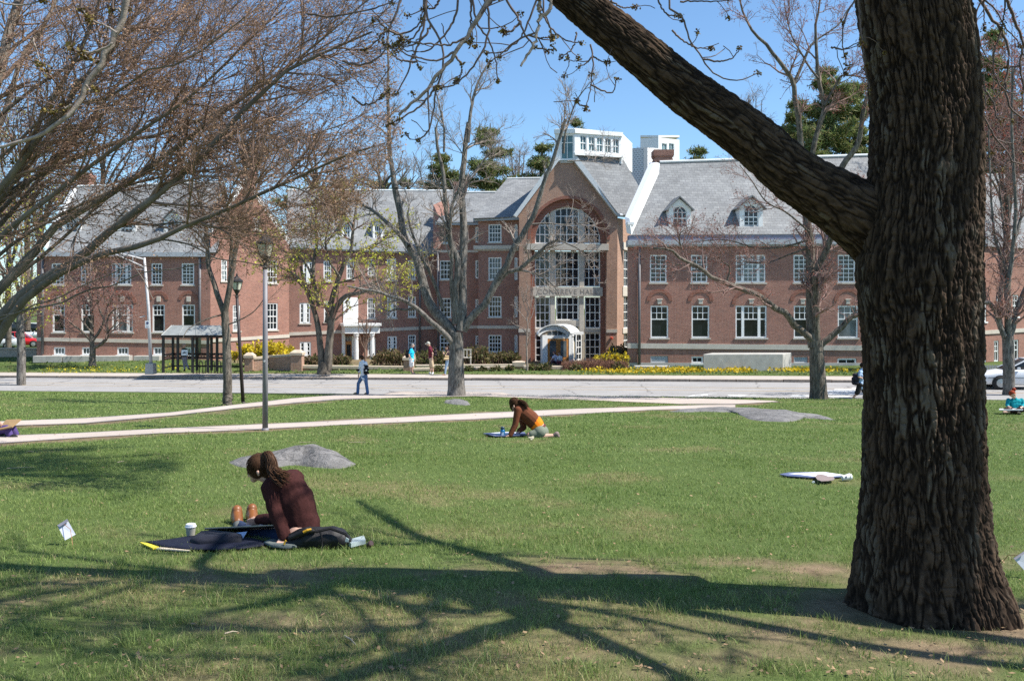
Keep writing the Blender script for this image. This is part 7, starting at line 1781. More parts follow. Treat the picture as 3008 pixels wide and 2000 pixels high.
def backpack(label, c, w, t, h, back, mat, extra=None, group=None):
    """soft pack: c centre, back = direction from the wearer's back outwards"""
    c = np.array(c, float); bk = np.array(back, float); bk[2] = 0; bk /= np.linalg.norm(bk); sd = np.array([-bk[1], bk[0], 0]); z = np.array([0, 0, 1.])
    root = empty('backpack', tuple(c - z * h / 2), label, 'backpack', group); q = []
    for sx in (-1, 1):
        for zz, k in ((-.36, 1.0), (0, 1.05), (.34, .8)):
            q.append((c + sd * sx * w * .28 * k + z * h * zz - bk * t * .1, t * .42 * k, c + sd * sx * w * .26 * k + z * h * zz + bk * t * .12, t * .42 * k))
    q.append((c - z * h * .36, t * .46, c + z * h * .36, t * .4)); blob('bag', q, mat, root, .016, 2)
    p = [(c + bk * t * .5 - z * h * .25 - sd * w * .2, t * .16, c + bk * t * .5 - z * h * .25 + sd * w * .2, t * .16), (c + bk * t * .5 - z * h * .1 - sd * w * .2, t * .14, c + bk * t * .5 - z * h * .1 + sd * w * .2, t * .14)]; blob('pocket', p, mat, root, .014, 2)
    m = MB()
    for sx in (-1, 1):
        a = Vector(c + sd * sx * w * .28 - bk * t * .3); m.tube([a + Vector((0, 0, -h * .4)), a + Vector(-bk * t * .9) + Vector((0, 0, -h * .1)), a + Vector(-bk * t * 1.0) + Vector((0, 0, h * .35)), a + Vector(-bk * t * .3) + Vector((0, 0, h * .52)), a + Vector((0, 0, h * .4))], .02, 6)
    m.build('strap', mat, root, smooth=True); return root

# the walker on the crossing
g = gp(1062, 1159.5); d = g.y; q = z6a(d)
figure('walker in a white shirt and blue jeans with a black sling bag',
       dict(head=q(368, 305, .02), neck=q(382, 352, .02), shl=q(352, 385, .10), shr=q(440, 388, -.08), ell=q(328, 500, .16), elr=q(468, 500, -.10), wrl=q(318, 590, .10), wrr=q(440, 590, -.05), hdl=q(316, 655, .08), hdr=q(420, 640, -.02),
            hpl=q(382, 620, .07), hpr=q(430, 620, -.06), knl=q(310, 745, .12), knr=q(452, 770, -.05), anl=q(300, 905, .12), anr=q(472, 905, -.1), tol=q(238, 922, .16), tor=q(425, 928, -.02)), 1.02, SKIN2, WHITE, JEAN, simple('shoe_tan', (.42, .25, .12), .7), HAIRB, face=(-.8, .6, -.1), sleeve=.72, hem=.10, flare=.016, eyes=False)
backpack('small black sling bag on the back of the walker in the white shirt', q(450, 505, -.19), .26, .15, .44, (.55, -.8, 0), BLACK)
m = MB(); c = q(448, 520, -.31); m.lathe(c, [(.03, -.004), (.035, 0), (.03, .004)], 12, axis=(.3, -1, 0)); m.build('badge', MT['white'], bpy.data.objects['backpack'])
cm = empty('camera_bag', q(312, 515, .16), 'small dark camera carried at the side of the walker', 'camera'); m = MB(); c = q(306, 512, .12); m.box(c.x, c.y, c.z, .13, .1, .1, .3); m.lathe(c, [(.035, .03), (.035, .11)], 10, axis=(-.8, .5, 0)); m.build('case', BLACK, cm, bevel=.015)
# the three on the far pavement
d = on_walk(1212, 1098); q = z6a(d)
figure('man in a bright blue shirt and white shorts on the far pavement, facing right',
       dict(head=q(1252, 92), neck=q(1236, 138), shl=q(1240, 168, .17), shr=q(1216, 168, -.16), ell=q(1284, 250, .2), elr=q(1190, 248, -.2), wrl=q(1296, 310, .12), wrr=q(1206, 300, -.22), hdl=q(1294, 362, .1), hdr=q(1240, 318, -.24),
            hpl=q(1240, 330, .08), hpr=q(1228, 330, -.08), knl=q(1244, 440, .1), knr=q(1224, 440, -.1), anl=q(1246, 558, .1), anr=q(1222, 558, -.1), tol=q(1292, 572, .12), tor=q(1268, 574, -.08)), 1.0, SKIN, cloth('shirt_blue', (.02, .48, .74)), cloth('shorts_white', (.72, .72, .72)), SKIN2, simple('hair_grey', (.22, .2, .19), .6), face=(1, -.25, -.1), sleeve=.33, legs=.48, hem=.06, fat=1.12, flare=.03)
backpack('black backpack worn by the man in the bright blue shirt', q(1160, 225, -.02), .32, .2, .48, (-1, .1, 0), BLACK)
d = on_walk(1268, 1098.5); q = z6a(d)
figure('man in a maroon shirt, khaki shorts and pale cap on the far pavement, facing left',
       dict(head=q(1525, 62), neck=q(1552, 108), shl=q(1545, 138, -.17), shr=q(1580, 138, .17), ell=q(1600, 225, -.2), elr=q(1560, 225, .22), wrl=q(1594, 290, -.2), wrr=q(1540, 280, .22), hdl=q(1588, 345, -.2), hdr=q(1520, 310, .22),
            hpl=q(1570, 320, -.08), hpr=q(1576, 320, .08), knl=q(1594, 450, -.1), knr=q(1566, 450, .1), anl=q(1606, 560, -.1), anr=q(1558, 560, .1), tol=q(1590, 578, -.28), tor=q(1540, 572, .0)), 1.04, SKIN, cloth('shirt_maroon', (.13, .022, .035)), cloth('shorts_khaki', (.50, .38, .25)), simple('sneaker', (.5, .52, .58), .6), None, face=(-1, -.15, -.15), sleeve=.35, legs=.50, hem=.05, fat=1.1, cap=cloth('cap_grey', (.42, .41, .36)), flare=.03)
backpack('dark backpack worn by the man in the maroon shirt', q(1640, 195, .02), .32, .2, .5, (1, .1, 0), cloth('pack_dark', (.035, .025, .03)))
d = on_walk(1306, 1102); q = z6a(d)
figure('woman in a dark top and blue jeans half hidden by the bare grey trunk',
       dict(head=q(1848, 122), neck=q(1856, 165), shl=q(1846, 190, -.15), shr=q(1868, 190, .15), ell=q(1842, 262, -.2), elr=q(1880, 262, .15), wrl=q(1800, 240, -.2), wrr=q(1830, 262, .12), hdl=q(1778, 200, -.2), hdr=q(1800, 250, .1),
            hpl=q(1856, 350, -.07), hpr=q(1864, 350, .07), knl=q(1826, 470, -.08), knr=q(1896, 450, .08), anl=q(1814, 585, -.1), anr=q(1920, 560, .1), tol=q(1775, 602, -.12), tor=q(1880, 590, .1)), .95, SKIN, cloth('top_dark', (.045, .025, .04)), JEANL, SKIN2, HAIRD, face=(-1, -.2, -.2), sleeve=.9, hem=.04, hairlong=.8)
bg_ = empty('shoulder_bag', q(1850, 345, -.3), 'large tan shoulder bag carried by the woman in the dark top', 'bag'); TAN = simple('bag_tan', (.58, .42, .22), .6, .12); blob('bag', [(q(1805, 318, -.28), .07, q(1885, 318, -.24), .07), (q(1820, 275, -.27), .05, q(1880, 275, -.24), .05)], TAN, bg_, .016, 2); m = MB(); m.tube([q(1815, 270, -.28), q(1850, 200, -.22), q(1880, 190, -.1), q(1888, 270, -.24)], .018, 6); m.build('strap', TAN, bg_)
# the man leaving behind the big trunk
k = (2510 - 1504) / FPX; d = 36.4; z4c = lambda x, y, dy=0: P(1900 + x / 3.574, 1050 + y / 3.574, d + dy); q = z4c
figure('man in a light blue shirt and dark shorts half hidden by the big trunk',
       dict(head=q(2268, 82), neck=q(2262, 122), shl=q(2250, 150, .17), shr=q(2240, 150, -.17), ell=q(2290, 200, .2), elr=q(2225, 205, -.22), wrl=q(2310, 220, .1), wrr=q(2262, 218, -.2), hdl=q(2330, 210, .1), hdr=q(2290, 210, -.2),
            hpl=q(2244, 288, .08), hpr=q(2236, 288, -.08), knl=q(2290, 360, .1), knr=q(2212, 365, -.1), anl=q(2290, 430, .1), anr=q(2158, 432, -.1), tol=q(2325, 440, .1), tor=q(2122, 442, -.08)), .98, SKIN, cloth('shirt_pale', (.36, .48, .66)), cloth('shorts_dark', (.028, .026, .025)), simple('shoe_grey', (.25, .27, .3), .6), HAIRD, face=(1, -.1, 0), sleeve=.36, legs=.56, hem=.08, fat=1.2, flare=.03)
backpack('dark grey backpack worn by the man in the light blue shirt', q(2190, 225, -.05), .32, .22, .48, (-1, -.1, 0), cloth('pack_grey', (.03, .03, .04)))
# seated pair at the entrance
d = 64.9; q5 = lambda x, y, dy=0: P(1540 + x / 6.533, 880 + y / 6.533, d + dy); q = q5
figure('dark red-haired person in a pale top sitting on the entrance step',
       dict(head=q(572, 1022), neck=q(588, 1062), shl=q(562, 1085, -.12), shr=q(622, 1085, .10), ell=q(530, 1140, -.25), elr=q(610, 1150, .2), wrl=q(500, 1185, -.35), wrr=q(560, 1190, .1), hdl=q(480, 1215, -.38), hdr=q(530, 1205, .0),
            hpl=q(585, 1205, -.05), hpr=q(630, 1205, .08), knl=q(535, 1175, -.4), knr=q(545, 1170, -.2), anl=q(520, 1265, -.45), anr=q(535, 1265, -.25), tol=q(490, 1278, -.5), tor=q(505, 1278, -.3)), .95, SKIN, cloth('top_lilac', (.62, .60, .70)), cloth('skirt_dark', (.1, .06, .08)), SKIN2, simple('hair_auburn', (.13, .03, .02), .5), face=(-1, -.3, -.1), sleeve=.35, hairlong=.8, eyes=False)
figure('person in a white shirt sitting on the entrance step, right of the pair',
       dict(head=q(672, 1035), neck=q(678, 1078), shl=q(650, 1098, -.1), shr=q(714, 1098, .08), ell=q(640, 1150, -.2), elr=q(726, 1155, .1), wrl=q(655, 1190, -.25), wrr=q(700, 1195, -.1), hdl=q(662, 1215, -.3), hdr=q(680, 1205, -.2),
            hpl=q(662, 1210, -.05), hpr=q(705, 1210, .08), knl=q(640, 1185, -.4), knr=q(680, 1185, -.42), anl=q(640, 1268, -.5), anr=q(685, 1268, -.5), tol=q(625, 1280, -.58), tor=q(670, 1280, -.58)), .95, SKIN2, cloth('shirt_white', (.75, .75, .75)), cloth('trouser_red', (.16, .04, .05)), SKIN2, HAIRB, face=(-.5, -.8, -.1), sleeve=.4, eyes=False)
# person in the shelter
d = 51.4; q = lambda x, y, dy=0: P(380 + x / 7.372, 900 + y / 7.372, d + dy)
figure('person in grey trousers standing inside the bus shelter behind the notice',
       dict(head=q(1190, 850), neck=q(1192, 905), shl=q(1150, 930), shr=q(1240, 930), ell=q(1135, 1020, .1), elr=q(1262, 1020), wrl=q(1150, 1090, -.1), wrr=q(1258, 1100), hdl=q(1160, 1120, -.1), hdr=q(1255, 1150),
            hpl=q(1175, 1110), hpr=q(1215, 1110), knl=q(1185, 1240), knr=q(1235, 1235), anl=q(1200, 1370), anr=q(1285, 1345), tol=q(1185, 1392, -.2), tor=q(1312, 1362, -.1)), .98, SKIN, cloth('shirt_green', (.045, .07, .06)), cloth('trouser_grey', (.20, .21, .25)), BLACK, simple('hair_ash', (.3, .28, .28), .6), face=(.3, -.9, 0), sleeve=.5, eyes=False)
# red-haired woman with a board at the right edge
g = gp(2975, 1214); d = g.y; q = lambda x, y, dy=0: P(2840 + x / 3.48, 800 + y / 3.48, d + dy)
figure('red-haired woman in a teal top sitting cross-legged with a white drawing board',
       dict(head=q(468, 1245, -.1), neck=q(486, 1285), shl=q(560, 1305, .02), shr=q(425, 1305, .02), ell=q(580, 1360, -.05), elr=q(412, 1355, -.05), wrl=q(566, 1378, -.3), wrr=q(428, 1374, -.3), hdl=q(548, 1384, -.38), hdr=q(452, 1382, -.38),
            hpl=q(520, 1405, .05), hpr=q(465, 1405, .05), knl=q(585, 1402, -.35), knr=q(400, 1402, -.35), anl=q(420, 1424, -.42), anr=q(520, 1426, -.42), tol=q(375, 1428, -.46), tor=q(540, 1432, -.46)), .95, SKIN, cloth('top_teal', (.01, .27, .31)), cloth('trouser_black', (.03, .012, .012)), None, HAIRR, face=(-.15, -.85, -.5), sleeve=.85, legs=.92)
m = MB(); m.lathe(q(482, 1196, .02), [(.02, -.06), (.06, -.02), (.055, .03), (.02, .055)], 10); m.build('hair_bun', HAIRR, bpy.data.objects[[o.name for o in bpy.data.objects if o.name.startswith('person')][-1]], smooth=True)
def board(label, corners, th, mat, name='drawing_board'):
    m = MB(); c = [Vector(x) for x in corners]; n = (c[1] - c[0]).cross(c[2] - c[0]).normalized(); n = n if n.z > 0 else -n; m.prism(c, n * -th); return tag(m.build(name, mat), label, 'board')
BOARDW = simple('board_white', (.72, .72, .72), .5, .03); BOARDB = simple('board_brown', (.30, .19, .08), .6, .12); BOARDD = simple('board_dark', (.05, .04, .035), .6, .2)
board('white drawing board on the lap of the red-haired woman', [q(330, 1400, -.45), q(575, 1400, -.5), q(572, 1389, -.05), q(335, 1389, -.02)], .03, BOARDW)
bx = empty('bag', q(580, 1480, -.3), 'small grey bag in the grass at the right edge beside the red-haired woman', 'bag'); blob('bag_body', [(q(555, 1478, -.3), .07, q(610, 1470, -.3), .09)], cloth('bag_grey', (.22, .23, .27)), bx, .016, 2)
# the sitter cut off by the left edge
g = gp(40, 1282); d = g.y; q = lambda x, y, dy=0: P(x / 4.718, 1180 + y / 4.718, d + dy); PUR = cloth('trouser_purple', (.075, .05, .16))
figure('person in purple trousers with raised knees, cut off by the left edge of the picture',
       dict(head=q(-250, 60), neck=q(-240, 150), shl=q(-225, 190, .15), shr=q(-225, 190, -.15), ell=q(-120, 300, .2), elr=q(-120, 300, -.2), wrl=q(-20, 310, .2), wrr=q(-20, 320, -.2), hdl=q(30, 290, .2), hdr=q(30, 300, -.2),
            hpl=q(-190, 430, .1), hpr=q(-190, 430, -.1), knl=q(165, 368, .16), knr=q(90, 375, -.16), anl=q(235, 478, .18), anr=q(150, 482, -.18), tol=q(290, 490, .2), tor=q(215, 495, -.18)), 1.0, SKIN, cloth('top_plum', (.06, .03, .07)), PUR, BLACK, HAIRD, face=(1, 0, -.4), sleeve=1., vox=.016, eyes=False)
board('brown drawing board propped on raised knees at the left edge', [q(-40, 385, -.3), q(165, 345, -.3), q(292, 238, .3), q(85, 246, .34)], .02, BOARDB)

# ---- woman in the orange shirt, kneeling in the middle of the lawn
g = gp(1560, 1283); d = g.y; q = lambda x, y, dy=0: P(1400 + x / 7.863, 1140 + y / 7.863, d + dy); s_ = d / 16.0; U = lambda m_: m_ * s_
root = empty('person', q(1480, 1110), 'kneeling woman in a brown jacket over an orange shirt, drawing on the lawn', 'person')
tors = lambda g_=0: [(q(985, 470, .02), U(.10 + g_), q(1080, 560), U(.125 + g_)), (q(1080, 560), U(.125 + g_), q(1240, 690), U(.13 + g_)), (q(1240, 690), U(.13 + g_), q(1400, 860), U(.118 + g_))]
ar = lambda g_=0: [(q(950, 500, -.13), U(.055 + g_), q(892, 850, -.16), U(.045 + g_)), (q(892, 850, -.16), U(.045 + g_), q(775, 1085, -.2), U(.032 + g_)), (q(1010, 560, .16), U(.055 + g_), q(1085, 905, .1), U(.045 + g_)), (q(1085, 905, .1), U(.045 + g_), q(985, 985, .0), U(.034 + g_))]
b = [(q(862, 335, .03), U(.092), q(868, 375, .02), U(.085)), (q(855, 430, .0), U(.06), q(838, 488, .0), U(.034)), (q(905, 420), U(.05), q(985, 470), U(.055)), (q(860, 405, -.1), U(.016), q(862, 440, -.1), U(.014))]
b += tors() + ar() + [(q(1400, 860), U(.12), q(1470, 980), U(.135)), (q(1460, 1010, -.08), U(.12), q(1500, 1000, .08), U(.12)), (q(1470, 1030, -.1), U(.09), q(1235, 1090, -.12), U(.065)), (q(1470, 1030, .1), U(.09), q(1220, 1085, .12), U(.065)),
      (q(1235, 1100, -.12), U(.06), q(1600, 1110, -.1), U(.055)), (q(1600, 1110, -.1), U(.055), q(1790, 1095, -.1), U(.036)), (q(1220, 1095, .12), U(.06), q(1760, 1100, .1), U(.036))]
hand(b, q(775, 1085, -.2), q(665, 1112, -.22), (0, 1, 0), U(1.0)); hand(b, q(985, 985, 0), q(935, 1030, -.05), (0, 1, .3), U(1.0))
blob('body', b, SKIN, root, .009, 2)
blob('jacket', tors(.018)[:2] + [(q(1240, 690), U(.15), q(1335, 790), U(.142))] + ar(.014), cloth('jacket_brown', (.135, .045, .022)), root, .010, 2)
blob('shirt', [(q(1330, 775), U(.142), q(1385, 842), U(.138))], cloth('shirt_orange', (.85, .22, .015)), root, .010, 2)
blob('shorts', [(q(1455, 985), U(.142), q(1492, 1010), U(.145)), (q(1460, 1010, -.08), U(.13), q(1500, 1000, .08), U(.13)), (q(1470, 1030, -.1), U(.102), q(1290, 1075, -.12), U(.085)), (q(1470, 1030, .1), U(.102), q(1290, 1075, .12), U(.085))], cloth('shorts_sage', (.17, .19, .145)), root, .011, 2)
m = MB(); ax = (Vector(q(1470, 980)) - Vector(q(1400, 860))).normalized(); c = Vector(q(1438, 930)); m.lathe(c, [(U(.140), -.022), (U(.146), -.02), (U(.146), .02), (U(.140), .022)], 28, axis=ax); m.build('belt', simple('belt', (.11, .03, .02), .45), root, smooth=False)
for dy in (-.1, .1): blob('shoe', [(q(1790, 1090, dy), U(.04), q(1850, 1055, dy), U(.048)), (q(1850, 1055, dy), U(.045), q(1880, 1110, dy), U(.04))], simple('shoe_taupe', (.20, .15, .13), .7), root, .009, 2)
blob('hair', [(q(868, 330, 0), U(.101), q(890, 352, 0), U(.096)), (q(800, 330, -.02), U(.045), q(790, 450, -.03), U(.02)), (q(930, 285, -.03), U(.042), q(1010, 320, -.05), U(.036))], HAIRB, root, .008, 2)
strands('hair_strands', q(872, 338, 0), U(.105), q(935, 285, -.03), (-.7, .3, -.6), [(q(930, 285, -.03), U(.03)), (q(1010, 315, -.05), U(.05)), (q(1090, 350, -.08), U(.05)), (q(1190, 445, -.12), U(.03))], HAIRB, root, 300, 200)
m = MB(); m.tube([q(800, 380, -.03), q(785, 450, -.04), q(835, 545, -.03)], [U(.02), U(.018), U(.004)], 6); m.build('hair_lock', HAIRB, root, smooth=True)
bt = empty('water_bottle', q(600, 1140, -.15), 'blue water bottle with a loop strap standing by the kneeling woman', 'bottle'); c = Vector(q(600, 1140, -.15)); zt_ = Vector(q(600, 890, -.15)).z - c.z
BLU = simple('bottle_blue', (.01, .13, .30), .2, .1); m = MB(); m.lathe(c, [(.044, 0), (.046, .01), (.046, zt_ * .62), (.04, zt_ * .72), (.032, zt_ * .76)], 18); m.build('bottle_body', BLU, bt, smooth=True); m = MB(); m.lathe(c, [(.034, zt_ * .75), (.037, zt_ * .77), (.037, zt_ * .95), (.03, zt_)], 16); m.build('cap', simple('bottle_cap', (.02, .05, .09), .4), bt); m = MB(); m.tube([c + Vector((-.03, 0, zt_ * .9)), c + Vector((-.075, 0, zt_ * .95)), c + Vector((-.08, 0, zt_ * 1.12)), c + Vector((-.045, 0, zt_ * 1.2)), c + Vector((-.04, 0, zt_ * 1.12))], .005, 6); m.build('strap', BLACK, bt)
m = MB(); m.prism([c + Vector((x, -.0465, z)) for x, z in ((-.022, .03), (-.002, .03), (.012, .08), (.02, .03), (.028, .03), (.024, .12), (.002, .09), (-.012, .12))], (0, -.002, 0)); m.build('print', simple('bottle_print', (.55, .65, .75), .5), bt)
def flat(label, pts, z, th, mat, name, cat, tilt=None):
    v = [Vector((p.x, p.y, g1(p.x, p.y) + z + (tilt[i] if tilt else 0))) for i, p in enumerate([gp(*t) for t in pts])]; m = MB(); m.prism(v, (0, 0, th)); return tag(m.build(name, mat), label, cat)
qq = lambda x, y: (1400 + x / 7.863, 1140 + y / 7.863)
NAVY = simple('navy_board', (.10, .12, .22), .6, .1); PAPER = simple('paper', (.70, .71, .76), .7, .04)
flat('dark blue drawing board flat on the grass before the kneeling woman', [qq(150, 1090), qq(420, 1150), qq(1150, 1130), qq(1110, 1062), qq(640, 1055)], .03, .012, NAVY, 'drawing_board', 'board')
flat('white sheet of paper on the blue board before the kneeling woman', [qq(330, 1088), qq(520, 1128), qq(880, 1118), qq(930, 1075), qq(640, 1068)], .044, .003, PAPER, 'paper_sheet', 'paper')
m = MB(); r = random.Random(9)
for k in range(7): c = gp(*qq(1210 + r.random() * 110, 1165 + r.random() * 60)); m.box(c.x, c.y, c.z + .03, .05, .03, .02, r.random() * 3)
tag(m.build('crumpled_paper', simple('scrap', (.66, .58, .42), .8, .1)), 'crumpled pale scrap in the grass beside the kneeling woman', 'scrap')

# ---- woman in the maroon sweater, sitting in the foreground
d = gp(880, 1596).y; q = lambda x, y, dy=0: P(350 + x / 2.949, 1280 + y / 2.949, d + dy); s_ = d / 7.35; U = lambda m_: m_ * s_
root = empty('person', q(1600, 930), 'woman in a maroon sweater with a brown ponytail sitting on the grass, seen from behind', 'person')
tors = lambda g_=0: [(q(1395, 395, .03), U(.075 + g_), q(1470, 440, .02), U(.115 + g_)), (q(1470, 440, .02), U(.115 + g_), q(1525, 560), U(.135 + g_)), (q(1525, 560), U(.135 + g_), q(1560, 690), U(.135 + g_)), (q(1560, 690), U(.135 + g_), q(1595, 800), U(.128 + g_)), (q(1330, 430, -.06), U(.062 + g_), q(1500, 390, .12), U(.085 + g_))]
arl = lambda g_=0: [(q(1300, 445, -.08), U(.052 + g_), q(1362, 690, -.14), U(.043 + g_)), (q(1362, 690, -.14), U(.043 + g_), q(1440, 880, -.18), U(.03 + g_))]
arr = lambda g_=0: [(q(1470, 430, .15), U(.055 + g_), q(1395, 715, .34), U(.043 + g_)), (q(1395, 715, .34), U(.043 + g_), q(1215, 722, .5), U(.03 + g_))]
b = [(q(1205, 262, .03), U(.092), q(1200, 300, .04), U(.085)), (q(1185, 335, .05), U(.055), q(1168, 372, .06), U(.032)), (q(1250, 350, .03), U(.05), q(1370, 395, .03), U(.055)), (q(1203, 312, -.088), U(.017), q(1208, 338, -.085), U(.012)), (q(1128, 330, .06), U(.010), q(1122, 345, .06), U(.012))]
b += tors() + arl() + arr() + [(q(1560, 860, -.06), U(.13), q(1625, 855, .08), U(.13)), (q(1570, 870, -.02), U(.08), q(1180, 845, .30), U(.05)), (q(1180, 845, .30), U(.048), q(1036, 770, .72), U(.036)), (q(1590, 870, .1), U(.08), q(1300, 835, .42), U(.05)), (q(1300, 835, .42), U(.048), q(1166, 752, .84), U(.036)), (q(1036, 765, .74), U(.034), q(1022, 670, .84), U(.024)), (q(1166, 748, .86), U(.034), q(1152, 655, .96), U(.024))]
hand(b, q(1440, 880, -.18), q(1385, 945, -.24), (1, .2, 0), U(1.05)); hand(b, q(1215, 722, .5), q(1110, 752, .52), (0, .3, -1), U(1.05), curl=(0, 0, -1))
blob('body', b, SKIN, root, .0085, 2)
MAR = cloth('sweater_maroon', (.046, .0155, .014), .95, .25, 40)
def knit(co):
    n = np.array([mnoise.noise(Vector((p[0] * 9, p[1] * 9, p[2] * 14))) for p in co]); n2 = np.array([mnoise.noise(Vector((p[0] * 26, p[1] * 26, p[2] * 16 + p[0] * 14))) for p in co]); return co + (n * .011 + n2 * .004)[:, None] * np.array([1, .4, .6])
sw = blob('sweater', tors(.022) + arl(.018) + arr(.016), MAR, root, .009, 2, knit)
blob('sweater_hem', [(q(1560, 742), U(.152), q(1598, 822), U(.142))], cloth('rib_maroon', (.036, .012, .011), .95, .2, 60), root, .009, 2)
blob('undershirt', [(q(1595, 815), U(.137), q(1606, 850), U(.14))], cloth('shirt_pink', (.42, .30, .30)), root, .01, 2)
JD = cloth('denim_dark', (.028, .042, .085)); blob('jeans', [(q(1565, 890, -.06), U(.135), q(1628, 885, .08), U(.135)), (q(1570, 885, -.02), U(.095), q(1180, 860, .30), U(.064)), (q(1180, 860, .30), U(.06), q(1040, 776, .70), U(.05)), (q(1590, 880, .1), U(.09), q(1300, 845, .42), U(.064)), (q(1300, 845, .42), U(.06), q(1170, 756, .82), U(.05))], JD, root, .011, 2)
SOCK = cloth('sock_grey', (.14, .145, .135)); SHOE = simple('shoe_leather', (.21, .078, .024), .42, .18, 6)
for (ax_, ay, ad, tx_, ty, td_) in ((1030, 768, .76, 1020, 642, .86), (1160, 748, .88, 1150, 628, .98)):
    blob('sock', [(q(ax_ + 8, ay + 22, ad - .12), U(.05), q(ax_ - 2, ay - 10, ad), U(.048))], SOCK, root, .008, 1)
    blob('shoe', [(q(ax_ - 4, ay - 30, ad), U(.05), q(tx_ - 2, ty + 60, td_), U(.06)), (q(tx_ - 2, ty + 60, td_), U(.06), q(tx_, ty, td_), U(.05)), (q(ax_ - 4, ay - 30, ad - .03), U(.042), q(tx_, ty + 40, td_ - .03), U(.045))], SHOE, root, .008, 2)
HAIRW = simple('hair_chestnut', (.075, .036, .018), .6, .5, 45, 0, 0, .2)
blob('hair', [(q(1216, 248, .01), U(.098), q(1205, 285, .03), U(.093)), (q(1165, 250, .05), U(.055), q(1138, 320, .07), U(.03)), (q(1262, 300, .0), U(.055), q(1285, 340, .01), U(.04)), (q(1245, 180, -.02), U(.035), q(1285, 170, -.04), U(.034)), (q(1285, 170, -.04), U(.034), q(1325, 300, -.07), U(.03))], HAIRW, root, .0075, 2)
strands('hair_strands', q(1212, 258, .01), U(.104), q(1252, 172, -.03), (-.75, .6, -.35), [(q(1250, 172, -.03), U(.022)), (q(1285, 158, -.05), U(.036)), (q(1318, 225, -.07), U(.05)), (q(1335, 300, -.09), U(.05)), (q(1370, 345, -.13), U(.06)), (q(1440, 380, -.17), U(.075))], HAIRW, root, 520, 420)
# what lies round her
pb = q(745, 800, .35)
m = MB(); c4 = [q(742, 800, .12), q(1345, 772, .02), q(1330, 770, .62), q(800, 794, .62)]; m.prism(c4, (0, 0, -.012)); bd = m.build('drawing_board', BOARDD); tag(bd, 'dark thin drawing board seen edge-on across the lap of the woman in the maroon sweater', 'board')
m = MB(); m.tube([c4[0], c4[1]], .006, 5); m.build('board_edge', simple('board_edge', (.45, .36, .26), .7), bd)
qq = lambda x, y: (350 + x / 2.949, 1280 + y / 2.949)
NAV = simple('navy_cloth', (.011, .013, .026), .75, .25, 9, .3, 0, .2)
def cushion(label, pts, h, mat, name, cat, z=0.01, crease=.02, parent=None):
    """flat soft case: outline in pixels, raised h in the middle"""
    o = [gp(*p) for p in pts]; c = sum(o, Vector()) / len(o); v, f = [], []; n = len(o); rings = [(1, 0), (1.0, .45), (.93, .8), (.7, 1), (.4, 1), (.0, 1)]
    for k, (s, hh) in enumerate(rings):
        for p in o: a = c.lerp(p, s); v.append((a.x, a.y, g1(a.x, a.y) + z + h * hh + (crease * (fbm(np.array([a.x * 6]), np.array([a.y * 6]), 3)[0] - .5) if k > 1 else 0)))
    for k in range(len(rings) - 1):
        for i in range(n): j = (i + 1) % n; f.append((k * n + i, k * n + j, (k + 1) * n + j, (k + 1) * n + i))
    ob = mesh_np(name, v, np.array(f), mat, parent, True); return tag(ob, label, cat) if parent is None else ob
flat('yellow writing pad sticking out under the navy portfolio', [qq(176, 948), qq(240, 950), qq(345, 986), qq(292, 997)], .012, .012, simple('pad_yellow', (.75, .62, .05), .6), 'writing_pad', 'pad')
flat('pale cardboard edge under the front of the navy portfolio', [qq(320, 1002), qq(340, 988), qq(620, 1000), qq(612, 1014)], .01, .01, simple('card', (.55, .47, .36), .7), 'cardboard', 'cardboard')
cushion('large flat navy portfolio case on the grass', [qq(232, 945), qq(420, 925), qq(620, 895), qq(760, 880), qq(950, 890), qq(1180, 925), qq(1262, 945), qq(1250, 980), qq(1050, 1005), qq(850, 1015), qq(600, 1010), qq(380, 985)], .022, NAV, 'portfolio_case', 'case', .02, .03)
cushion('smaller navy bag lying on the portfolio case', [qq(612, 965), qq(700, 915), qq(800, 895), qq(900, 895), qq(1010, 920), qq(1070, 945), qq(1060, 970), qq(900, 978), qq(700, 982)], .055, simple('navy_bag', (.010, .011, .02), .8, .3, 12, .4), 'bag', 'bag', .035, .04)
m = MB(); m.prism([q(945, 852, -.05), q(1105, 834, -.02), q(1062, 905, -.12), q(1040, 900, -.12)], (.0, .012, .004)); tag(m.build('paper_sheet', simple('paper_blue', (.50, .58, .74), .7, .05)), 'pale blue folded paper standing out of the small navy bag', 'paper')
cp = gp(*qq(620, 893)); cu_ = empty('coffee_cup', cp, 'paper coffee cup with a white lid standing behind the navy portfolio', 'cup'); hc = .128 * cp.y / 7.5
m = MB(); m.lathe(cp, [(.030, 0), (.032, .005), (.043, hc * .86)], 24); m.build('cup_body', simple('cup_grey', (.34, .33, .27), .6, .06), cu_, smooth=False); m = MB(); m.lathe(cp, [(.0445, hc * .83), (.0475, hc * .84), (.0475, hc * .9), (.043, hc * .91), (.041, hc * 1.03), (.037, hc * 1.05), (.035, hc * 1.03), (.01, hc * 1.02)], 24); m.build('lid', simple('lid_white', (.78, .78, .80), .35, .02), cu_)
BP = simple('pack_black', (.016, .015, .016), .55, .3, 14, .4, 0, .3)
bpk = empty('backpack', q(1730, 985, -.15), 'black backpack lying beside the woman in the maroon sweater', 'backpack')
blob('bag', [(q(1500, 940, -.2), .055, q(1640, 900, -.15), .085), (q(1640, 890, -.15), .095, q(1850, 890, -.12), .105), (q(1850, 890, -.12), .1, q(1965, 925, -.12), .06), (q(1560, 870, -.05), .05, q(1900, 870, .0), .08)], BP, bpk, .009, 2, lambda co: co + (np.array([mnoise.noise(Vector((p[0] * 11, p[1] * 11, p[2] * 11))) for p in co]) * .012)[:, None] * np.array([.3, .3, 1]))
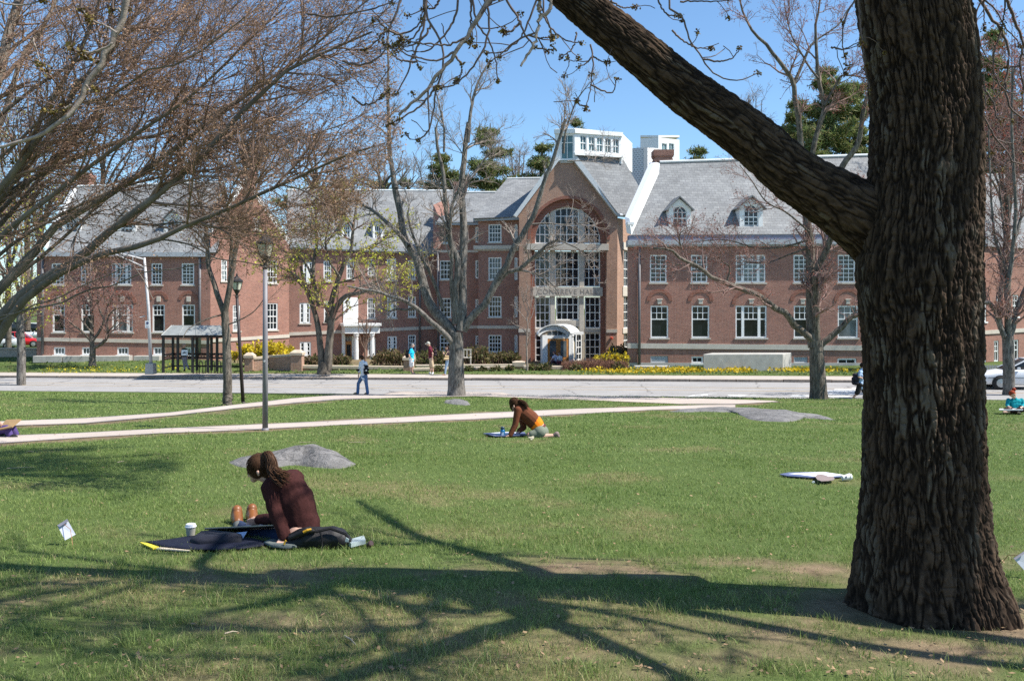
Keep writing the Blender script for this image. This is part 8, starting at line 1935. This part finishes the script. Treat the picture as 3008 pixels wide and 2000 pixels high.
m = MB(); m.tube([q(1475, 860, -.22), q(1560, 815, -.24), q(1650, 795, -.24), q(1700, 810, -.22)], .014, 6); m.tube([q(1700, 830, -.26), q(1830, 800, -.22), q(1960, 850, -.22), q(2010, 930, -.2)], .012, 6); m.tube([q(1760, 990, -.27), q(1755, 880, -.27), q(1740, 830, -.25)], .008, 6); m.build('strap', BLACK, bpk)
blob('flap', [(q(1480, 880, -.25), .02, q(1620, 820, -.25), .03), (q(1640, 815, -.24), .03, q(1690, 820, -.22), .02)], BP, bpk, .008, 1)
m = MB(); m.tube([q(1595, 832, -.30), q(1630, 815, -.30), q(1665, 808, -.29)], .011, 6); m.build('strap_loop', simple('strap_yellow', (.75, .38, .02), .6), bpk); m = MB(); m.tube([q(1428, 940, -.3), q(1436, 915, -.3), q(1445, 905, -.3)], .008, 5); m.build('zip_pull', simple('strap_yellow2', (.7, .38, .03), .6), bpk)
m = MB(); m.prism([q(1955, 915, -.25), q(1965, 880, -.25), q(1990, 895, -.25), q(1985, 920, -.25)], (0, .01, 0)); m.build('patch', simple('patch', (.35, .42, .42), .6), bpk)
cushion('crumpled grey-green cloth between the portfolio and the backpack', [qq(1250, 960), qq(1300, 935), qq(1400, 950), qq(1480, 975), qq(1540, 990), qq(1450, 1000), qq(1330, 990)], .03, cloth('cloth_sage', (.13, .15, .14)), 'cloth', 'cloth', .02, .04)
flat('flat pale grey phone case lying at the end of the black backpack', [qq(1990, 985), qq(2010, 955), qq(2120, 925), qq(2135, 960), qq(2010, 992)], .025, .035, simple('case_pale', (.34, .40, .40), .4, .1), 'phone_case', 'phone'); c = gp(*qq(2155, 975)); m = MB(); m.lathe(c + Vector((0, 0, .02)), [(.022, 0), (.026, .01), (.026, .05), (.018, .055)], 14, axis=(.6, -.5, .5)); tag(m.build('lens_cap', simple('lens', (.05, .03, .025), .25)), 'small dark round lens beside the pale phone case', 'lens')

# board, palette and cup left on the grass at the right
qq = lambda x, y: (2280 + x / 9.073, 1360 + y / 9.073)
flat('dark drawing board lying in the sun near the big trunk', [qq(90, 355), qq(300, 405), qq(880, 445), qq(1400, 440), qq(1780, 415), qq(1800, 385), qq(1300, 300), qq(340, 315)], .02, .012, NAVY, 'drawing_board', 'board'); flat('large white sheet clipped on the board near the big trunk', [qq(315, 365), qq(640, 390), qq(1000, 432), qq(1400, 428), qq(1760, 405), qq(1790, 388), qq(1290, 312), qq(700, 335)], .034, .004, simple('paper_white', (.74, .75, .80), .7, .04), 'paper_sheet', 'paper')
flat('flat brown-grey palette lying before the white sheet', [qq(1040, 470), qq(1080, 420), qq(1160, 400), qq(1280, 425), qq(1400, 460), qq(1520, 470), qq(1555, 510), qq(1530, 555), qq(1350, 585), qq(1200, 585), qq(1100, 550)], .045, .008, simple('palette', (.26, .20, .18), .6, .1), 'palette', 'palette')
c = gp(*qq(1760, 480)); cu2 = empty('coffee_cup', c, 'white paper cup lying on its side near the big trunk', 'cup'); ax = Vector((.97, .2, .12)); m = MB(); o = c + Vector((0, 0, .04)); m.lathe(o, [(.030, 0), (.032, .004), (.04, .10)], 20, axis=ax); m.build('cup_body', simple('cup_white', (.75, .75, .72), .5, .03), cu2); m = MB(); m.lathe(o, [(.042, .095), (.045, .10), (.045, .11), (.038, .118), (.036, .128)], 20, axis=ax); m.build('lid', simple('lid2', (.78, .78, .76), .4, .02), cu2); m = MB(); p = o + ax.normalized() * .05 + Vector((-.008, -.037, .012)); m.box(p.x, p.y, p.z, .022, .004, .03, .2); m.build('print', simple('cup_print', (.12, .14, .2), .6), cu2)
m = MB(); c = gp(*qq(960, 530)); m.lathe(c, [(.014, 0), (.016, .03), (.008, .036)], 10, axis=(.8, .2, .3)); tag(m.build('paint_tube', simple('tube', (.5, .55, .6), .3)), 'tiny silvery tube in the grass by the palette', 'tube')
# sheets on thin wires stuck in the grass
def flag(label, quad, fold, d, foot):
    a = [P(x, y, d + o) for x, y, o in quad]; root = empty('marker_flag', (a[0].x, d, g1(a[0].x, d)), label, 'marker flag', 'silvery sheets on wires'); m = MB(); n = (a[1] - a[0]).cross(a[2] - a[0]).normalized()
    m.prism(a, n * .003); m.build('sheet', simple('sheet_silver', (.52, .54, .60), .35, .05, 6, 0, .15), root)
    f = [P(x, y, d + o) for x, y, o in fold]; m = MB(); m.prism(f, (0, .004, 0)); m.build('folded_edge', simple('sheet_grey', (.16, .16, .19), .4), root)
    m = MB(); g = gp(*foot); m.tube([a[0].lerp(a[1], .5), a[0].lerp(a[1], .3).lerp(g, .5) + Vector((.02, .02, .05)), g], .0025, 5); m.build('wire', simple('wire', (.34, .17, .08), .5), root)
z0 = lambda x, y, o=0: (x / 2.851, 1150 + y / 2.851, o)
df = gp(195, 1600).y
flag('folded silvery sheet on a thin wire in the grass at the left', [z0(480, 1120, -.02), z0(563, 1070, .02), z0(634, 1195, .0), z0(545, 1243, -.05)], [z0(478, 1118, -.03), z0(560, 1066, .01), z0(572, 1085, .0), z0(498, 1132, -.05)], df, (215, 1612))
z0 = lambda x, y, o=0: (2400 + x / 1.742, 1100 + y / 1.742, o)
df = gp(2990, 1700).y
flag('silvery sheet on a rusty wire cut by the right edge of the picture', [z0(1008, 942, 0), z0(1062, 906, .02), z0(1110, 980, .02), z0(1062, 1002, 0)], [z0(1006, 940, -.01), z0(1060, 904, .01), z0(1066, 912, 0), z0(1014, 948, -.02)], df, (2930, 1668))

# ------------------------------------------------------------------ cars
RUB = simple('rubber', (.02, .02, .02), .8); RIM = simple('rim', (.42, .43, .44), .3, .06, 5, 0, .6)
def car(label, pos, ang, paint, L=4.5, Hc=1.42, van=0., group=None):
    """sedan pointing along +x of its own frame"""
    root = empty('parked_car', pos, label, 'car', group); M = Matrix.Translation(pos) @ Matrix.Rotation(ang, 4, 'Z')
    T = lambda x, y, z: M @ Vector((x, y, z)); k = L / 4.5
    def loft(name, st, mat, cap=True, n=16, parent=root):
        v, f = [], []
        for (x, zb_, zt_, w, rd) in st:
            for i in range(n):
                a = 2 * math.pi * i / n; c, s = math.cos(a), math.sin(a); e = rd
                yy = w * math.copysign(abs(c) ** e, c); zz = (zb_ + zt_) / 2 + (zt_ - zb_) / 2 * math.copysign(abs(s) ** e, s); v.append(tuple(T(x * k, yy, zz)))
        for j in range(len(st) - 1):
            for i in range(n): f.append((j * n + i, j * n + (i + 1) % n, (j + 1) * n + (i + 1) % n, (j + 1) * n + i))
        me = MB(); me.v = v; me.f = [list(q) for q in f]; me.m = [0] * len(f); me.f.append(list(range(n))[::-1]); me.m.append(0); me.f.append([(len(st) - 1) * n + i for i in range(n)]); me.m.append(0)
        return me.build(name, mat, parent, smooth=True)
    loft('body', [(2.25, .36, .56, .62, .5), (2.18, .26, .66, .74, .4), (1.9, .2, .74, .82, .35), (1.2, .2, .86, .86, .3), (.7, .2, .93, .87, .3), (-.6, .2, .95, .87, .3), (-1.5, .2, .97, .86, .3), (-2.0, .24, .96, .82, .35), (-2.2, .32, .88, .72, .4), (-2.26, .4, .75, .6, .5)], paint)
    if van: gh = [(1.5, .85, .95, .76, .4), (.95, .85, Hc - .05, .74, .35), (.2, .85, Hc + .02, .72, .3), (-1.8, .85, Hc, .72, .3), (-2.1, .85, Hc - .1, .7, .35)]
    else: gh = [(1.0, .85, .95, .74, .4), (.25, .86, Hc - .06, .66, .4), (-.1, .86, Hc, .64, .35), (-.8, .86, Hc, .64, .35), (-1.2, .86, Hc - .08, .65, .4), (-1.85, .86, .96, .70, .4)]
    g = loft('windows', gh, MT['glass'])
    m = MB()   # roof skin and pillars over the glass house
    xr0, xr1 = (.3, -1.85) if van else (.12, -1.12)
    m.box8([T(xr0 * k, -.60, Hc - .03), T(xr0 * k, .60, Hc - .03), T(xr1 * k, .60, Hc - .04), T(xr1 * k, -.60, Hc - .04), T(xr0 * k, -.55, Hc + .012), T(xr0 * k, .55, Hc + .012), T(xr1 * k, .55, Hc + .005), T(xr1 * k, -.55, Hc + .005)])
    for sy in (-1, 1):
        pts = [gh[0], gh[1], gh[2], gh[3], gh[4], gh[-1]]
        m.tube([T(p[0] * k, sy * (p[3] * .9 + .015), p[2] - .02) for p in pts], .035, 6)
        for x in ((-.35, -1.25) if not van else (.2, -.9, -2.0)): m.tube([T(x * k, sy * .70, .9), T((x - .03) * k, sy * .655, Hc - .05)], .03, 5)
    m.build('roof', paint, root)
    for sx in (1.36, -1.36):
        for sy in (-1, 1):
            c = T(sx * k, sy * .78, .31); ax = (M.to_3x3() @ Vector((0, sy, 0))); w = MB(); w.lathe(c, [(.33, -.02), (.36, .0), (.36, .085)], 20, axis=ax); w.build('wheel_arch', RUB, root)
            w = MB(); w.lathe(c, [(.2, -.05), (.29, -.04), (.31, .0), (.31, .09), (.28, .115), (.2, .118)], 22, axis=ax); wh = w.build('wheel', RUB, root, smooth=True)
            w = MB(); w.lathe(c, [(.2, .10), (.2, .12), (.17, .122), (.05, .128), (.02, .135)], 10, axis=ax); w.build('rim', RIM, wh)
    for sy in (-1, 1):
        m = MB(); c = T(2.12 * k, sy * .58, .62); m.lathe(c, [(.10, -.06), (.12, 0), (.06, .07)], 10, axis=M.to_3x3() @ Vector((1, sy * .35, .1))); m.build('headlight', simple('headlight', (.6, .62, .64), .1), root)
        m = MB(); m.obox(T(-2.23 * k, sy * .68 - .12, .68), M.to_3x3() @ Vector((-.05, 0, 0)), M.to_3x3() @ Vector((0, .24, 0)), (0, 0, .16)); m.build('tail_light', simple('tail_light', (.4, .02, .02), .2), root)
        m = MB(); m.tube([T(1.9 * k, sy * .862, .55), T(-1.9 * k, sy * .868, .56)], .014, 5); m.build('trim', RUB, root); m = MB(); m.obox(T(.55 * k, sy * .88 - .06, .93), M.to_3x3() @ Vector((.12, 0, 0)), M.to_3x3() @ Vector((0, .12, 0)), (0, 0, .11)); m.build('mirror', paint, root, bevel=.02)
    return root
def paint(name, c): return simple(name, c, .25, .03, 3, 0, 0, .6)
ra = -math.atan(MR)
u, v = rpt(2941, 1145); v += .9; x, y = XY(u + 1.36, v); car('white sedan on the road at the right edge, front end showing beside the tree', (x, y, float(roadz(u)) + .002), ra + math.pi, paint('car_white', (.72, .73, .75)))
gl = lambda px, d: (P(px, 905, d).x, d, g1(P(px, 905, d).x, d))
car('bright red car parked beyond the left end of the hall', gl(60, 84), math.radians(18), paint('car_red', (.60, .015, .02)), 4.3, 1.5, group='cars parked beyond the hall'); car('silver car parked left of the bright red one', gl(-22, 80), math.radians(200), paint('car_silver', (.45, .48, .50)), 4.5, 1.5, group='cars parked beyond the hall')
car('white van parked behind the red car beyond the hall', gl(92, 104), math.radians(10), paint('car_white2', (.7, .72, .74)), 4.9, 2.0, 1, group='cars parked beyond the hall'); car('dark red car in the far row beyond the hall', gl(20, 108), math.radians(185), paint('car_wine', (.25, .02, .03)), 4.4, 1.5, group='cars parked beyond the hall'); car('pale blue car in the far row beyond the hall', gl(-60, 112), math.radians(5), paint('car_blue', (.25, .38, .48)), 4.4, 1.6, group='cars parked beyond the hall')
lowwall('pale concrete retaining wall before the parked cars', -80, 106, 1022, 1022, 1046, 66, 67.5, .12, .4, brick=False)
